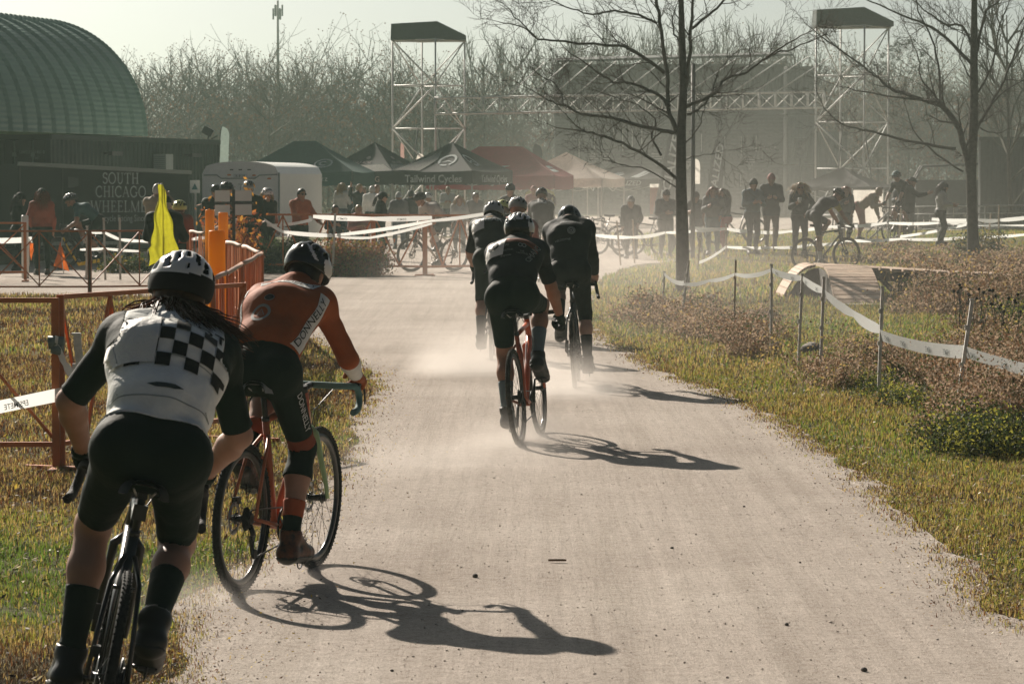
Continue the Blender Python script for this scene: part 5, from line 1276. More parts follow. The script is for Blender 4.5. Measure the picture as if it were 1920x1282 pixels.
# ---- the bare wood behind: a few kinds, many trees
def wood_kind(seed, H, spreadw, levels=3, upright=.5, leafy=0.0):
    rr = random.Random(seed); T = MB(); W = MB()
    pts = [Vector((0, 0, -.1))]; q = Vector((0, 0, 0)); d = Vector((0, 0, 1))
    for k in range(8): q = q + d * H * .1; d = (d + Vector((rr.gauss(0, .07), rr.gauss(0, .07), .3))).normalized(); pts.append(q.copy())
    T.tube(pts, [H * .0085 * (1 - .1 * k) + .008 for k in range(len(pts))], 6)
    def br(p, d, L, r, dep):
        st = 3; ps = [p.copy()]; q = p.copy()
        for k in range(st):
            d = (d + Vector((rr.gauss(0, .16), rr.gauss(0, .16), upright * .22))).normalized(); q = q + d * L / st; ps.append(q.copy())
            if dep > 0:
                for _ in range(rr.choice((1, 2, 2))):
                    s = d.cross(Vector((rr.gauss(0, 1), rr.gauss(0, 1), rr.gauss(0, 1)))).normalized(); a = rr.uniform(.35, .85); br(q, (d * math.cos(a) + s * math.sin(a)).normalized(), L * rr.uniform(.42, .68), r * .5, dep - 1)
        W.tube(ps, [max(.007, r * (1 - .6 * k / st)) for k in range(st + 1)], 3, caps=False)
        if leafy and dep == 0 and rr.random() < leafy:
            for _ in range(2):
                c = q + Vector((rr.gauss(0, .12), rr.gauss(0, .12), rr.gauss(0, .12))); u = Vector((rr.gauss(0, 1), rr.gauss(0, 1), rr.gauss(0, 1))).normalized() * .048; v = u.orthogonal() * .7; W.mi = 1; W.poly([c - u, c + v, c + u, c - v]); W.mi = 0
    for i in range(15):
        k = .22 + .75 * (i / 14); j = min(int(k * 8), 8); p = pts[j]; a = rr.random() * 6.28; L = spreadw * (1.1 - .65 * k) * rr.uniform(.75, 1.2); br(p, Vector((math.cos(a), math.sin(a), upright * 1.1)).normalized(), L, H * .006, levels - 1)
    return T.mesh('trunk'), W.mesh('crown')
LEAFM = mat('dead_leaf', (.15, .085, .05), rough=.8, trans=.3)
KINDS = [wood_kind(1, 10.5, 4.2, 3, .5, .55), wood_kind(2, 9.5, 4.6, 3, .4, .8), wood_kind(3, 12.5, 4.2, 3, .9, .1), wood_kind(4, 8.5, 4.4, 3, .45, .7), wood_kind(6, 13.5, 4.6, 3, .8, .05)]
for T_, W_ in KINDS:
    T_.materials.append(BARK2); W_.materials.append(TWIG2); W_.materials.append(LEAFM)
def wood_tree(u, vtop, Y, kind, seed, label='bare brown tree of the wood behind the event grounds', group='trees of the bare wood'):
    rr = random.Random(seed); T_, W_ = KINDS[kind]; base = at(u, 335, Y); base.z = 0; H = (1.9 + (335 - vtop) / ppm(Y)); H0 = (10.5, 9.5, 12.5, 8.5, 13.5)[kind] * .97
    e = empty('tree', base, label, 'tree', group, rz=rr.random() * 6.28); k = H / H0; e.scale = (k, k, k)
    link(bpy.data.objects.new('trunk', T_), e); link(bpy.data.objects.new('crown', W_), e); return e
rr = random.Random(12); i = 0
prof = [(-80, 120), (190, 112), (260, 100), (340, 78), (392, 62), (450, 98), (540, 84), (610, 70), (700, 84), (740, 105), (820, 118), (880, 92), (925, 40), (990, 35), (1040, 50), (1100, 30), (1200, 20), (1320, 25), (1440, 35), (1500, 50), (1570, 95), (1660, 105), (1700, 100), (1760, 112), (1830, 95), (1900, 90), (2000, 95)]
def top_at(u):
    for (a, va), (b, vb) in zip(prof, prof[1:]):
        if a <= u <= b: return va + (vb - va) * (u - a) / (b - a)
    return 100
for row, (Y, du, dv) in enumerate(((186, 62, 34), (205, 52, 12), (230, 58, 0))):
    u = -70 + row * 17
    while u < 1990:
        tall = 905 < u < 1520
        vt = top_at(u) + dv * (1 if not tall else 2.2) + rr.uniform(-6, 14)
        kind = rr.choice((2, 4)) if tall and row > 0 else rr.choice((0, 1, 3, 0))
        wh = 'behind the green hut' if u < 275 else 'between the hut and the left scaffold tower' if u < 735 else 'behind the left scaffold tower and truss' if u < 1030 else 'behind the stage' if u < 1525 else 'behind the right scaffold tower' if u < 1680 else 'right of the right scaffold tower'
        wood_tree(u, vt, Y + rr.uniform(-7, 7), kind, i, ('bare brown tree in front of the wood ', 'bare tree inside the wood ', 'bare tree at the back of the wood ')[row] + wh); i += 1; u += du * rr.uniform(.75, 1.25) * (1.25 if tall else 1)
r = np.random.default_rng(77); n = 110000; Y = r.uniform(178, 245, n); X = r.uniform(-.2, .2, n) * Y; hmax = np.where((X / Y > -.01) & (X / Y < .095), 4.6, 6.6)
z = hmax * r.random(n) ** 1.3; c = np.stack([X, Y, z], 1); u = r.normal(size=(n, 3)); u[:, 2] = np.abs(u[:, 2]) * 1.2 + .2; u /= np.linalg.norm(u, axis=1, keepdims=True); s = np.cross(u, r.normal(size=(n, 3))); s /= np.linalg.norm(s, axis=1, keepdims=True)
L = r.uniform(.25, 1.1, n)[:, None]; w = r.uniform(.008, .022, n)[:, None]; lf = r.random(n) < .45; L = np.where(lf[:, None], .10, L); w = np.where(lf[:, None], .055, w)
V = np.stack([c - s * w, c + s * w, c + u * L * 2 + s * w * .3, c + u * L * 2 - s * w * .3], 1).reshape(-1, 3); V[:, 2] = np.maximum(V[:, 2], 0); j = np.arange(n) * 4
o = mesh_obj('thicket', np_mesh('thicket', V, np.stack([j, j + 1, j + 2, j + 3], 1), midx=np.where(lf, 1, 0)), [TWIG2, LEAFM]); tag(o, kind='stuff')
for (u, vt, Y, k, lb) in ((1895, -60, 104, 4, 'slim upright tree with pale trunk behind the right hand forked tree'), (505, 118, 165, 0, 'dark bare tree in front of the wood, behind the green tent'), (1450, 60, 190, 2, 'tall thin bare tree rising behind the stage container stack')):
    wood_tree(u, vt, Y, k, int(u), lb, None)
PN = MB(); rp = random.Random(3)
for i in range(420):
    z = rp.uniform(4.5, 10.2); rd = 2.4 * (1 - (abs(z - 7.6) / 3.2) ** 2) * rp.uniform(.5, 1) if abs(z - 7.6) < 3.2 else .3; a = rp.random() * 6.28; c = Vector((rd * math.cos(a), rd * math.sin(a), z));
    for _ in range(5):
        d = Vector((rp.gauss(0, 1), rp.gauss(0, 1), rp.gauss(.5, .6))).normalized() * .34; s = d.orthogonal().normalized() * .03; PN.poly([c - s, c + s, c + d])
e = empty('pine_tree', Vector((at(1693, 335, 192).x, 192, 0)), 'round headed dark evergreen rising above the far wood', 'tree'); PN.build('crown', mat('needles', (.03, .045, .028), rough=.8), e, fix=False); tm = MB(); tm.tube([(0, 0, 0), (.1, 0, 8)], [.2, .1], 6); tm.build('trunk', BARK2, e)
# ================================================================ hut, containers, trailers, tents, stage
M_HUT = mat('hut_sheet', (.21, .35, .28), rough=.5, spec=.4, var=.10, vscale=1.2)
M_CBLK = mat('container_black', (.014, .034, .026), rough=.6, var=.2, vscale=2); M_CDK = mat('container_grey', (.045, .05, .045), rough=.65, var=.2, vscale=1.5); M_CINK = mat('container_print', (.20, .26, .23), rough=.8); M_STEEL = mat('galvanised_steel', (.42, .42, .40), rough=.45, metal=.6); M_WHITEP = mat('white_paint', (.68, .68, .64), rough=.4, var=.04)
AX = Vector((3.13, 12.0, 0)).normalized(); PX_ = Vector((-AX.y, AX.x, 0))
hut0 = Vector((-9.88, 86.3, 3.04)); HR = 3.12
hut = empty('quonset_hut', (hut0.x - 2.8, hut0.y - 5, 2.9), 'green corrugated half round arched metal roof standing on the black container', 'hut')
def hut_panel():
    mb = MB(); w = .90
    def fn(a, b):
        th = math.pi * a; rr_ = HR + .007 * math.sin(a * math.pi * HR / .135 * 2 * math.pi) + (.085 if b < .07 or b > .93 else 0) + .03 * math.sin(math.pi * b)
        return PX_ * (HR - rr_ * math.cos(th)) + Vector((0, 0, rr_ * math.sin(th))) - AX * (w * b)
    mb.grid(fn, 300, 8, smooth=False); return mb.mesh('panel')
pm = hut_panel(); pm.materials.append(M_HUT)
for k in range(15):
    o = link(bpy.data.objects.new('panel', pm), hut); o.location = hut0 - AX * .90 * k - Vector(hut.location)
mb = MB(); mb.poly([PX_ * (HR - (HR - .03) * math.cos(math.pi * i / 24)) + Vector((0, 0, (HR - .03) * math.sin(math.pi * i / 24))) + hut0 - Vector(hut.location) + AX * .0 for i in range(25)]); mb.build('end_wall', M_HUT, hut)

def container(label, p, ax, L, W, H, m, z0=0.0, doors=True, side_left=True, group=None, name='shipping_container'):
    """p: near right lower corner; ax: unit direction of the long side; the box lies to the left of ax"""
    ax = Vector(ax).normalized(); pl = Vector((-ax.y, ax.x, 0)); e = empty(name, Vector((p[0], p[1], z0)), label, 'container', group)
    def corr(a, d, n_out, L_, name_):
        mb = MB(); k = max(4, int(L_ / .28)); per = L_ / k; V = []; dep = .035
        for i in range(k):
            for f, o in ((0, 0), (.28, 0), (.5, -dep), (.78, -dep)): V.append((i + f) * per), V.append(o)
        V += [L_, 0]; pts = [(V[j], V[j + 1]) for j in range(0, len(V), 2)]
        for (x0, o0), (x1, o1) in zip(pts[:-1], pts[1:]):
            q0 = a + d * x0 + n_out * o0; q1 = a + d * x1 + n_out * o1; mb.quad(q0 + Vector((0, 0, .16)), q1 + Vector((0, 0, .16)), q1 + Vector((0, 0, H - .12)), q0 + Vector((0, 0, H - .12)))
        return mb.build(name_, m, e)
    O = Vector((0, 0, 0)); corr(O, ax, -pl, L, 'side_panel'); corr(pl * W, ax, pl, L, 'side_panel')
    corr(ax * L, pl, ax, W, 'end_panel')
    if not doors: corr(O, pl, -ax, W, 'end_panel')
    fr = MB()
    for a in (O, pl * W, ax * L, ax * L + pl * W):
        q = a + pl * (.06 if (a - O).dot(pl) < .1 else -.06) + ax * (.06 if (a - O).dot(ax) < .1 else -.06); fr.bar(q, q + Vector((0, 0, H)), .13)
    for z in (.08, H - .06):
        for a, b in ((O, ax * L), (pl * W, ax * L + pl * W), (O, pl * W), (ax * L, ax * L + pl * W)): fr.bar(a + Vector((0, 0, z)), b + Vector((0, 0, z)), .09, .13)
    fr.build('frame', m, e)
    rf = MB(); rf.quad(Vector((0, 0, H - .02)), ax * L + Vector((0, 0, H - .02)), ax * L + pl * W + Vector((0, 0, H - .02)), pl * W + Vector((0, 0, H - .02))); rf.build('roof', m, e)
    if doors:
        for s in (0, 1):
            d = MB(); a = pl * (.10 + s * (W / 2 - .09)) - ax * .012
            d.prism([a + Vector((0, 0, .18)), a + pl * (W / 2 - .12) + Vector((0, 0, .18)), a + pl * (W / 2 - .12) + Vector((0, 0, H - .14)), a + Vector((0, 0, H - .14))], -ax * .03); do = d.build('door', m, e)
            for k in (.30, .75):
                q = a + pl * (W / 2 - .12) * k - ax * .06; r_ = MB(); r_.cyl(q + Vector((0, 0, .2)), q + Vector((0, 0, H - .16)), .018, 6)
                for z in (.4, 1.2, H - .5): r_.box(q + Vector((0, 0, z)), (.09, .05, .10))
                r_.build('locking_rod', M_CINK if m is M_CBLK else m, do)
    return e
CC = Vector((-11.53, 80.0, 0))
c1 = container('black high cube shipping container carrying the green arched roof', CC, AX, 12.4, 2.44, 3.0, M_CBLK)
PL = PX_
def c_end(a, z): return CC + PL * a - AX * .075 + Vector((0, 0, z))
flat_text('container_lettering', 'UWLU 551461 0', .085, c_end(.45, 2.52) - Vector(c1.location), -PL, (0, 0, 1), M_CINK, c1, xs=.8)
flat_text('container_lettering', '4561', .085, c_end(.34, 2.38) - Vector(c1.location), -PL, (0, 0, 1), M_CINK, c1, xs=.8)
flat_text('container_lettering', 'MAX', .06, c_end(.80, 1.62) - Vector(c1.location), -PL, (0, 0, 1), M_CINK, c1, xs=.8)
flat_text('container_lettering', '30480', .06, c_end(.80, 1.52) - Vector(c1.location), -PL, (0, 0, 1), M_CINK, c1, xs=.8)
def on_side(u, z, off=.06):
    """point on the container's right side seen at photo column u"""
    k = (u - CX) / F_PX; t = (k * CC.y - CC.x) / (AX.x - k * AX.y); return CC + AX * t + Vector((-PL.x, -PL.y, 0)) * off + Vector((0, 0, z))
for u in (195, 345):
    p = on_side(u, 2.55, .02); mb = MB(); mb.bar(Vector((0, 0, 0)), -PL * .25 + Vector((0, 0, .03)), .05); mb.box(-PL * .32 + Vector((0, 0, .0)), (.12, .75, .10), Matrix.Rotation(math.atan2(-AX.x, AX.y), 3, 'Z')); o = mb.build('wall_light', M_BLACK, None); o.location = p; tag(o, 'dark strip light on the container side %s' % ('above the lettered trailer' if u < 200 else 'near the container far end'), 'wall light')
p = on_side(397, 3.02, -.1); e = empty('floodlight', p, 'small black floodlight clamped on the far top corner of the container', 'floodlight'); mb = MB(); mb.box((0, 0, .22), (.30, .16, .22), Matrix.Rotation(.5, 3, 'Y')); mb.build('lamp_head', M_BLACK, e); mb = MB(); mb.bar((0, 0, 0), (.05, 0, .16), .04); mb.bar((.10, 0, 0), (.28, 0, .1), .03); mb.build('bracket', M_BLACK, e)
p = on_side(293, 2.08, .02); e = empty('air_conditioner', p, 'boxy air conditioner unit fixed on the container behind the lettered trailer', 'air conditioner'); Rz = Matrix.Rotation(math.atan2(-AX.x, AX.y), 3, 'Z'); mb = MB(); mb.box(-PL * .2 + Vector((0, 0, .25)), (.36, .55, .46), Rz); mb.build('casing', mat('ac_casing', (.30, .34, .31), rough=.6), e)
for i in range(7): mb = MB(); mb.box(-PL * .2 - AX * .285 + Vector((0, 0, .08 + i * .055)), (.30, .012, .02), Rz); mb.build('louver', M_CINK, e)

# ---- serif capitals as strokes
SER = {}
def _ser():
    t, k = .13, .06
    sv = lambda x: [(t, [(x, 0), (x, 1)]), (k, [(x - .14, .02), (x + .14, .02)]), (k, [(x - .14, .98), (x + .14, .98)])]
    SER['S'] = (.62, [(t, arc2(.31, .75, .24, .23, 20, 250, 16)), (t, arc2(.31, .27, .26, .25, 90, -160, 16)), (k, [(.55, .80), (.55, .95)]), (k, [(.06, .06), (.06, .22)])])
    SER['O'] = (1.02, [(t * .9, arc2(.51, .5, .42, .5, 0, 360, 28))])
    SER['U'] = (.92, [(t, [(.20, .98), (.20, .35)]), (t * .8, arc2(.46, .32, .26, .31, 180, 360, 14)), (k, [(.72, .3), (.72, .98)]), (k, [(.04, .98), (.36, .98)]), (k, [(.60, .98), (.86, .98)])])
    SER['T'] = (.86, [(t, [(.43, 0), (.43, .98)]), (k, [(.05, .97), (.81, .97)]), (k, [(.05, .97), (.04, .80)]), (k, [(.81, .97), (.82, .80)]), (k, [(.29, .02), (.57, .02)])])
    SER['H'] = (.96, sv(.20) + sv(.76) + [(k, [(.2, .52), (.76, .52)])])
    SER['C'] = (.90, [(t, arc2(.50, .5, .42, .49, 48, 312, 22)), (k, [(.80, .68), (.80, .92)])])
    SER['I'] = (.40, sv(.20)); SER['E'] = (.76, sv(.20) + [(k, [(.2, .97), (.64, .97)]), (k, [(.2, .03), (.68, .03)]), (k, [(.2, .52), (.52, .52)]), (k, [(.64, .97), (.65, .82)]), (k, [(.68, .03), (.70, .20)]), (k, [(.52, .42), (.52, .62)])])
    SER['L'] = (.74, sv(.20) + [(k, [(.2, .03), (.66, .03)]), (k, [(.66, .03), (.68, .22)])])
    SER['A'] = (.92, [(k, [(.12, .02), (.45, 1)]), (t, [(.45, 1), (.80, .02)]), (k, [(.24, .36), (.67, .36)]), (k, [(.02, .02), (.24, .02)]), (k, [(.66, .02), (.92, .02)])])
    SER['G'] = (1.0, [(t, arc2(.50, .5, .42, .49, 48, 320, 22)), (k, [(.80, .68), (.80, .92)]), (t, [(.84, .10), (.84, .42)]), (k, [(.68, .43), (.98, .43)])])
    SER['W'] = (1.30, [(t, [(.10, .98), (.38, 0)]), (k, [(.38, 0), (.64, .98)]), (t, [(.64, .98), (.92, 0)]), (k, [(.92, 0), (1.18, .98)]), (k, [(0, .98), (.24, .98)]), (k, [(1.06, .98), (1.30, .98)])])
    SER['M'] = (1.16, [(k, [(.16, .02), (.16, .98)]), (t, [(.16, .98), (.58, .03)]), (k, [(.58, .03), (.98, .98)]), (t, [(.98, .98), (.98, .02)]), (k, [(.04, .02), (.28, .02)]), (k, [(.84, .02), (1.12, .02)])])
    SER['N'] = (1.0, [(k, [(.18, .02), (.18, .98)]), (t, [(.18, .98), (.82, .03)]), (k, [(.82, .03), (.82, .98)]), (k, [(.05, .02), (.31, .02)]), (k, [(.68, .98), (.95, .98)])])
_ser()
def serif_text(name, txt, h, origin, X, Y, m, parent, gap=.06):
    W = sum(SER[c][0] + gap for c in txt) - gap; x = -W / 2; L = []
    for c in txt:
        for w, pl in SER[c][1]: L.append((w * h, [((x + p[0]) * h, p[1] * h) for p in pl]))
        x += SER[c][0] + gap
    return strokes_obj(name, L, .1, origin, X, Y, m, parent)
# ---- lettered dark box trailer
def box_trailer():
    A = at(35, 308, 70.0); B_ = at(355, 322, 74.0); a = Vector((A.x, A.y, .45)); b = Vector((B_.x, B_.y, .42)); d = (b - a); L = d.length; d = d / L; n = Vector((d.y, -d.x, 0)).normalized(); bk = -n
    za, zb = A.z, B_.z; e = empty('box_trailer', (a + b) / 2 * 1.0 + Vector((0, 0, -.43)), 'long dark enclosed trailer lettered SOUTH CHICAGO WHEELMEN in pale serif capitals', 'trailer'); O = Vector(e.location)
    P = lambda t, z, o=0: a + d * (L * t) + n * o + Vector((0, 0, z - a.z)) - O
    m = mat('trailer_dark', (.012, .026, .019), rough=.5, spec=.25, var=.15, vscale=1.5)
    W = 2.0; mb = MB(); q = lambda t, z, back: P(t, z) + bk * (W if back else 0)
    zt = lambda t: za + (zb - za) * t
    V = [q(0, .45, 0), q(1, .45, 0), q(1, zt(1), 0), q(0, zt(0), 0), q(0, .45, 1), q(1, .45, 1), q(1, zt(1), 1), q(0, zt(0), 1)]
    mb._add(V, [(0, 1, 2, 3), (5, 4, 7, 6), (4, 0, 3, 7), (1, 5, 6, 2), (3, 2, 6, 7), (4, 5, 1, 0)], False); mb.build('body', m, e)
    r_ = MB(); r_.bar(P(-.005, zt(0) + .01, .02), P(1.005, zt(1) + .01, .02), .06, .085); r_.build('roof_rail', mat('trailer_rail', (.30, .34, .31), rough=.35, metal=.3), e)
    r_ = MB(); r_.bar(P(0, .47, .015), P(1, .47, .015), .05, .08); r_.build('skirt_rail', MATS['trailer_rail'], e)
    for t in (.005, .245, .995): s = MB(); s.bar(P(t, .5, .006), P(t, zt(t) - .06, .006), .025, .012, up=n); s.build('panel_seam', mat('trailer_seam', (.06, .075, .068), rough=.4), e)
    v = MB(); v.poly([P(.275, zt(.3) - .22, .012), P(.305, zt(.3) - .22, .012), P(.335, zt(.3) - .26, .012), P(.335, zt(.3) - .42, .012), P(.305, zt(.3) - .46, .012), P(.275, zt(.3) - .46, .012)]); v.build('badge', MATS['trailer_seam'], e)
    pr = mat('trailer_print', (.48, .56, .52), rough=.7)
    for txt, uc, vb, hp in (('SOUTH', 222, 343, 20), ('CHICAGO', 222, 368, 20), ('WHEELMEN', 226, 396, 21)):
        t = (uc - 35) / 320.0; Y = 70 + 4 * t; z = 1.9 + (335 - vb) / ppm(Y); serif_text('trailer_lettering', txt, hp / ppm(Y), P(t, z), d, (0, 0, 1), pr, e)
    t = (238 - 35) / 320; Y = 70 + 4 * t; flat_text('trailer_lettering', 'Bicycle Racing Since 1926', 12 / ppm(Y), P(t, 1.9 + (335 - 413) / ppm(Y)), d, (0, 0, 1), pr, e, xs=.85)
    for t in (.42, .60):
        w = MB(); c = P(t, .33, -.12); w.torus(c, .25, .10, n, 24, 8); wo = w.build('wheel', M_RUBBER, e); h = MB(); h.cyl(c - n * .06, c + n * .06, .17, 14); h.build('hub', M_STEEL, wo)
    j = MB(); j.bar(P(1, .4, -.9), P(1.25, .45, -1.0), .1); j.build('drawbar', M_BLACK, e); w = MB(); w.bar(P(1.1, 0, -.95), P(1.1, .5, -.95), .08); w.build('jack', M_BLACK, e)
box_trailer()
# ---- white enclosed trailer
def white_trailer():
    Y0 = 80.0; s = ppm(Y0); xl = (380 - CX) / s; xr = (523 - CX) / s; d = Vector((.67, 7.0, 0)).normalized(); L = 7.0
    e = empty('cargo_trailer', ((xl + xr) / 2, Y0, 0), 'white enclosed trailer with rounded rear header and amber marker lamps', 'trailer'); w = (xr - xl) / 2
    prof = [(-w, .45), (w, .45), (w, 2.02), (w - .06, 2.14)] + [((w - .06) * math.cos(rad(k)), 2.16 + .17 * math.sin(rad(k))) for k in range(15, 180, 15)] + [(-w + .06, 2.14), (-w, 2.02)]
    mb = MB(); n = len(prof); V = [Vector((x, 0, z)) for x, z in prof] + [Vector((x, 0, z)) + d * L for x, z in prof]
    mb._add(V, [tuple(range(n)), tuple(reversed(range(n, 2 * n)))] + [(i, i + n, (i + 1) % n + n, (i + 1) % n) for i in range(n)], False); mb.build('body', mat('trailer_white', (.80, .80, .74), rough=.4, spec=.5, var=.05), e)
    t = MB(); pts = [(-w * .97, 1.98), (-w * .62, 1.99), (-w * .5, 1.90), (w * .38, 1.90), (w * .5, 1.98), (w * .97, 2.0)]
    t.tube([Vector((x, -.012, z)) for x, z in pts], .016, 5); t.build('header_trim', mat('trim_grey', (.25, .27, .25), rough=.4), e)
    t = MB(); t.tube([Vector((w + .01, -.01, .5)), Vector((w + .01, -.01, 2.05))], .02, 5); t.build('corner_trim', MATS['trim_grey'], e)
    for x, z in ((-.28, 1.99), (.34, 1.98), (.72, 1.90)): l = MB(); l.ball((x, -.02, z), (.055, .02, .022), 8, 5); l.build('marker_lamp', mat('amber_lens', (.62, .20, .04), rough=.25), e)
    for x in (-.22, .0, .22): l = MB(); l.box((x, -.015, 2.12), (.085, .02, .025)); l.build('header_vent', M_BLACK, e)
    pb = MB(); pb.box((.0, -.012, 1.965), (.34, .012, .10)); pb.build('number_plate', WHITE_INK, e); flat_text('plate_lettering', 'IL 8138', .055, (.0, -.02, 1.94), (1, 0, 0), (0, 0, 1), BLACK_INK, e)
    flat_text('trailer_lettering', 'haulmark', .05, (.08, -.003, 1.74), (1, 0, 0), (0, 0, 1), MATS['trim_grey'], e)
    s_ = MB(); s_.bar(Vector((0, -.004, .5)), Vector((0, -.004, 1.72)), .012, .006, up=(0, 1, 0)); s_.build('door_seam', MATS['trim_grey'], e)
    for t_ in (.5, .62):
        for sx in (1,):
            c = Vector((w - .05, 0, .33)) + d * L * t_; w_ = MB(); w_.torus(c, .25, .09, (1, 0, 0), 22, 8); w_.build('wheel', M_RUBBER, e)
    p = Vector((-w - .42, .1, 0));
white_trailer()
e = empty('notice_board', gnd(366, 475), 'small white framed notice standing between the two trailers', 'sign'); Yb = e.location.y; s = ppm(Yb); mb = MB(); mb.box((0, 0, 1.9 + (335 - 350) / s), (18 / s, .02, 24 / s)); mb.build('board', WHITE_INK, e); mb = MB(); mb.bar((0, .02, 0), (0, .02, 1.8), .05); mb.build('post', M_STEEL, e); mb = MB(); mb.poly([(-.08, -.015, 1.62), (.08, -.015, 1.62), (0, -.015, 1.78)]); mb.build('printed_peak', H_TEAL, e)

# ---- canopy tents
def tent(label, u, Y, w, dp, rot, z_peak, z_eave, val, cols, ridge=0.0, vcols=None, legm=None, sag=.10, name='canopy_tent'):
    e = empty(name, Vector((at(u, 335, Y).x, Y, 0)), label, 'tent', 'canopy tents of the event village', rz=rad(rot)); hx, hy = w / 2, dp / 2
    C = [Vector((-hx, -hy, z_eave)), Vector((hx, -hy, z_eave)), Vector((hx, hy, z_eave)), Vector((-hx, hy, z_eave))]; A, B_ = Vector((-ridge / 2, 0, z_peak)), Vector((ridge / 2, 0, z_peak))
    tops = [(A, B_), (B_, B_), (B_, A), (A, A)]
    panels = []
    for i in range(4):
        c0, c1 = C[i], C[(i + 1) % 4]; t0, t1 = tops[i]; mb = MB()
        def fn(a, b):
            p = c0.lerp(c1, a).lerp(t0.lerp(t1, a), b); return p - Vector((0, 0, sag * math.sin(math.pi * b) * (.4 + .6 * math.sin(math.pi * a)) + .05 * math.sin(math.pi * a) * (1 - b)))
        mb.grid(fn, 10, 8); panels.append(mb.build('canopy_panel', cols[i % len(cols)], e));
        v = MB(); v.grid(lambda a, b: c0.lerp(c1, a) + Vector((0, 0, -val * b - .05 * math.sin(math.pi * a))) + Vector((0, 0, .015 * math.sin(a * 40) * b)), 14, 2); v.build('valance', (vcols or cols)[i % len(vcols or cols)], e)
        l = MB(); q = c0 * .985; l.bar(Vector((q.x, q.y, 0)), Vector((q.x, q.y, z_eave)), .045); l.build('leg', legm or M_STEEL, e)
    for i in range(4):
        c0, c1 = C[i] * .985, C[(i + 1) % 4] * .985; m_ = (c0 + c1) / 2; b_ = MB(); b_.bar(c0 + Vector((0, 0, -.1)), m_ + Vector((0, 0, -.5)), .025); b_.bar(m_ + Vector((0, 0, -.5)), c1 + Vector((0, 0, -.1)), .025); b_.build('brace', legm or M_STEEL, e)
    def face(i):
        """centre of the eave, axes along it and up the slope"""
        c0, c1 = C[i], C[(i + 1) % 4]; X = (c1 - c0).normalized(); up = ((tops[i][0] + tops[i][1]) / 2 - (c0 + c1) / 2).normalized(); return (c0 + c1) / 2, X, up
    e_ = dict(e=e, face=face, C=C, val=val, panels=panels)
    return e_
def t_val(T, i, txt, h, m, dx=0, **kw):
    c, X, up = T['face'](i); N = X.cross(Vector((0, 0, 1))); return flat_text('valance_lettering', txt, h, c + X * dx + N * .05 + Vector((0, 0, -T['val'] / 2 - h / 2 - .05)), X, (0, 0, 1), m, T['e'], **kw)
def t_panel_poly(T, i, polys, m, name='panel_print'):
    """flat print following the sloping panel: coordinates along the eave and up the slope"""
    c, X, up = T['face'](i); N = X.cross(up).normalized(); me_ = T['panels'][i].data; sk = Skin([v.co for v in me_.vertices], [p.vertices for p in me_.polygons])
    VV, FF = [], []
    for V, Fc in polys:
        V, Fc = subdivide2(np.array(V, float), Fc, .22); b = len(VV); VV += [sk.lay(c + X * p[0] + up * p[1], N, .015, 1.0) for p in V]; FF += [tuple(i_ + b for i_ in f) for f in Fc]
    me = bpy.data.meshes.new(name); me.from_pydata(VV, [], FF); me.update(); return mesh_obj(name, me, m, T['e'])
F_GREEN = C('tent_green', (.03, .085, .075), trans=.12, bump=.1); F_BLACK = C('tent_black', (.016, .019, .018), trans=.06, bump=.1); F_WHITE = C('tent_white', (.72, .69, .62), trans=.5, bump=.1); F_RED = C('tent_red', (.30, .026, .035), trans=.25, bump=.1); F_CREAM = C('tent_cream', (.72, .65, .58), trans=.35, bump=.1); F_DUST = C('tent_dust', (.07, .065, .06), trans=.1, bump=.1); F_PRINT = mat('tent_print', (.62, .66, .63), rough=.8); F_DKG = C('tent_dark_grey', (.06, .06, .056), trans=.15, bump=.1)
def circ(cx, cy, r0, r1, a0=0, a1=360, sy=1): V, Fc = ring2(r0, r1, 24, a0, a1); V = V * np.array([1, sy]) + np.array([cx, cy]); return V, Fc
def pol(*pts): return np.array(pts, float), [tuple(range(len(pts)))]
T1 = tent('dark green ridge tent with pale hexagon emblem, behind the white trailer', 572, 113, 4.3, 3.0, -12, 3.22, 2.15, .46, [F_GREEN], ridge=.8)
t_panel_poly(T1, 0, [circ(.95, .55, .28, .34, 0, 360, .75), circ(.95, .55, .10, .17, 50, 310, .8)], F_PRINT); t_panel_poly(T1, 3, [pol((-.9, .1), (.2, .1), (0, 1.0))], F_WHITE); t_val(T1, 0, 'Z A Z Z Z', .11, F_PRINT, .9)
T2 = tent('black peaked tent with white lower panels and .ORG on its valance', 703, 119, 3.1, 3.1, -25, 3.25, 2.16, .46, [F_BLACK], vcols=[F_BLACK])
for i in (0, 1): t_panel_poly(T2, i, [pol((-1.5, .03), (1.5, .03), (.95, .50), (.3, .32), (-.4, .55), (-.95, .52))], F_WHITE)
for i, dx in ((0, 0), (1, 0)):
    c, X, up = T2['face'](i)
    for k in range(3):
        V, Fc = text_mesh('HALF ACRE', .17, bold=.02); t_panel_poly(T2, i, [(V * np.array([.62, 1]) + np.array([-.1 + .05 * k, .36 + .26 * k]), Fc)] if k < 2 else [circ(.1, 1.0, .0, .09)], mat('print_pinkgrey', (.40, .33, .31), rough=.8))
t_val(T2, 0, 'HALFACRE.ORG', .20, mat('print_salmon', (.42, .30, .26), rough=.8), .0)
T3 = tent('black peaked tent lettered Tailwind Cycles with ring emblems on its panels', 848, 113.5, 3.2, 3.2, -26, 3.20, 2.18, .46, [F_BLACK])
t_val(T3, 0, 'Tailwind Cycles', .26, F_PRINT, .1, bold=.012, xs=.95); t_val(T3, 1, 'Tailwind Cycles', .24, F_PRINT, 0, shear=.2, bold=.012, xs=.95)
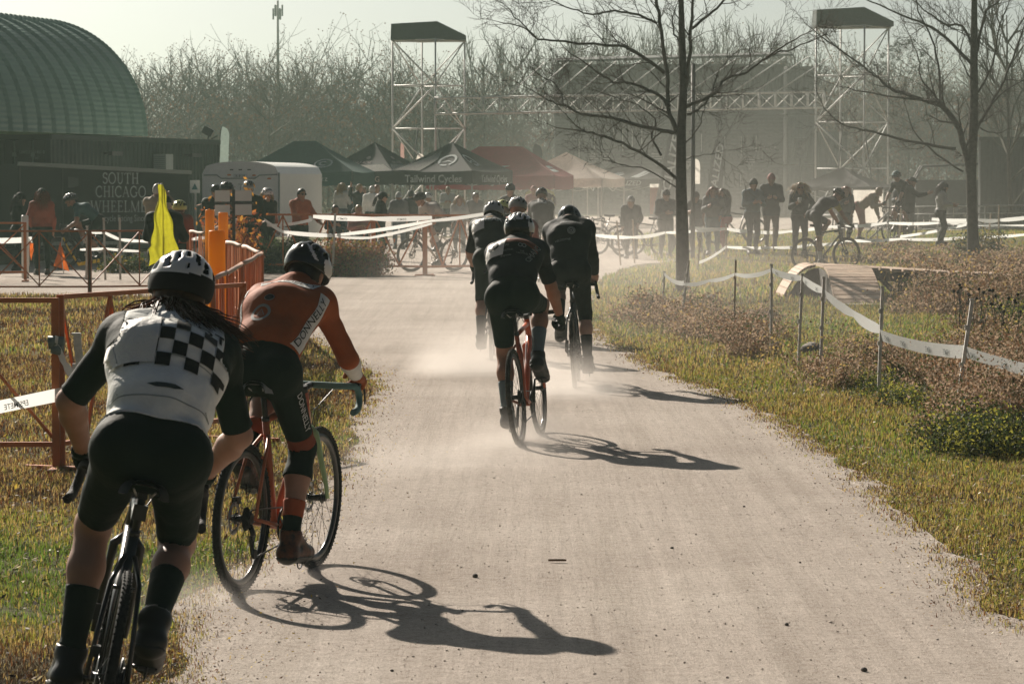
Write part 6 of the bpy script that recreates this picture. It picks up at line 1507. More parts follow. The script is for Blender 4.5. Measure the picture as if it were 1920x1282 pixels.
for i in (0, 1): t_panel_poly(T3, i, [circ(.28 if i == 0 else -.35, .78, .27, .36, -60, 215), circ(.28 if i == 0 else -.35, .78, .27, .36, 235, 285), pol((.02 if i == 0 else -.62, .66), (.30 if i == 0 else -.34, .80), (.56 if i == 0 else -.08, .66), (.30 if i == 0 else -.34, .73))], F_PRINT)
t_panel_poly(T3, 0, [pol((-1.5, .04), (-.5, .04), (-.15, .9), (-.2, 1.3))], F_WHITE, 'pale_panel')
T4 = tent('dark red ridge tent with pale angular letter prints, behind the Tailwind tent', 938, 122, 5.0, 3.2, -14, 3.12, 2.02, .5, [F_RED], ridge=1.7)
t_panel_poly(T4, 0, [pol((-.9, .30), (-.45, .30), (.35, .72), (-.1, .72)), pol((-.45, .52), (.0, .75), (.62, .75), (.1, .50)), pol((.0, .30), (.5, .30), (.55, .42), (.3, .45))], F_PRINT); t_panel_poly(T4, 1, [pol((-.6, .35), (.5, .35), (.4, .55), (-.5, .55)), pol((-.3, .62), (.5, .62), (.4, .78), (-.2, .78))], F_PRINT)
T5 = tent('cream peaked tent to the right of the dark red tent', 1062, 127, 3.9, 3.2, -18, 2.95, 1.93, .34, [F_CREAM])
T6 = tent('dusty grey tent lettered IZED with pale slanted stripes, behind the bare tree', 1178, 132, 3.0, 3.0, -10, 2.75, 1.92, .30, [F_DUST])
for x in (-.5, .55): t_panel_poly(T6, 0, [pol((x - .3, .15), (x - .05, .15), (x + .45, .65), (x + .2, .65)), pol((x - .1, .10), (x + .05, .10), (x + .5, .5), (x + .4, .55))], F_PRINT)
t_val(T6, 0, 'SPECIALIZED', .20, F_PRINT, -.1, shear=.3, bold=.02)
T7 = tent('low dark grey peaked tent behind the spectators at the right', 1580, 118, 3.0, 3.0, -22, 2.32, 1.62, .12, [F_DKG])
e = T7['e']; s = ppm(114)
bn = empty('banner', Vector((at(1628, 335, 112).x, 112, 0)), 'white banner with red chevron emblem hung under the dark grey tent', 'banner'); mb = MB(); mb.grid(lambda a, b: ((a - .5) * 1.05, .03 * math.sin(a * 9), .35 + b * 1.15), 8, 4); mb.build('cloth', F_WHITE, bn)
flat_text('banner_lettering', 'MICHELOB', .13, (-.18, -.06, 1.0), (1, 0, 0), (0, 0, 1), mat('print_grey', (.20, .19, .18)), bn, shear=.3, xs=.55); strokes_obj('chevron', [(.06, [(.10, .92), (.26, 1.12), (.42, .92)]), (.06, [(.10, 1.06), (.26, 1.26), (.42, 1.06)])], .05, (0, -.06, 0), (1, 0, 0), (0, 0, 1), mat('print_red', (.45, .12, .06)), bn)
for x in (-.55, .55): mb = MB(); mb.bar((x, .02, 0), (x, .02, 1.55), .03); mb.build('pole', M_STEEL, bn)
# ---- yellow arch panel under the red tent, orange banner
e = empty('display_panel', Vector((at(1010, 335, 119).x, 119, 0)), 'yellow display panel with arched top under the dark red tent', 'sign'); mb = MB(); mb.prism([(-.5, 0, .3)] + [(.6, 0, .3)] + [(.05 + .55 * math.cos(rad(k)), 0, 1.3 + .25 * math.sin(rad(k))) for k in range(0, 181, 20)], (0, .05, 0)); mb.build('panel', K_YELL, e)
e = empty('feather_flag', Vector((at(1228, 335, 126).x, 126, 0)), 'short orange and white banner flag left of the bare tree trunk', 'flag'); mb = MB(); mb.grid(lambda a, b: (a * .40 - .2, .02 * math.sin(b * 6), .5 + b * 1.05), 3, 6); mb.build('cloth', K_ORANGE, e); mb = MB(); mb.grid(lambda a, b: (a * .40 - .2, .03 * math.sin(b * 6), 1.55 + b * .14), 3, 2); mb.build('top_band', F_WHITE, e); mb = MB(); mb.bar((.22, 0, 0), (.22, 0, 1.75), .03); mb.build('pole', M_STEEL, e)
def feather(label, u, Y, v0, v1, wpx, m, txt=None, lean=.06, ink=None):
    s = ppm(Y); z1 = 1.9 + (335 - v0) / s; z0 = max(.25, 1.9 + (335 - v1) / s); w = wpx / s; e = empty('feather_flag', Vector((at(u, 335, Y).x, Y, 0)), label, 'flag', None)
    def fn(a, b):
        z = z0 + (z1 - z0) * b; wd = w * (1 if b < .72 else math.sqrt(max(0, 1 - ((b - .72) / .28) ** 2)) * .9 + .1); return Vector((lean * (z - z0) + (a - .15) * wd, .04 * math.sin(b * 7 + a), z))
    mb = MB(); mb.grid(fn, 4, 20); mb.build('cloth', m, e); p = MB(); p.tube([(0, 0, 0)] + [fn(0, b) - Vector((.02, 0, 0)) for b in (0, .3, .6, .75, .9, 1)], .014, 5); p.build('pole', M_BLACK, e)
    if txt:
        h = w * .50; V, Fc = text_mesh(txt, h, bold=.03, shear=.25); L = z1 - z0; k = .92 * L / max(.1, V[:, 0].max() - V[:, 0].min()); V[:, 0] *= k
        P = [fn(0, min(1, max(0, .48 + p[0] / L))) + Vector((w * .68 - p[1], -.06, 0)) for p in V]; me = bpy.data.meshes.new('flag_lettering'); me.from_pydata(P, [], Fc); me.update(); mesh_obj('flag_lettering', me, ink or F_PRINT, e)
    return e
feather('tall black feather flag lettered SPECIALIZED, left of the bare tree trunk', 1230, 124, 222, 408, 32, F_BLACK, 'SPECIALIZED', .19)
feather('tall black feather flag lettered SPECIALIZED, right of the dark lamp post', 1322, 122, 262, 425, 26, F_BLACK, 'SPECIALIZED', .14)
feather('small white feather flag with a round grey print beside the lamp post', 1304, 121, 298, 345, 10, F_WHITE, None, .0)
feather('dark leaf shaped flag between the dark red and cream tents', 998, 128, 270, 340, 17, F_BLACK, None, .08)
feather('white and teal feather flag at the far end of the black container', 414, 96, 238, 312, 16, C('flag_pale', (.34, .42, .38), trans=.3), None, .05)
feather('small white pennant flag behind the Tailwind tent', 775, 124, 288, 322, 14, F_WHITE, None, .3); feather('narrow pink and white flag above the black and white tent', 752, 126, 268, 310, 7, C('flag_pink', (.5, .32, .28), trans=.3), None, .0)

# ---- stage: stacked containers, roof, truss gantry and two scaffold towers
XS0 = at(1040, 335, 171).x
for lv in range(3): container('dark shipping container, %s of the three stacked long side on behind the stage' % ('lowest', 'middle one', 'topmost')[lv], (XS0 + 12.2, 171, 0), (-1, .0, 0), 12.2, 2.44, 2.62, M_CDK, z0=2.68 * lv, doors=False, group='containers stacked behind the stage') if False else None
def flip_container(label, x0, Y, L, z0, m, group, H=2.62, ang=0.0, Lr=12.2):
    return container(label, (x0, Y, 0), (math.cos(rad(ang)), math.sin(rad(ang)), 0), L, 2.44, H, m, z0=z0, doors=False, group=group)
for lv in range(3): flip_container('dark shipping container, %s of the stack seen side on behind the stage' % ('lowest', 'middle one', 'topmost')[lv], XS0, 171, 12.2, 2.68 * lv, M_CDK, 'containers stacked behind the stage')
for lv, (z, zz) in enumerate(((0, 2.62), (2.68, 2.62), (5.36, 2.55))): container('grey shipping container, %s of the end on stack right of the stage' % ('lowest', 'middle one', 'topmost')[lv], (XS0 + 12.55 + 1.4, 172.5, 0), (-.12, 1, 0), 6.0, 1.4, zz, mat('container_pale', (.16, .165, .155), rough=.6, var=.2), z0=z, doors=False, group='containers stacked right of the stage')
container('low grey shipping container right of the tall end on stack', (XS0 + 15.6, 171.0, 0), (-.1, 1, 0), 6.0, 1.5, 4.4, M_CDK, doors=False)
s171 = ppm(171)
e = empty('stage_front', Vector((XS0, 170.6, 0)), 'slatted dark stage fascia with shield emblems in front of the stacked containers', 'stage')
for i in range(26): mb = MB(); mb.box((6.1, 0, .25 + i * .20), (12.1, .10, .13)); mb.build('slat', mat('fascia_slat', (.03, .032, .03), rough=.8), e)
for u, v in ((1112, 300), (1135, 300), (1232, 300), (1290, 306), (1352, 306), (1407, 306)):
    x = at(u, 335, 170).x - XS0; z = 1.9 + (335 - v) / s171; k = 9 / s171
    strokes_obj('shield_emblem', [(.10, [(x - k, z + k * 1.2), (x + k, z + k * 1.2)]), (.08, [(x - k, z + k * .7), (x + k, z + k * .7)]), (.08, [(x - k, z + k * .2), (x + k, z + k * .2)]), (.1, [(x - k * .9, z - k * .2), (x + k * .1, z - k * 1.2)]), (.1, [(x - k * .2, z - k * .2), (x + k * .2, z - k * .9)]), (.1, [(x + k * .5, z - k * .2), (x + k * .4, z - k * .6)])], .1, (0, -.08, 0), (1, 0, 0), (0, 0, 1), mat('fascia_print', (.22, .21, .19), rough=.8), e)
for u, v0, v1 in ((1086, 262, 300), (1115, 262, 295), (1151, 242, 270), (1168, 238, 285), (1186, 242, 282), (1204, 242, 270), (1316, 252, 285), (1360, 256, 290), (1391, 256, 292), (1419, 255, 285), (1358, 330, 350), (1390, 328, 350)):
    x = at(u, 335, 170).x - XS0; mb = MB(); mb.bar((x, -.10, 1.9 + (335 - v1) / s171), (x, -.10, 1.9 + (335 - v0) / s171), .05); mb.build('light_tube', mat('pale_tube', (.34, .33, .30), rough=.4), e)
flat_text('fascia_lettering', 'BMX MINI GP', .18, (at(1440, 335, 170).x - XS0 - .3, -.1, 1.9 + (335 - 281) / s171), (1, 0, 0), (0, 0, 1), MATS['fascia_print'], e)
e = empty('loudspeaker', Vector((at(1500, 335, 166).x, 166, 0)), 'black loudspeaker on a pole stand in front of the end on containers', 'loudspeaker'); mb = MB(); mb.box((0, 0, 3.45), (.62, .5, 1.05)); mb.build('cabinet', M_BLACK, e); mb = MB(); mb.ball((0, -.25, 3.3), (.22, .06, .22), 12, 6); mb.ball((0, -.25, 3.75), (.12, .05, .12), 10, 5); mb.build('cone', M_DARKM, e); mb = MB(); mb.bar((0, 0, 0), (0, 0, 2.95), .09); mb.build('stand', M_BLACK, e)
RF = empty('stage_roof', Vector((XS0, 170, 8.05)), 'thin dark mono pitch stage roof tied back over the stacked containers', 'roof'); mb = MB()
mb.prism([(.05, -2.2, -.10), (12.4, -2.2, .25), (12.4, 3.6, .55), (.05, 3.6, .25)], (0, 0, .12)); mb.build('roof_sheet', mat('roof_dark', (.045, .05, .047), rough=.7), RF); mb = MB()
for x in (.4, 3.2, 6.2, 9.2, 12.0): mb = MB(); mb.bar((x, -1.2, 0), (x, -1.2, -.3 + x * .03), .1); mb.bar((x, 2.5, .3), (x, 2.5, -.1), .1); mb.build('roof_prop', M_STEEL, RF)
YT = 122.0; sT = ppm(YT); TA = at(815, 199, YT); TB = at(1545, 187, YT); tr = empty('truss', TA, 'long pale lattice truss bridging between the two scaffold towers', 'truss'); D = TB - TA; hz = .60; M_TR = mat('truss_alloy', (.60, .60, .57), rough=.5, metal=.1)
for dy in (-.28, .28):
    for z in (-hz / 2, hz / 2): mb = MB(); mb.tube([Vector((0, dy, z)), D + Vector((0, dy, z))], .034, 6); mb.build('chord', M_TR, tr)
NB = 24
for dy in (-.28, .28):
    for i in range(NB + 1):
        p = D * (i / NB) + Vector((0, dy, 0)); mb = MB(); mb.tube([p + Vector((0, 0, -hz / 2)), p + Vector((0, 0, hz / 2))], .022 if i % 4 else .036, 5); mb.build('strut', M_TR, tr)
        if i < NB:
            q = D * ((i + 1) / NB) + Vector((0, dy, 0)); s_ = 1 if (i + (dy > 0)) % 2 else -1; mb = MB(); mb.tube([p + Vector((0, 0, s_ * hz / 2)), q + Vector((0, 0, -s_ * hz / 2))], .017, 5); mb.build('diagonal', M_TR, tr)
for i in range(13):
    u = 950 + i * 42; a = D * ((u - 815) / 730) + Vector((0, .28, hz / 2)); b = Vector((at(u + 70 + i * 3, 335, 168).x, 168, 7.95 + i * .03)) - TA; mb = MB(); mb.tube([a, b], .03, 5); mb.build('tie_rod', M_TR, tr)
def tower(label, u, Y, v_can, seed):
    s = ppm(Y); e = empty('scaffold_tower', Vector((at(u, 335, Y).x, Y, 0)), label, 'tower', 'scaffold towers with canvas roofs'); R_ = 1.43; zt = 1.9 + (335 - v_can) / s
    Cn = [Vector((R_ * math.cos(rad(a)), R_ * math.sin(rad(a)), 0)) for a in (-168, -78, 12, 102)]
    for c in Cn: mb = MB(); mb.tube([c, c + Vector((0, 0, zt))], .032, 6); mb.build('leg', M_TR, e)
    lv = [.4, zt - 3.65 * 1.0 - 1.5, zt - 1.62 - 1.6, zt - 1.62, zt]
    lv = [zt * k for k in (.07, .30, .53, .76, 1.0)]
    for k, z in enumerate(lv):
        for i in range(4): mb = MB(); mb.tube([Cn[i] + Vector((0, 0, z)), Cn[(i + 1) % 4] + Vector((0, 0, z))], .022, 5); mb.build('ledger', M_TR, e)
    for k in range(4):
        for i in range(4):
            a, b = (Cn[i], Cn[(i + 1) % 4]) if (k + i) % 2 == 0 else (Cn[(i + 1) % 4], Cn[i]); mb = MB(); mb.tube([a + Vector((0, 0, lv[k])), b + Vector((0, 0, lv[k + 1]))], .024 if i else .034, 5); mb.build('brace', M_WHITEP if i == 0 else M_TR, e)  # white on one face's braces paints in their sun glint
    for sx, ty in ((-1.0, -1.2), (.9, -1.3)): mb = MB(); mb.tube([Vector((sx * .4, ty * .5, lv[2])), Vector((sx * .9, ty * 1.4, 0))], .03, 5); mb.build('raker', M_CDK, e)
    k = .68 if True else 1; hw = 1.45; V = [(-hw, -.9, zt), (hw, -.9, zt), (hw, .9, zt), (-hw, .9, zt), (-hw + .02, -.8, zt + .62), (.35, -.8, zt + .72), (.35, .8, zt + .74), (-hw + .02, .8, zt + .66), (hw, -.85, zt + .18), (hw, .85, zt + .2)]
    mb = MB(); mb._add([Vector(v) for v in V], [(0, 1, 8, 5, 4), (3, 7, 6, 9, 2), (4, 5, 6, 7), (5, 8, 9, 6), (0, 4, 7, 3), (1, 2, 9, 8), (0, 3, 2, 1)], False); mb.build('canvas_roof', C('canvas_dark', (.035, .05, .045), bump=.4), e)
    pf = MB(); pf.bar(Vector((-hw, 0, zt - .03)), Vector((hw, 0, zt - .03)), .05); pf.build('roof_bearer', M_TR, e)
tower('scaffold tower with dark green canvas roof, above the Tailwind tent', 804, 125, 78, 1); tower('scaffold tower with hazy dark canvas roof, above the right hand forked tree branches', 1597, 121, 53, 2)
e = empty('lamp_post', gnd(1299, 490), 'tall plain dark post right behind the bare tree trunk', 'post'); s = ppm(e.location.y); mb = MB(); mb.tube([(0, 0, 0), (0, 0, 1.9 + 215 / s)], [.052, .045], 10); mb.build('shaft', mat('post_dark', (.05, .055, .052), rough=.6), e); mb = MB(); mb.cyl((0, 0, 0), (0, 0, .06), .12, 10); mb.build('foot_plate', MATS['post_dark'], e)
e = empty('radio_mast', Vector((at(522, 335, 320).x, 320, 0)), 'thin grey radio mast with antenna cluster above the far wood', 'mast'); mb = MB(); mb.tube([(0, 0, 0), (0, 0, 19.6)], [.22, .10], 6); mb.build('pole', M_CDK, e)
for k in range(6): a = k * 1.05; mb = MB(); mb.box((.45 * math.cos(a), .45 * math.sin(a), 18.6 - .35 * (k % 2)), (.16, .16, 1.1)); mb.bar((0, 0, 18.6 - .35 * (k % 2)), (.4 * math.cos(a), .4 * math.sin(a), 18.6 - .35 * (k % 2)), .06); mb.build('antenna', M_CDK, e)
# ---- right hand back: dark container, fence boards, rails
container('dark shipping container at the far right edge behind the forked tree', (at(1838, 335, 112).x, 112, 0), (1, -.12, 0), 8.0, 2.44, 3.35, mat('container_dark2', (.035, .04, .038), rough=.7, var=.2), doors=False)
e = empty('board_fence', gnd(1735, 427), 'low weathered grey board fence behind the right hand spectators', 'fence'); s = ppm(e.location.y); W = 6.4
for i in range(30): mb = MB(); mb.box((-3.4 + i * .23, 0, .86), (.205, .025, 1.62 + .04 * ((i * 7) % 3))); mb.build('board', mat('grey_board', (.085, .078, .066), rough=.85, var=.25), e)
mb = MB(); mb.bar((-3.5, .04, 1.4), (3.5, .04, 1.4), .05, .09); mb.build('rail', MATS['grey_board'], e); mb = MB(); mb.bar((-3.5, .04, .35), (3.5, .04, .35), .05, .09); mb.build('rail', MATS['grey_board'], e)
e = empty('hand_rail', gnd(1790, 470), 'long thin galvanised hand rail running behind the right hand weeds', 'railing'); s = ppm(e.location.y)
for z in (.55, .95, 1.15): mb = MB(); mb.tube([(-1.7, 0, z), (3.4, .6, z + .05)], .018, 5); mb.build('rail', M_STEEL, e)
for i in range(5): mb = MB(); mb.bar((-1.7 + i * 1.27, i * .15, 0), (-1.7 + i * 1.27, i * .15, 1.17), .03); mb.build('post', M_STEEL, e)
e = empty('stair_rail', gnd(1640, 478), 'slanting galvanised hand rail catching the sun behind the front facing cyclist', 'railing'); s = ppm(e.location.y)
for dz in (0, -.22): mb = MB(); mb.tube([(-.2, 0, .55 + dz), (.45, 1.0, 1.05 + dz), (.5, 1.05, 1.05 + dz)], .022, 5); mb.build('rail', M_STEEL, e)
for k in (0, .5, 1): mb = MB(); mb.bar((-.2 + .65 * k, k, 0), (-.2 + .65 * k, k, .55 + .5 * k), .03); mb.build('post', M_STEEL, e)
e = empty('loader_frame', gnd(1770, 432), 'dark equipment trailer with slanted steel frame behind the clapping spectators', 'trailer'); mb = MB(); mb.box((.2, 1, 1.35), (2.4, 1.2, 1.0)); mb.build('body', MATS['container_dark2'], e); mb = MB(); mb.tube([(-1.6, 0, .9), (-.8, 0, 2.35), (1.5, 0, 2.45)], .05, 6); mb.tube([(-1.6, .6, .9), (-.8, .6, 2.35), (1.5, .6, 2.45)], .05, 6); mb.build('frame', M_CDK, e)
for x in (-.5, .9): mb = MB(); mb.torus((x, .5, .42), .32, .11, (0, 1, 0), 18, 6); mb.build('wheel', M_RUBBER, e)
for x in (-1.5, 1.4): mb = MB(); mb.bar((x, .3, 0), (x, .3, 1.2), .08); mb.build('prop', M_CDK, e)
# ================================================================ plank ramp
PLK = [mat('plank_%s' % n, c, rough=.75, var=.22, vscale=5, bump=.3, bscale=30) for n, c in (('warm', (.50, .37, .27)), ('tan', (.55, .43, .32)), ('brown', (.40, .29, .21)))]
M_SIDE = mat('ramp_side', (.055, .050, .040), rough=.85, var=.3)
def ramp():
    BL, BR = gnd(1568, 572), gnd(1654, 572); e = empty('plank_ramp', (BL + BR) / 2, 'low wooden plank ramp with curved slope and flat deck on the grass', 'ramp'); O = Vector(e.location)
    s = ppm(BL.y); Yt = BL.y + 3.0; ztop = .50; X = (BR - BL).normalized(); W = .72; up0 = -W / 2
    n = 15
    def prof(t):                                             # along the slope: 0 at the ground, 1 at the lip, gently curved
        return t * 3.0, .02 + ztop * (1 - (1 - t) ** 2.1)
    for i in range(n):
        y0, z0 = prof(i / n); y1, z1 = prof((i + .80) / n); a = Vector((up0 + .10 * i / n, y0, z0)); L = Vector((0, y1 - y0, z1 - z0)); nn = Vector((0, -(z1 - z0), y1 - y0)).normalized(); mb = MB()
        o = [a + nn * .012 * ((i * 5) % 3 - 1) * .3, a + Vector((W, 0, 0)), a + Vector((W, 0, 0)) + L, a + L]; mb.prism(o, -nn * .04); mb.build('plank', PLK[(i * 7 + i // 3) % 3], e)
    for j in range(17):                                      # deck to the right
        a = Vector((up0 + .1 + j * .185, 3.05, ztop + .02 - .010 * j)); mb = MB(); mb.prism([a, a + Vector((.155, 0, -.008)), a + Vector((.155, 1.5, -.008)), a + Vector((0, 1.5, 0))], (0, 0, -.04)); mb.build('plank', PLK[(j * 5 + 1) % 3], e)
    for j in range(9):                                       # roll-down on the left
        t0, t1 = j / 9, (j + .84) / 9; x0, x1 = up0 - .02 - .52 * t0, up0 - .02 - .52 * t1; z0, z1 = ztop * (1 - t0 ** 2.2) + .03, ztop * (1 - t1 ** 2.2) + .03; mb = MB(); mb.prism([(x1, 2.9, z1), (x0, 2.9, z0), (x0, 4.4, z0), (x1, 4.4, z1)], (0, 0, -.04)); mb.build('plank', PLK[(j * 3) % 3], e)
    sd = MB(); sd.prism([(up0 + .05, 2.95, 0)] + [(up0 + .05 - .52 * t / 8, 2.95, max(.0, ztop * (1 - (t / 8) ** 2.2) - .02)) for t in range(9)], (0, .05, 0)); sd.build('side_wall', M_SIDE, e)
    for x in (up0 + .02, up0 + W + .02):
        sd = MB(); pts = [(x, prof(t / 10)[0], prof(t / 10)[1] - .045) for t in range(11)]; sd.prism(pts + [(x, 3.0, .0), (x, .2, 0)], (.04, 0, 0)); sd.build('side_wall', M_SIDE, e)
    bm_ = MB(); bm_.bar((up0 + W, 3.0, ztop - .13), (up0 + 3.3, 3.0, ztop - .30), .06, .16); bm_.build('beam', M_SIDE, e)
    for cx in (up0 + W + .62, up0 + W + 1.6):
        g_ = MB(); g_.tube([(cx - .30, 3.05, ztop - .2), (cx - .22, 3.05, .22), (cx, 3.05, .0)], .045, 6); g_.tube([(cx + .30, 3.05, ztop - .25), (cx + .22, 3.05, .22), (cx, 3.05, .0)], .045, 6); g_.bar((cx, 3.05, 0), (cx, 3.05, ztop - .2), .07); g_.build('trestle', M_SIDE, e)
    sl = MB(); sl.box((0.0, -.28, .015), (W * .95, .5, .03)); sl.build('threshold_slab', mat('slab', (.30, .27, .22), rough=.9, var=.2), e)
ramp()
# ================================================================ barricades, slatted fence, stakes and tape, course furniture
M_OFEN = mat('fence_orange', (.46, .135, .035), rough=.5, spec=.4, var=.2, vscale=5); M_OSLAT = mat('slat_orange', (.62, .165, .015), rough=.55, trans=.30, var=.18, vscale=3); M_OTUBE = mat('post_orange', (.95, .48, .015), rough=.5, trans=.5)
M_STAKE = mat('stake_steel', (.76, .74, .70), rough=.6, metal=.0, var=.2, vscale=20); M_STAKEW = mat('stake_wood', (.50, .40, .30), rough=.85); M_TAPEW = mat('tape_white', (.88, .90, .87), rough=.5, trans=.5); M_TINK = mat('tape_print', (.09, .11, .11), rough=.8)
def barricade(label, A, B, h=1.08, bays=3, tube=.035, style='X', foot=True, z0=.06):
    """A, B ground points"""
    A, B = Vector(A), Vector(B); e = empty('barricade', (A + B) / 2, label, 'barricade', 'orange steel barricades'); O = (A + B) / 2; d = B - A; A, B = A - O, B - O
    def part(name, a, b, w): mb = MB(); mb.bar(a, b, w); mb.build(name, M_OFEN, e)
    Z = lambda z: Vector((0, 0, z)); zb = .12 + z0
    for p in (A, B):
        part('post', p, p + Z(h), tube * 1.5)
        if foot: mb = MB(); mb.bar(p + Vector((d.y, -d.x, 0)).normalized() * .28 + Z(.02), p - Vector((d.y, -d.x, 0)).normalized() * .28 + Z(.02), .05, .03); mb.build('foot', M_OFEN, e)
    ins = d.normalized() * tube * .75
    part('rail', A + ins + Z(h - tube / 2), B - ins + Z(h - tube / 2), tube); part('rail', A + ins + Z(zb), B - ins + Z(zb), tube)
    hh = h - tube
    for i in range(bays):
        a = A + d * (i / bays); b = A + d * ((i + 1) / bays); m = (a + b) / 2; k = tube * .62
        if i: part('upright', a + Z(zb + tube / 2), a + Z(hh), k)
        if style == 'X': part('brace', a + Z(hh), b + Z(zb + tube * .6), k); part('brace', b + Z(hh) + Vector((0, .012, 0)), a + Z(zb + tube * .6) + Vector((0, .012, 0)), k)
        elif style == 'V': part('brace', a + Z(hh), m + Z(zb + tube * .6), k); part('brace', b + Z(hh), m + Z(zb + tube * .6), k)
        else: part('brace', a + Z(hh), b + Z(zb + tube * .6), k)
    return e
def gy(u, Y): p = at(u, 335, Y); return Vector((p.x, Y, 0))
Yf = 20.7
barricade('rust orange steel barricade in the grass at the left edge, square on to the camera', gy(-560, Yf), gy(102, Yf), 1.13, 3, .032, 'D')
barricade('orange steel barricade running away behind the rider in the chequered jersey', gy(112, Yf + .05), gy(455, 23.1), 1.15, 4, .030, 'V')
barricade('long orange barricade behind the flag marshals, left of the yellow flag', gy(-115, 51), gy(166, 51), 1.08, 3, .03, 'X'); barricade('long orange barricade in front of the lettered dark trailer', gy(168, 51), gy(352, 51.6), 1.08, 2, .03, 'X')
barricade('orange barricade farther back at the left edge beside the white padded post', gy(-140, 59), gy(46, 59), 1.10, 2, .035, 'X')
barricade('orange barricade in front of the white trailer and the seated spectators', gy(447, 64.5), gy(699, 63.5), 1.20, 3, .04, 'V'); barricade('orange barricade between the capped woman and the crossing cyclist', gy(701, 63.3), gy(795, 62.6), 1.20, 1, .04, 'V'); barricade('orange barricade directly in front of the cyclist crossing sideways', gy(798, 62.5), gy(925, 63.5), 1.20, 2, .045, 'V')
# ---- orange slatted fence
def slat_fence(label, pts, h, n, w, rail=True):
    P = [Vector(p) for p in pts]; e = empty('slat_fence', P[0], label, 'fence', None); O = P[0]; L = [(b - a).length for a, b in zip(P, P[1:])]; T = sum(L); rr = random.Random(n); base = None
    for i in range(n):
        s = T * (i + .5) / n; k = 0
        while s > L[k] and k < len(L) - 1: s -= L[k]; k += 1
        d = (P[k + 1] - P[k]).normalized(); c = P[k] + d * s - O
        if base is None:
            mb = MB(); mb.box((0, 0, .5), (1, .006, 1)); base = mb.mesh('slat'); base.materials.append(M_OSLAT)
        o = link(bpy.data.objects.new('slat', base), e); hh = h * rr.uniform(.96, 1.0); o.location = c + Vector((0, 0, .02)); o.scale = (w * rr.uniform(.75, 1.3), 1, hh); o.rotation_euler = (rr.uniform(-.02, .02), rr.uniform(-.035, .035), math.atan2(d.y, d.x) + rr.uniform(-.2, .2))
    for k in range(len(P) - 1):
        a, b = P[k] - O, P[k + 1] - O; m = 4
        for z, t_, nm in ((h + .015, .022, 'sunlit_top_edge'), (h * .62, .012, 'cord'), (h * .28, .012, 'cord')):
            pts_ = [a.lerp(b, j / m) + Vector((0, 0, z + .007 * math.sin(j * 2.1 + k) * (nm == 'sunlit_top_edge'))) for j in range(m + 1)]; mb = MB(); mb.tube(pts_, t_, 5); mb.build(nm, M_OSLAT if nm == 'cord' else mat('sunlit_top_edge', (.50, .34, .26), rough=.7), e)  # paler top bar added to paint the fence's sunlit upper edge
    for k, p in enumerate(P): mb = MB(); mb.bar(p - O + Vector((0, .03, 0)), p - O + Vector((0, .03, h + .04)), .04); mb.build('stake', M_OFEN, e)
    return e
slat_fence('orange plastic slatted fence folding back round the orange padded posts', [gy(398, 25.5), gy(452, 30), gy(490, 34.5), gy(455, 38.5), gy(424, 41)], 1.08, 150, .055)
slat_fence('orange slatted fence farther back behind the shrub with orange leaves', [gy(356, 49), gy(385, 47), gy(420, 58), gy(448, 63), gy(497, 69)], 1.08, 120, .075)
# ---- padded posts
for i, (u, v, Y, dia, lb) in enumerate(((393, 393, 43, .125, 'tall orange padded tube post, the left one of the two behind'), (418, 398, 44, .135, 'orange padded tube post with open hollow top, the right one of the two behind'), (406, 432, 27.5, .145, 'orange padded tube post standing nearest, right above the chequered rider'))):
    s = ppm(Y); z = 1.9 + (335 - v) / s; e = empty('padded_post', gy(u, Y), lb, 'post', 'orange padded tube posts'); r_ = dia / 2; mb = MB(); mb.tube([(0, 0, 0), (0, 0, z - .03), (0, 0, z - .008), (0, 0, z), (0, 0, z), (0, 0, z - .10)], [r_ * 1.12, r_, r_ * .97, r_ * .88, r_ * .5, r_ * .45], 18, caps=False); mb.build('sleeve', M_OTUBE, e); mb = MB(); mb.cyl((0, 0, 0), (0, 0, z - .08), .02, 6); mb.build('core', M_STAKE, e)
e = empty('padded_post', gy(46, 61), 'white padded tube post beside the woman in the rust jacket', 'post'); s = ppm(61); mb = MB(); mb.tube([(0, 0, 0), (0, 0, 1.18), (0, 0, 1.20)], [.07, .068, .055], 14); mb.build('sleeve', M_WHITEP, e); mb = MB(); mb.cyl((0, 0, 0), (0, 0, 1.15), .02, 6); mb.build('core', M_STAKE, e)
# ---- four panel white sign
e = empty('sign_boards', gy(438, 55), 'four blank white boards on a dark cross frame behind the orange leaved shrub', 'sign'); s = ppm(55)
for u0, u1, v0, v1 in ((403, 431, 357, 378), (441, 472, 357, 377), (403, 431, 384, 404), (441, 472, 383, 403)):
    mb = MB(); mb.box((((u0 + u1) / 2 - 438) / s, -.03, 1.9 + (335 - (v0 + v1) / 2) / s), ((u1 - u0) / s, .012, (v1 - v0) / s)); mb.build('board', WHITE_INK, e)
mb = MB(); mb.bar((0, 0, 0), (0, 0, 1.9 - 20 / s), .05); mb.build('post', M_BLACK, e); mb = MB(); mb.bar((-36 / s, .01, 1.9 - 46 / s), (36 / s, .01, 1.9 - 46 / s), .05, .035); mb.build('cross_bar', M_BLACK, e)
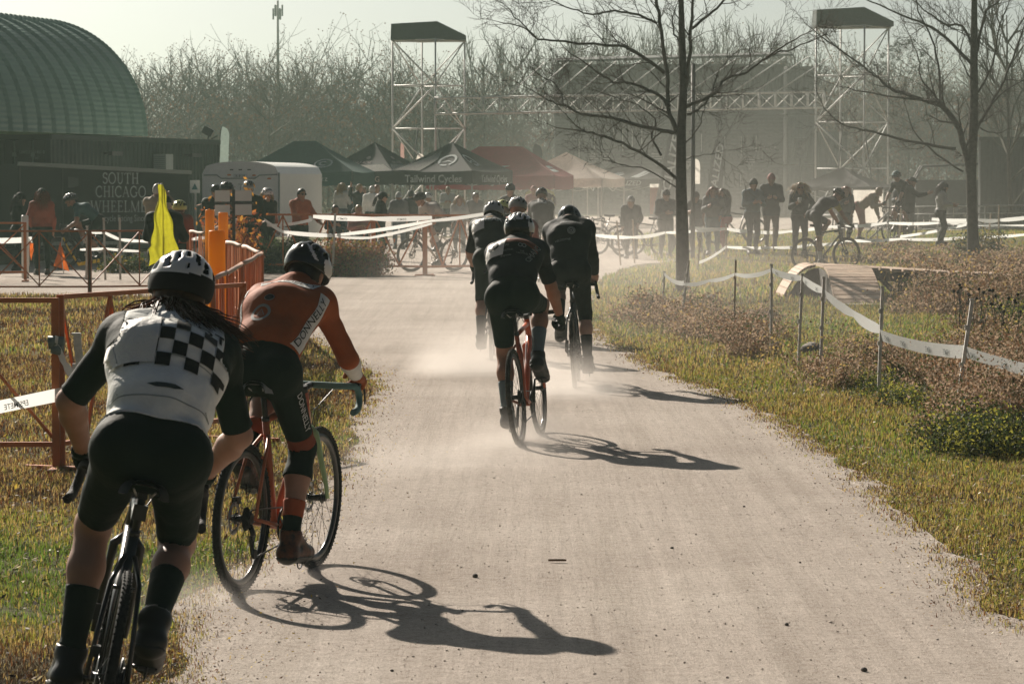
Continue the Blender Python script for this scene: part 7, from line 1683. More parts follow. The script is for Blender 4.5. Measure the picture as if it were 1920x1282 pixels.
# ---- stakes and tape
def stake(u0, v0, u1, v1, label, group, w=.022, m=None, Y=None, base_z=0.0):
    """top pixel, foot pixel"""
    p = gnd(u1, v1) if Y is None else gy(u1, Y); Yp = p.y; top = at(u0, v0, Yp); e = empty('stake', p, label, 'stake', group); t = top - p; mb = MB(); mb.bar((0, 0, -.05), t, w, w * .8); mb.bar(Vector((w * .5, -w * .45, -.05)), t + Vector((w * .5, -w * .45, 0)), w * .25, w * .5); mb.build('shaft', m or M_STAKE, e); h = MB()
    for k in range(2): q = t * (.78 - .3 * k); h.box(q + Vector((-w * .5, -w * .3, 0)), (w * .7, w * .5, w * 1.6))
    h.mi = 0;
    for k in range(2): q = t * (.78 - .3 * k); k_ = MB(); k_.box(q + Vector((-w * .6, -w * .35, 0)), (w * .7, w * .5, w * 1.6)); k_.build('hook', m or M_STAKE, e)
    mb = MB(); mb.box(t + Vector((0, 0, .006)), (w * 1.3, w * 1.1, .014)); mb.build('cap', M_WHITEP, e)
    return e
SG = 'stakes carrying the white course tape'
FR = [(1245, 510, 1243, 583, 'thin pale stake just left of the bare tree'), (1291, 490, 1275, 610, 'leaning stake in front of the bare tree foot'), (1379, 489, 1375, 632, 'thin rusty stake in the brown weeds right of the bare tree'), (1446, 497, 1445, 665, 'grey stake with the tape peaking at its top, left of the ramp'), (1504, 515, 1496, 683, 'grey stake left of the plank ramp slope'), (1544, 521, 1537, 700, 'grey stake in front of the plank ramp left edge'), (1654, 539, 1646, 739, 'grey stake where the tape twists, right of the ramp slope'), (1822, 563, 1787, 795, 'tall grey stake leaning right in the dark weeds')]
for i, (a, b, c, d, lb) in enumerate(FR): stake(a, b, c, d, lb, SG, .020 if i in (2,) else .024, M_STAKEW if i == 2 else None)
def tape(label, pts, w=.075, txt=None, group='white course tape', sag=.04, twist=0.16, seed=1, name='barrier_tape', cat='tape', reps=3, fliptxt=True):
    """pts: (u, v, Y)"""
    P = [at(u, v, Y) for u, v, Y in pts]; base = Vector((P[0].x, P[0].y, 0)); e = empty(name, base, label, cat, group); rr = random.Random(seed); L = [];
    for a, b in zip(P, P[1:]):
        n = 10
        for j in range(n): t = j / n; L.append(a.lerp(b, t) - Vector((0, 0, sag * 4 * t * (1 - t) * min(1, (b - a).length / 3))) - base)
    L.append(P[-1] - base); mb = MB(); N = len(L); k = len(P) - 1
    def fn(i_, b):
        i = min(N - 1, int(round(i_ * (N - 1)))); p = L[i]; a = L[max(0, i - 1)]; c = L[min(N - 1, i + 1)]; d = (c - a).normalized(); t = (i % 10) / 10; s = Vector((0, 0, 1)); s = (s - d * s.dot(d)).normalized(); o = d.cross(s); an = twist * math.sin(i * .22 + seed) ; pinch = .55 + .45 * min(1, 3 * min(t, 1 - t) + .2) if N > 11 else 1
        return p + (s * math.cos(an) + o * math.sin(an)) * ((b - .5) * w * pinch)
    mb.grid(fn, N - 1, 2); o = mb.build('ribbon', M_TAPEW, e, fix=False)
    if txt:
        V, Fc = text_mesh(txt, w * .42, xs=.8, bold=.01); Vs, Fs = [], []
        for kk in range(len(P) - 1):
            a, b = L[kk * 10], L[kk * 10 + 10]; ln = (b - a).length
            for r_ in range(reps):
                t = (r_ + .5) / reps; i = int(kk * 10 + t * 10); p = L[i]; d = (L[min(N - 1, i + 1)] - L[max(0, i - 1)]).normalized(); s = Vector((0, 0, 1)); s = (s - d * s.dot(d)).normalized(); nv = d.cross(s); nv = nv if nv.y < 0 else -nv; bI = len(Vs); an = twist * math.sin(i * .22 + seed)
                s2 = s * math.cos(an) + d.cross(s) * math.sin(an)
                Vs += [p + d * ((-q[0] if fliptxt else q[0])) + s2 * (q[1] - w * .3) + nv * .008 for q in V]; Fs += [tuple(x + bI for x in f) for f in Fc]
        me = bpy.data.meshes.new('tape_lettering'); me.from_pydata(Vs, [], Fs); me.update(); mesh_obj('tape_lettering', me, M_TINK, e)
    return e
def yv(v): return F_PX * CAM_H / (v - 335)
fy = [yv(d) for a, b, c, d, lb in FR]
tape('white course tape dipping between the two stakes at the bare tree foot', [(1245, 513, fy[0]), (1282, 531, fy[1])], .06)
tape('white course tape rising over the grass from the bare tree to the peak stake', [(1282, 533, fy[1]), (1330, 526, (fy[1] + fy[2]) / 2), (1378, 514, fy[2]), (1446, 506, fy[3])], .05)
tape('white course tape dropping from the peak stake past the ramp', [(1446, 506, fy[3]), (1504, 521, fy[4]), (1545, 545, fy[5])], .075, 'EPSIMETE', reps=2)
tape('wide white course tape plunging in front of the ramp slope', [(1545, 548, fy[5]), (1600, 588, (fy[5] + fy[6]) / 2), (1652, 618, fy[6])], .10)
tape('white course tape with printed letters between the two right hand stakes', [(1650, 628, fy[6]), (1810, 660, fy[7])], .105, 'EPSIMETE', sag=.03, twist=.25, reps=4)
tape('white course tape running out of the picture at the right', [(1811, 660, fy[7]), (1965, 703, fy[7] - 2.5)], .095, 'EPSIMETE', sag=.01, twist=.25, reps=3)
BK = [(1361, 421, 1361, 496, 73, 'thin stake before the redhead spectator'), (1409, 405, 1409, 484, 76, 'thin stake before the man in the teal jacket'), (1450, 427, 1450, 492, 74, 'thin stake before the man in the pink beanie'), (1583, 420, 1583, 478, 78, 'stake beside the front wheel of the yellow sleeved cyclist'), (1689, 392, 1685, 452, 82, 'short stake before the front facing cyclist'), (1858, 400, 1850, 462, 82, 'tilted stake right of the forked tree'), (1873, 385, 1873, 468, 80, 'upright stake near the right edge'), (1312, 447, 1308, 505, 66, 'brown stake just right of the bare tree trunk'), (1156, 415, 1164, 492, 70, 'hazy stake left of the bare tree'), (1186, 412, 1190, 492, 72, 'hazy stake nearer the bare tree'), (1322, 470, 1316, 505, 68, 'short stake right of the brown stake')]
for a, b, c, d, Y, lb in BK: stake(a, b, c, d, lb, SG, .030, M_STAKEW, Y)
tape('white tape across the dust left of the bare tree', [(1115, 441, 70), (1184, 445, 71), (1247, 436, 73)], .08); tape('thin white tape behind the bare tree trunk', [(1248, 436, 73), (1303, 433, 74), (1361, 428, 73)], .07); tape('long white tape in front of the standing spectators', [(1303, 427, 76), (1361, 429, 74), (1409, 434, 75), (1480, 434, 77), (1549, 425, 78), (1663, 418, 80)], .08)
tape('white tape slanting up to the stake right of the bare tree', [(1309, 493, 66), (1361, 463, 73)], .07); tape('low white tape before the spectators legs and the yellow sleeved cyclist', [(1361, 463, 73), (1450, 464, 74), (1520, 459, 76), (1583, 453, 78)], .07); tape('low white tape above the rust weeds left of the forked tree', [(1583, 451, 78), (1690, 448, 79), (1812, 445, 81), (1930, 439, 82)], .075, 'EPSIMETE', reps=1)
tape('white tape at waist height behind the front facing cyclist', [(1663, 418, 81), (1760, 418, 82), (1815, 418, 82)], .08); tape('diagonal white tape climbing to the forked tree', [(1686, 444, 82), (1812, 421, 83)], .07); tape('double white tape leaving right of the forked tree', [(1834, 412, 82), (1873, 413, 80), (1935, 407, 80)], .10); tape('thin white tape at the right edge', [(1834, 422, 84), (1935, 422, 84)], .05); tape('white tape left of the forked tree at chest height of the weeds', [(1747, 411, 84), (1812, 413, 84)], .08)
for a, b, c, d, Y, lb in ((628, 402, 622, 478, 62, 'pale wooden stake in front of the white trailer corner'), (693, 405, 690, 470, 64, 'pale stake left of the capped woman'), (194, 410, 196, 492, 60, 'white stake behind the orange flag, the left one'), (224, 410, 224, 492, 60, 'white stake behind the orange flag, the right one'), (163, 425, 160, 492, 60, 'white stake beside the teal cyclist leg')): stake(a, b, c, d, lb, SG, .035, mat('stake_pale', (.42, .40, .36), rough=.8), Y)
tape('white tape falling from the slatted fence corner to the pale stake', [(496, 412, 63), (531, 435, 62), (627, 442, 62)], .08); tape('short white tape from the slatted fence to the barricade rail', [(497, 422, 66), (585, 412, 63)], .06); tape('white tape along the barricade rail before the seated spectators', [(587, 406, 62.6), (697, 410, 62.4), (810, 408, 62)], .10, 'EPSIMETE', reps=1); tape('white tape rising across the crossing cyclist, upper strand', [(628, 441, 61.8), (810, 414, 61.5), (925, 398, 61)], .07); tape('white tape rising across the crossing cyclist, lower strand', [(628, 443, 61.8), (694, 446, 61.6), (810, 419, 61.5)], .06)
tape('white tape behind the left edge barricade', [(-30, 451, 63), (60, 449, 63)], .11); tape('sagging white tapes behind the orange flag', [(160, 434, 60), (196, 436, 60), (224, 449, 60), (262, 452, 60)], .06); tape('second sagging white tape behind the orange flag', [(150, 468, 60), (196, 466, 60), (262, 471, 60)], .05); tape('white tape behind the black jacketed marshal', [(262, 452, 60), (345, 447, 61), (396, 446, 61)], .07)
tape('white tape printed EPSIMETE tied to the near barricade, running left', [(-60, 775, Yf - .35), (118, 738, Yf - .05)], .085, 'EPSIMETE', sag=.0, twist=.15, reps=1); tape('twisted white tape hanging from the near barricade post', [(107, 648, Yf - .06), (121, 682, Yf - .1), (136, 704, Yf - .15)], .06, sag=0)
e = empty('tape_knot', at(106, 648, Yf - .04), 'grey tape knot wrapped round the near barricade post', 'tape'); mb = MB(); mb.tube([(-.05, 0, .02), (.05, 0, .03)], [.045, .03], 10); mb.tube([(-.03, 0, -.02), (.04, -.01, -.03)], [.03, .04], 10); mb.build('wrap', mat('tape_grey', (.20, .26, .25), rough=.6, trans=.2), e); mb = MB(); mb.quad((-.01, -.03, 0), (.01, -.03, 0), (.02, -.05, .06), (0, -.05, .07)); mb.build('tape_end', M_TAPEW, e)
stake(143, 628, 165, 850, 'grey slotted steel stake behind the chequered rider arm', SG, .042, None, 19.6)
# ---- flags of the marshals
def flag(label, pts_fn, m, pole, name='flag', nu=10, nv=14, base=None):
    e = empty(name, base, label, 'flag'); mb = MB(); mb.grid(pts_fn, nu, nv); mb.build('cloth', m, e, fix=False); p = MB(); p.tube(pole, .010, 6); p.build('pole', M_WHITEP, e); return e
Yy = 40.0; s = ppm(Yy); base = gy(306, Yy); M_YF = mat('flag_yellow', (.62, .60, .03), rough=.6, trans=.35, var=.12, vscale=14)
def yf(a, b):
    z = 1.9 + (335 - (346 + 146 * (1 - b))) / s if False else 1.9 - (11 + 152 * (1 - b)) / s; wl = -(3 + 15 * min(1, (1 - b) * 1.6) + (6 if b < .25 else 0)) / s; wr = (3 + 32 * (1 - b) ** .9) / s
    x = wl + (wr - wl) * a + .015 * math.sin(b * 17 + a * 5); y = -.25 + .03 * math.sin(a * 7 + b * 4) + .012 * math.sin(a * 23 + b * 11); z += .04 * math.sin(a * 7) * (1 - b)
    return Vector((x, y, z))
flag('bright yellow marshal flag hanging furled in front of the black jacketed marshal', yf, M_YF, [(0, -.22, .9), (0, -.20, 1.9 - 8 / s)], base=base, nu=16, nv=24)
def tri(base, P, label, m=None, pole=None, seed=0):
    A, B, C_ = [Vector(p) for p in P]
    def fn(a, b): p = A.lerp(B, b).lerp(A.lerp(C_, b), a); return p + Vector((0, .03 * math.sin(a * 6 + b * 5 + seed), .015 * math.sin(b * 9)))
    return flag(label, fn, m or mat('flag_orange', (.72, .16, .02), rough=.6, trans=.4), pole, base=base, nu=6, nv=8)
Yo = 62.5; s = ppm(Yo); q = lambda u, v: Vector(((u - 112) / s, 0, 1.9 + (335 - v) / s))
tri(gy(112, Yo), (q(112, 453), q(100, 499), q(129, 509)), 'orange triangular flag hanging from the hand of the woman in rust', pole=[q(116, 445), q(113, 470), q(118, 512)])
q = lambda u, v: Vector(((u - 56) / s, 0, 1.9 + (335 - v) / s)); tri(gy(56, Yo + .5), (q(54, 455), q(66, 457), q(57, 491)), 'small orange flag just right of the white padded post', pole=[q(54, 448), q(53, 500)], seed=2)
q = lambda u, v: Vector(((u - 150) / s, 0, 1.9 + (335 - v) / s)); e = empty('caution_ribbon', gy(150, Yo + .3), 'yellow and black caution ribbon trailing to the ground beside the orange flag', 'tape'); mb = MB(); pts = [q(116, 443), q(128, 468), q(146, 496), q(168, 492), q(186, 489)]
mb.grid(lambda a, b: (lambda i, f: pts[i].lerp(pts[min(i + 1, 4)], f) + Vector((0, .02 * math.sin(a * 20), (b - .5) * .07)))(min(3, int(a * 4)), a * 4 - min(3, int(a * 4))), 20, 1); mb.build('ribbon', mat('ribbon_yellow', (.55, .40, .04), rough=.6), e, fix=False)
for k in range(9):
    i = min(3, k * 4 // 9); a = pts[i].lerp(pts[i + 1], (k * 4 / 9) % 1); mb = MB(); mb.quad(*(a + Vector((dx, -.012, dz)) for dx, dz in ((-.02, -.034), (.02, -.034), (.045, .034), (.005, .034)))); mb.build('stripe', BLACK_INK, e)
# ================================================================ spectators, marshals and the other cyclists
def bank(x, y):
    """the lawn rises a little behind the ramp"""
    s = lambda t: max(0, min(1, t)) ** 2 * (3 - 2 * max(0, min(1, t))); return .24 * s((x - 3.5) / 3.5) * s((y - 66) / 8) * s((112 - y) / 14)
mb = MB(); mb.grid(lambda a, b: Vector((3.0 + 19 * a, 64 + 50 * b, -.01 + bank(3.0 + 19 * a, 64 + 50 * b))), 40, 50); o = mb.build('grass_bank', MATS.get('turf') or bpy.data.materials['turf_soil'], None); tag(o, kind='structure')
r = np.random.default_rng(202); n = 26000; Y = r.uniform(66, 108, n); X = r.uniform(3.3, 20, n); k = (X < .175 * Y); X, Y = X[k], Y[k]; Zb = np.array([bank(x, y) for x, y in zip(X, Y)])
for lo, hi in ((0, .08), (.08, .16), (.16, .25)):
    k = (Zb >= lo) & (Zb < hi); blades('grass', X[k], Y[k], .06 + .08 * r.random(k.sum()), np.full(k.sum(), .022), np.clip(np.digitize(tone_r(X[k], Y[k]) + .15 * r.normal(size=k.sum()), [.30, .5, .7, .9]), 0, 4), GR, 203, .6, (lo + hi) / 2 - .02)
FACE = dict(cam=-90, away=90, right=0, left=180, rightcam=-45, leftcam=-135, rightaway=45, leftaway=135)
WHO = {}
def spectator(label, u, vt, Y, face, arms, top, bottom, hairk=None, hairm=None, hat=None, hatm=None, glasses=False, fem=False, skin=SKIN, coat=False, head=(5, 0), bulk=1.05, group='spectators along the course', sit=False, sleeve=1.92, shoe=None, seed=0, top_off=.014, bend=0, H=None, vox=.019, lean=3, legs=1.93):
    x = at(u, 335, Y).x; z0 = bank(x, Y); zt = 1.9 + (335 - vt) / ppm(Y); h = zt - z0 - (.02 if (hat or hairk in ('curly', 'long')) else 0)
    if not sit and not bend and H is None: H = max(1.45, min(1.95, h))
    if H is None: H = 1.7
    J = stand_joints(H, arms, head, fem=fem, sit=sit, bend=bend, lean=lean, step=.05 * (seed % 3 - 1)); B = Body(J, vox, fem, bulk)
    B.classify(sleeve=sleeve, leg=legs, hem=(-.35 if coat else .06))
    o = dress(B, J, label, dict(top=top, bottom=bottom, shoe=shoe or mat('shoe_plain', (.05, .045, .04), rough=.6)), skin=skin, hair_kind=hairk, hair_mat=hairm, glasses=glasses, seed=seed + u, group=group, top_off=top_off, wr=.007)
    f = FACE[face] if isinstance(face, str) else face
    o.rotation_euler = (0, 0, rad(f)); dz = (zt - 1.0 if False else 0)
    o.location = (x, Y, z0)
    if hat == 'beanie': cap_hat(J, hatm or K_BLACK, o, False, 'beanie', True)
    elif hat == 'cap': cap_hat(J, hatm or K_BLACK, o, True)
    elif hat and hat.startswith('helmet'): helmet(J, 'round', hatm or H_BLACK, H_VENT, None, o)
    elif hat == 'hood': cap_hat(J, hatm or K_GREY, o, False, 'hood', True)
    return o, J
def cup(J, o, hand='R'):
    w = Vector(J['w' + hand] + J['hd' + hand] * .09); c = bpy.data.objects.new('cup', None); mb = MB(); mb.tube([(0, 0, -.06), (0, 0, .06)], [.032, .042], 12); c = mb.build('paper_cup', K_WHITE, None); M = o.matrix_basis @ Matrix.Translation(w + Vector((.03, 0, .03))); c.matrix_world = M; return tag(c, 'white paper cup held by the curly blond woman', 'cup')
S_ = spectator
S_('woman in rust jacket and black cap seen from behind, holding the orange flag', 78, 353, 63, 100, ('pocket', 'down'), K_RUST, K_BLACK, 'long', HAIR_RED, 'cap', K_BLACK, fem=True, group='course marshals', seed=1, bulk=1.1)
S_('woman all in black with black hat at the far left, facing right', 33, 362, 66, 10, ('pocket', 'front'), K_BLACK, K_BLACK, 'long', HAIR_DK, 'beanie', K_BLACK, fem=True, group='course marshals', seed=2)
S_('marshal in black jacket and black cap behind the yellow flag, back turned', 306, 366, 44, 75, ('hold', 'hold'), K_BLACK, K_CHAR, 'short', HAIR_GR, 'cap', K_BLACK, group='course marshals', seed=3, bulk=1.22, vox=.015)
S_('man in tan shirt raising both hands to his face before the lettered trailer', 292, 344, 57, 60, ('face', 'face'), K_TAN, K_CHAR, 'short', HAIR_GR, seed=4)
S_('person in rust top under a pale yellow helmet, half hidden by the yellow flag', 334, 378, 52, 70, ('down', 'front'), K_RUST, K_BLACK, 'short', HAIR_BR, 'helmet', H_YELL, seed=5)
S_('cyclist in black with black helmet behind the white boards, the left one', 404, 346, 62, -80, ('down', 'front'), K_BLACK, K_BLACK, None, None, 'helmet', H_BLACK, True, seed=6); S_('cyclist in black with glossy black helmet behind the white boards, just right of another', 420, 341, 60, -20, ('front', 'front'), K_BLACK, K_BLACK, None, None, 'helmet', H_BLACK, seed=7)
S_('cyclist in dark jersey with black and white helmet right of the white boards', 465, 338, 59, 80, ('front', 'front'), K_BLACK, K_BLACK, None, None, 'helmet', H_GREY, seed=8)
S_('woman in black T-shirt, white helmet and sunglasses before the white trailer', 499, 353, 66, -60, ('down', 'down'), K_BLACK, K_BLACK, 'long', HAIR_BL, 'helmet', H_WHITE, True, fem=True, sleeve=.8, seed=9)
S_('man in open orange jacket over white shirt before the white trailer', 562, 354, 66, -50, ('barr', 'barr'), K_ORANGE, K_BLACK, 'short', HAIR_DK, None, None, True, seed=10)
for i, (lb, u, vt, Y, fc, tp, hk, hm, ht, hmat, fm, sit) in enumerate((
    ('light haired person in pale top under the green tent, the tallest of the group', 640, 341, 96, 60, K_LGREY, 'long', HAIR_BL, None, None, True, False), ('dark haired man in dark jacket under the green tent', 656, 349, 98, -70, K_NAVY, 'short', HAIR_DK, None, None, False, False),
    ('blond person leaning with arm raised under the green tent', 671, 345, 94, -30, K_CHAR, 'short', HAIR_BL, None, None, False, False), ('small light haired person behind others under the black tent', 682, 352, 100, -90, K_GREY, 'short', HAIR_BL, None, None, True, False),
    ('grey haired man in white shirt seen from behind under the .ORG tent', 697, 349, 92, 80, K_WHITE, 'short', HAIR_GR, None, None, False, False), ('man with reddish hair beside the grey haired man', 706, 347, 95, -80, K_GREY, 'short', HAIR_RED, None, None, False, False),
    ('person in white hood and grey jacket seen from behind under the Tailwind tent', 748, 361, 86, 95, K_GREY, None, None, 'hood', K_LGREY, False, False), ('man in dark cap and dark coat behind the crossing cyclist', 770, 357, 88, 80, K_CHAR, 'short', HAIR_DK, 'cap', K_CHAR, False, False),
    ('person in pale helmet directly behind the crossing cyclist', 804, 362, 84, -100, K_GREY, None, None, 'helmet', H_WHITE, False, False), ('distant person under the Tailwind tent between its legs', 840, 350, 105, -90, K_LGREY, 'short', HAIR_BL, None, None, False, False),
    ('blond woman in pale grey jacket facing the camera under the Tailwind tent', 861, 368, 82, -85, K_LGREY, 'long', HAIR_BL, None, None, True, False), ('person in grey top rim lit by the sun beside the blond woman', 890, 362, 84, -60, K_GREY, 'short', HAIR_BR, None, None, False, False),
    ('person with pink hat behind the helmeted cyclists', 1000, 349, 92, -80, K_PINK, None, None, 'beanie', K_PINK, True, False), ('woman with light brown ponytail in pale top near the yellow panel', 1031, 363, 84, 170, K_LGREY, 'pony', HAIR_BR, None, None, True, False),
    ('person in grey hat bending over bicycles in the dust', 1183, 370, 76, -90, K_CHAR, None, None, 'beanie', K_LGREY, False, False))):
    S_(lb, u, vt, Y, fc, [('down', 'front'), ('front', 'front'), ('pocket', 'down'), ('hip', 'down')][i % 4] if 'raised' not in lb else ('down', 'wave'), tp, [K_DENIM, K_BLACK, K_CHAR][i % 3], hk, hm, ht, hmat, False, fm, seed=20 + i, vox=.022)
S_('dark haired child seated behind the barricade before the green tent', 628, 381, 78, -80, ('front', 'front'), K_NAVY, K_CHAR, 'short', HAIR_DK, sit=True, H=1.55, seed=40); S_('light haired person seated behind the barricade in a pink top', 671, 381, 76, -70, ('front', 'front'), K_PINK, K_DENIM, 'short', HAIR_BL, sit=True, H=1.6, seed=41)
for u, Y in ((628, 78), (671, 76)):
    e = empty('camp_stool', gy(u, Y), 'dark folding stool under the %s' % ('seated child' if u == 628 else 'seated person in pink'), 'stool'); mb = MB(); mb.box((0, 0, .42), (.42, .40, .03)); mb.build('seat', K_CHAR, e)
    for x in (-.18, .18):
        for y in (-.16, .16): mb = MB(); mb.bar((x, y, 0), (-x, y, .41), .022); mb.build('leg', M_BLACK, e)
S_('woman in black jacket and black cap in profile behind the barricade, facing right', 713, 360, 74, 0, ('cross', 'cross'), K_BLACK, K_BLACK, 'pony', HAIR_DK, 'cap', K_BLACK, True, fem=True, seed=42)
S_('man in dark cap and jacket with folded arms left of the bare tree trunk', 1248, 355, 76, -75, ('cross', 'cross'), K_CHAR, K_GREY, 'short', HAIR_DK, 'cap', K_CHAR, seed=50, bulk=1.12); S_('man in dark T-shirt and cap half hidden behind the dark post', 1306, 360, 80, -110, ('down', 'front'), K_CHAR, K_CHAR, 'short', HAIR_BR, 'cap', K_BROWN, sleeve=.8, seed=51)
S_('woman with long auburn hair in a grey vest facing the camera', 1337, 349, 76, -95, ('pocket', 'cup'), K_GREY, K_BLUEG, 'long', HAIR_RED, fem=True, seed=52, top_off=.02); S_('woman with long sunlit hair, dark jacket and red trousers beside the auburn haired woman', 1359, 353, 78, -150, ('front', 'pocket'), K_CHAR, K_RED, 'long', HAIR_BR, fem=True, seed=53)
S_('man in teal zipped jacket and dark beanie with hands at his waist', 1411, 335, 74, -70, ('front', 'front'), K_BLUEG, K_CHAR, 'short', HAIR_DK, 'beanie', K_CHAR, seed=54); S_('tall man in long dark jacket with pink beanie, arms folded', 1446, 325, 76, -90, ('front', 'front'), K_CHAR, K_BROWN, None, None, 'beanie', K_PINK, coat=True, seed=55, bulk=1.15)
o_, J_ = S_('woman with big curly blond hair and sunglasses in black jacket holding a cup', 1500, 341, 72, -88, ('hip', 'cup'), K_BLACK, K_CHAR, 'curly', HAIR_BL, None, None, True, fem=True, seed=56, bulk=1.12); o_['_'] = 1; del o_['_']; bpy.context.view_layer.update(); cup(J_, o_, 'R')
S_('woman with auburn hair in a dark jacket behind the yellow sleeved cyclist', 1585, 349, 80, -75, ('pocket', 'cup'), K_CHAR, K_BLACK, 'long', HAIR_RED, fem=True, seed=57); S_('man in dark jacket and cap with beard, clapping, facing right', 1706, 332, 84, -8, ('reach', 'reach'), K_BLACK, K_GREY, 'pony', HAIR_RED, 'cap', K_BLACK, True, coat=True, seed=58, bulk=1.12)
S_('woman in grey vest and knitted dark beanie clapping, facing right', 1765, 342, 80, 0, ('hold', 'hold'), K_LGREY, K_BLACK, 'long', HAIR_DK, 'beanie', K_CHAR, fem=True, seed=59); S_('bending person in tan clothes behind the tape, right of the auburn haired woman', 1612, 392, 86, -30, ('down', 'front'), K_TAN, K_PINK, 'short', HAIR_BL, bend=55, H=1.7, seed=60)
S_('tall spectator in pale helmet behind the front facing cyclist', 1692, 339, 88, -120, ('down', 'front'), K_NAVY, K_CHAR, None, None, 'helmet', H_TEAL, seed=61)
GRP = 'cyclists elsewhere on the course'
def cyclist(label, blabel, g, yaw, lean, top, bottom, hel, hm, paint, theta=90, sleeve=.6, leg=.8, skin=SKIN, rj={}, z=0, bib=None, acc=None, sock=1.6, sockm=K_WHITE, vox=.017, glove=None, hair_=None, hairm=None, glasses=False, split=None, bibtxt='', fem=False):
    J = rider_joints(theta=theta, **rj); B = Body(J, vox, fem); B.classify(arm_zones=[(sleeve, 'sleeve' if split else 'top'), (1.95, 'skin'), (9, 'glove' if glove else 'skin')], leg=leg, hem=.12, sock=sock, glove=1.95 if glove else None)
    o = dress(B, J, label, dict(top=top, top_name='jersey', bottom=bottom, bottom_name='shorts', shoe=mat('shoe_black', (.012, .014, .013), rough=.4), sock=sockm, glove=glove), skin=skin, hair_kind=hair_, hair_mat=hairm, group=GRP, glasses=glasses, wr=.005)
    for c in 'LR':
        if split: B.part('sleeve', ['sleeve' + c], .008, split, o, .004)
    helmet(J, 'round', hm, H_VENT, acc, o)
    d, X, pt = back_frame(J)
    if bib:
        sk = Skin(*B.extra['jersey']); V, Fc = patch2(.20, .15, 6, 6); cpos = pt(bib[0], bib[1]); decal('race_number_bib', V, Fc, sk, cpos, X, d, MATS['number_paper'], o, lift=.008)
        if bibtxt: a_ = np.array(bib[2]) if len(bib) > 2 else np.array(X); yv_ = np.cross(-J['tf'], a_); decal_text('race_number', bibtxt, .085, sk, cpos, a_, yv_, BLACK_INK, o, lift=.013, bold=.02)
    b = make_bike(blabel, paint, theta=theta, group='bicycles elsewhere on the course', tyre=M_DUSTY)
    g = Vector(g); g.z += z; place_pair(g, yaw, lean, b, o); return o, b, J
def front_at(u, v, yaw): p = gnd(u, v); a = rad(90 + yaw); return p - Vector((math.cos(a), math.sin(a), 0)) * .592
o_, b_, J_ = cyclist('cyclist in white and teal jersey with number 263, crossing to the left', 'pale bicycle of the cyclist crossing to the left', front_at(771, 510, 122), 122, 0, C('jersey_pale', (.86, .86, .82), trans=.55), C('short_teal', (.03, .06, .06)), 'round', H_BLACK, m_paint('pale', (.42, .33, .27)), theta=200, rj=dict(lean=34, hands='tops', head=(20, 0)), bib=(.48, .06, (0, 0, 0)) if False else (.5, .02), bibtxt='263', glasses=True)
o_, b_, J_ = cyclist('cyclist in teal and rust jersey with bib 251, bent low and heading left', 'dark bicycle of the low bent cyclist heading left', rear_at(208, 505, 96), 96, 0, C('jersey_teal', (.04, .11, .115)), K_BLACK, 'round', H_WHITE, m_paint('black', (.014, .016, .016)), theta=60, rj=dict(lean=30, hands='drops', head=(15, 5)), acc=H_BLACK, bib=(.55, .06), bibtxt='251')
o_, b_, J_ = cyclist('cyclist in black jersey lettered EF riding away into the dust', 'bicycle of the cyclist lettered EF, hidden by the bunch', gnd(1008, 528), 2, -3, C('jersey_smoke', (.05, .055, .052)), K_CHAR, 'round', H_BLACK, m_paint('black', (.014, .016, .016)), rj=dict(lean=50, head=(25, 0)), sleeve=1.8)
B_J = J_; d, X, pt = back_frame(J_);
sk = Skin([v.co for v in [c for c in o_.children if c.name.startswith('jersey')][0].data.vertices], [tuple(p.vertices) for p in [c for c in o_.children if c.name.startswith('jersey')][0].data.polygons])
decal_text('jersey_lettering', 'EF', .15, sk, pt(.85, 0), d, -np.array(X), WHITE_INK, o_, lift=.01, bold=.03)
cyclist('cyclist with white and dark vented helmet just ahead of the number 6 rider', 'bicycle ridden just ahead of the number 6 rider', gnd(962, 640), 0, -2, K_PINK, K_BLACK, 'round', H_WHITE, m_paint('black', (.014, .016, .016)), rj=dict(lean=42, head=(20, 0)), acc=H_GREY); cyclist('cyclist with pale yellow helmet low between the leading riders', 'bicycle of the cyclist with the pale yellow helmet', gnd(944, 590), 2, 0, K_CHAR, K_BLACK, 'round', H_YELL, m_paint('black', (.014, .016, .016)), rj=dict(lean=33, head=(35, 0)))
cyclist('dark helmeted cyclist facing the camera beside the dark red tent', 'bicycle of the dark helmeted cyclist beside the red tent', gnd(958, 500), 175, 0, K_CHAR, K_BLACK, 'round', H_BLACK, m_paint('black', (.014, .016, .016)), rj=dict(lean=58, head=(10, 0)))
cyclist('cyclist in black jersey with pale yellow sleeves, crouched and heading right over the bank', 'dark bicycle of the cyclist with pale yellow sleeves', rear_at(1508, 508, -62), -62, -4, C('jersey_half', (.04, .045, .04), var=.3), K_CHAR, 'round', H_BLACK, m_paint('steel_blue', (.05, .07, .08)), theta=180, rj=dict(lean=36, hands='hoods', head=(45, 0), hip=(-.24, 0, 1.12)), leg=.86, glove=K_BLACK, split=K_YELL)
cyclist('cyclist in black jersey and striped helmet leaning on the bars, facing the camera', 'bicycle of the front facing cyclist behind the tapes', (at(1690, 335, 84).x, 84, bank(at(1690, 335, 84).x, 84)), 140, 0, K_BLACK, K_CHAR, 'round', H_TEAL, m_paint('rust', (.20, .07, .04)), rj=dict(lean=50, hands='hoods', head=(20, 0), hip=(-.20, 0, 1.14)), acc=H_BLACK, sleeve=.9, skin=SKIN, glove=K_BLACK, bib=(.75, -.1), bibtxt='', z=.0)
base_b = None
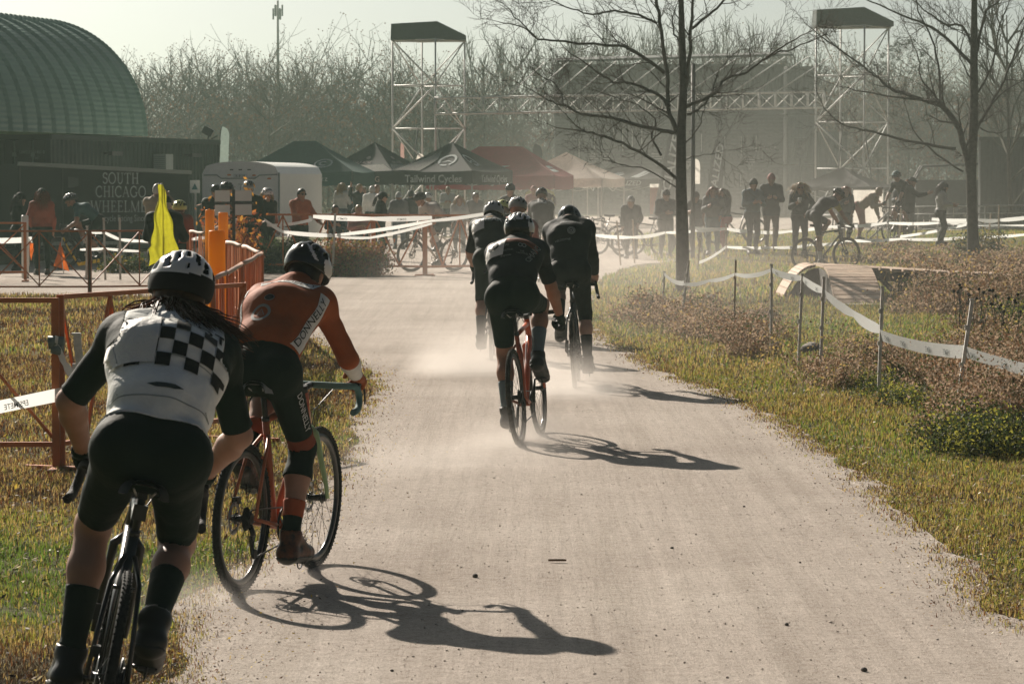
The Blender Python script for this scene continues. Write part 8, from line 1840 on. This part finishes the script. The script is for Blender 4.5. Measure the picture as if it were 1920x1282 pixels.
for i, (u, Y, yaw, lb) in enumerate(((1160, 80, 60, 'parked bicycle glinting in the dust left of the grey hatted person'), (1212, 78, 110, 'parked bicycle glinting in the dust between two spectators'), (1385, 84, 80, 'parked bicycle behind the teal jacketed man'), (1130, 84, 95, 'parked bicycle farthest left in the dust'), (530, 66, 80, 'dark bicycle held beside the barricade before the white trailer'))):
    if base_b is None: base_b = make_bike(lb, m_paint('silver', (.30, .30, .29)), group='parked bicycles', tyre=M_DUSTY); b = base_b
    else: b = copy_tree(base_b); b['label'] = lb
    x = at(u, 335, Y).x; b.matrix_world = ride_matrix((x, Y, bank(x, Y)), yaw, 4)
# ================================================================ haze and dust
def vol_box(name, lo, hi, dens, col, aniso, kind='stuff', tex=None):
    mb = MB(); c = [(l + h) / 2 for l, h in zip(lo, hi)]; mb.box((0, 0, 0), [h - l for l, h in zip(lo, hi)]); m = bpy.data.materials.new(name); m.use_nodes = True; nt = m.node_tree
    nt.nodes.remove(nt.nodes['Principled BSDF']); out = nt.nodes['Material Output']; pv = nt.nodes.new('ShaderNodeVolumePrincipled'); pv.inputs['Color'].default_value = tuple(col) + (1,); pv.inputs['Density'].default_value = dens; pv.inputs['Anisotropy'].default_value = aniso
    nt.links.new(pv.outputs[0], out.inputs['Volume']); o = mb.build(name, m, None); o.location = c
    if tex: tex(nt, pv, [h - l for l, h in zip(lo, hi)])
    return tag(o, kind=kind)
vol_box('haze', (-345, -45, -1.0), (345, 695, 22.5), .00050, (.77, 1.0, .86), .3)
def dust_tex(dens, p=2.0, nscale=.25, zpow=1.0, rot=0):
    def f(nt, pv, size):
        tc = nt.nodes.new('ShaderNodeTexCoord'); mp = nt.nodes.new('ShaderNodeMapping'); mp.vector_type = 'POINT'; mp.inputs['Scale'].default_value = (2 / size[0], 2 / size[1], 2 / size[2]); nt.links.new(tc.outputs['Object'], mp.inputs[0])
        sx = nt.nodes.new('ShaderNodeSeparateXYZ'); nt.links.new(mp.outputs[0], sx.inputs[0])
        def M(op, a, b=None):
            n = nt.nodes.new('ShaderNodeMath'); n.operation = op; n.use_clamp = False
            for i, v in enumerate((a, b)):
                if v is None: continue
                if isinstance(v, (int, float)): n.inputs[i].default_value = v
                else: nt.links.new(v, n.inputs[i])
            return n.outputs[0]
        def fall(c): return M('MAXIMUM', M('SUBTRACT', 1.0, M('MULTIPLY', c, c)), 0.0)
        zz = M('MULTIPLY', M('SUBTRACT', 1.0, sx.outputs[2]), .5)
        w = M('MULTIPLY', M('MULTIPLY', fall(sx.outputs[0]), fall(sx.outputs[1])), M('POWER', M('MAXIMUM', zz, 0.0), zpow))
        nz = nt.nodes.new('ShaderNodeTexNoise'); nz.inputs['Scale'].default_value = nscale; nz.inputs['Detail'].default_value = 3; nt.links.new(tc.outputs['Object'], nz.inputs['Vector'])
        k = M('MAXIMUM', M('ADD', M('MULTIPLY', M('SUBTRACT', nz.outputs[0], .5), 2.6), .75), 0.0)
        nt.links.new(M('MULTIPLY', M('MULTIPLY', M('POWER', w, p), k), dens), pv.inputs['Density'])
    return f
DUSTC = (.97, .91, .84)
vol_box('dust_cloud', (-1.5, 36, -.2), (14.5, 156, 11), 0, DUSTC, .45, tex=dust_tex(.0058, 1.0, .12, 3.4))
vol_box('dust_cloud', (-2.6, 27, -.1), (6.0, 84, 3.0), 0, DUSTC, .45, tex=dust_tex(.030, 1.3, .3, 2.6))
for i, (u, v, rx, ry, h, dn) in enumerate(((905, 700, .85, 1.3, .75, 3.4), (1072, 742, .60, 1.3, .60, 3.6), (985, 838, .55, .9, .42, 1.6), (850, 880, 1.0, 1.4, .45, .8), (405, 1130, .40, .8, .22, 2.2), (560, 1090, .4, .6, .16, 1.6), (1010, 826, .3, .6, .4, 2.0))):
    p = gnd(u, v); vol_box('dust_puff', (p.x - rx, p.y - ry, -.03), (p.x + rx, p.y + ry, h), 0, DUSTC, .4, tex=dust_tex(dn * .8, 1.5, 2.4, 2.0))
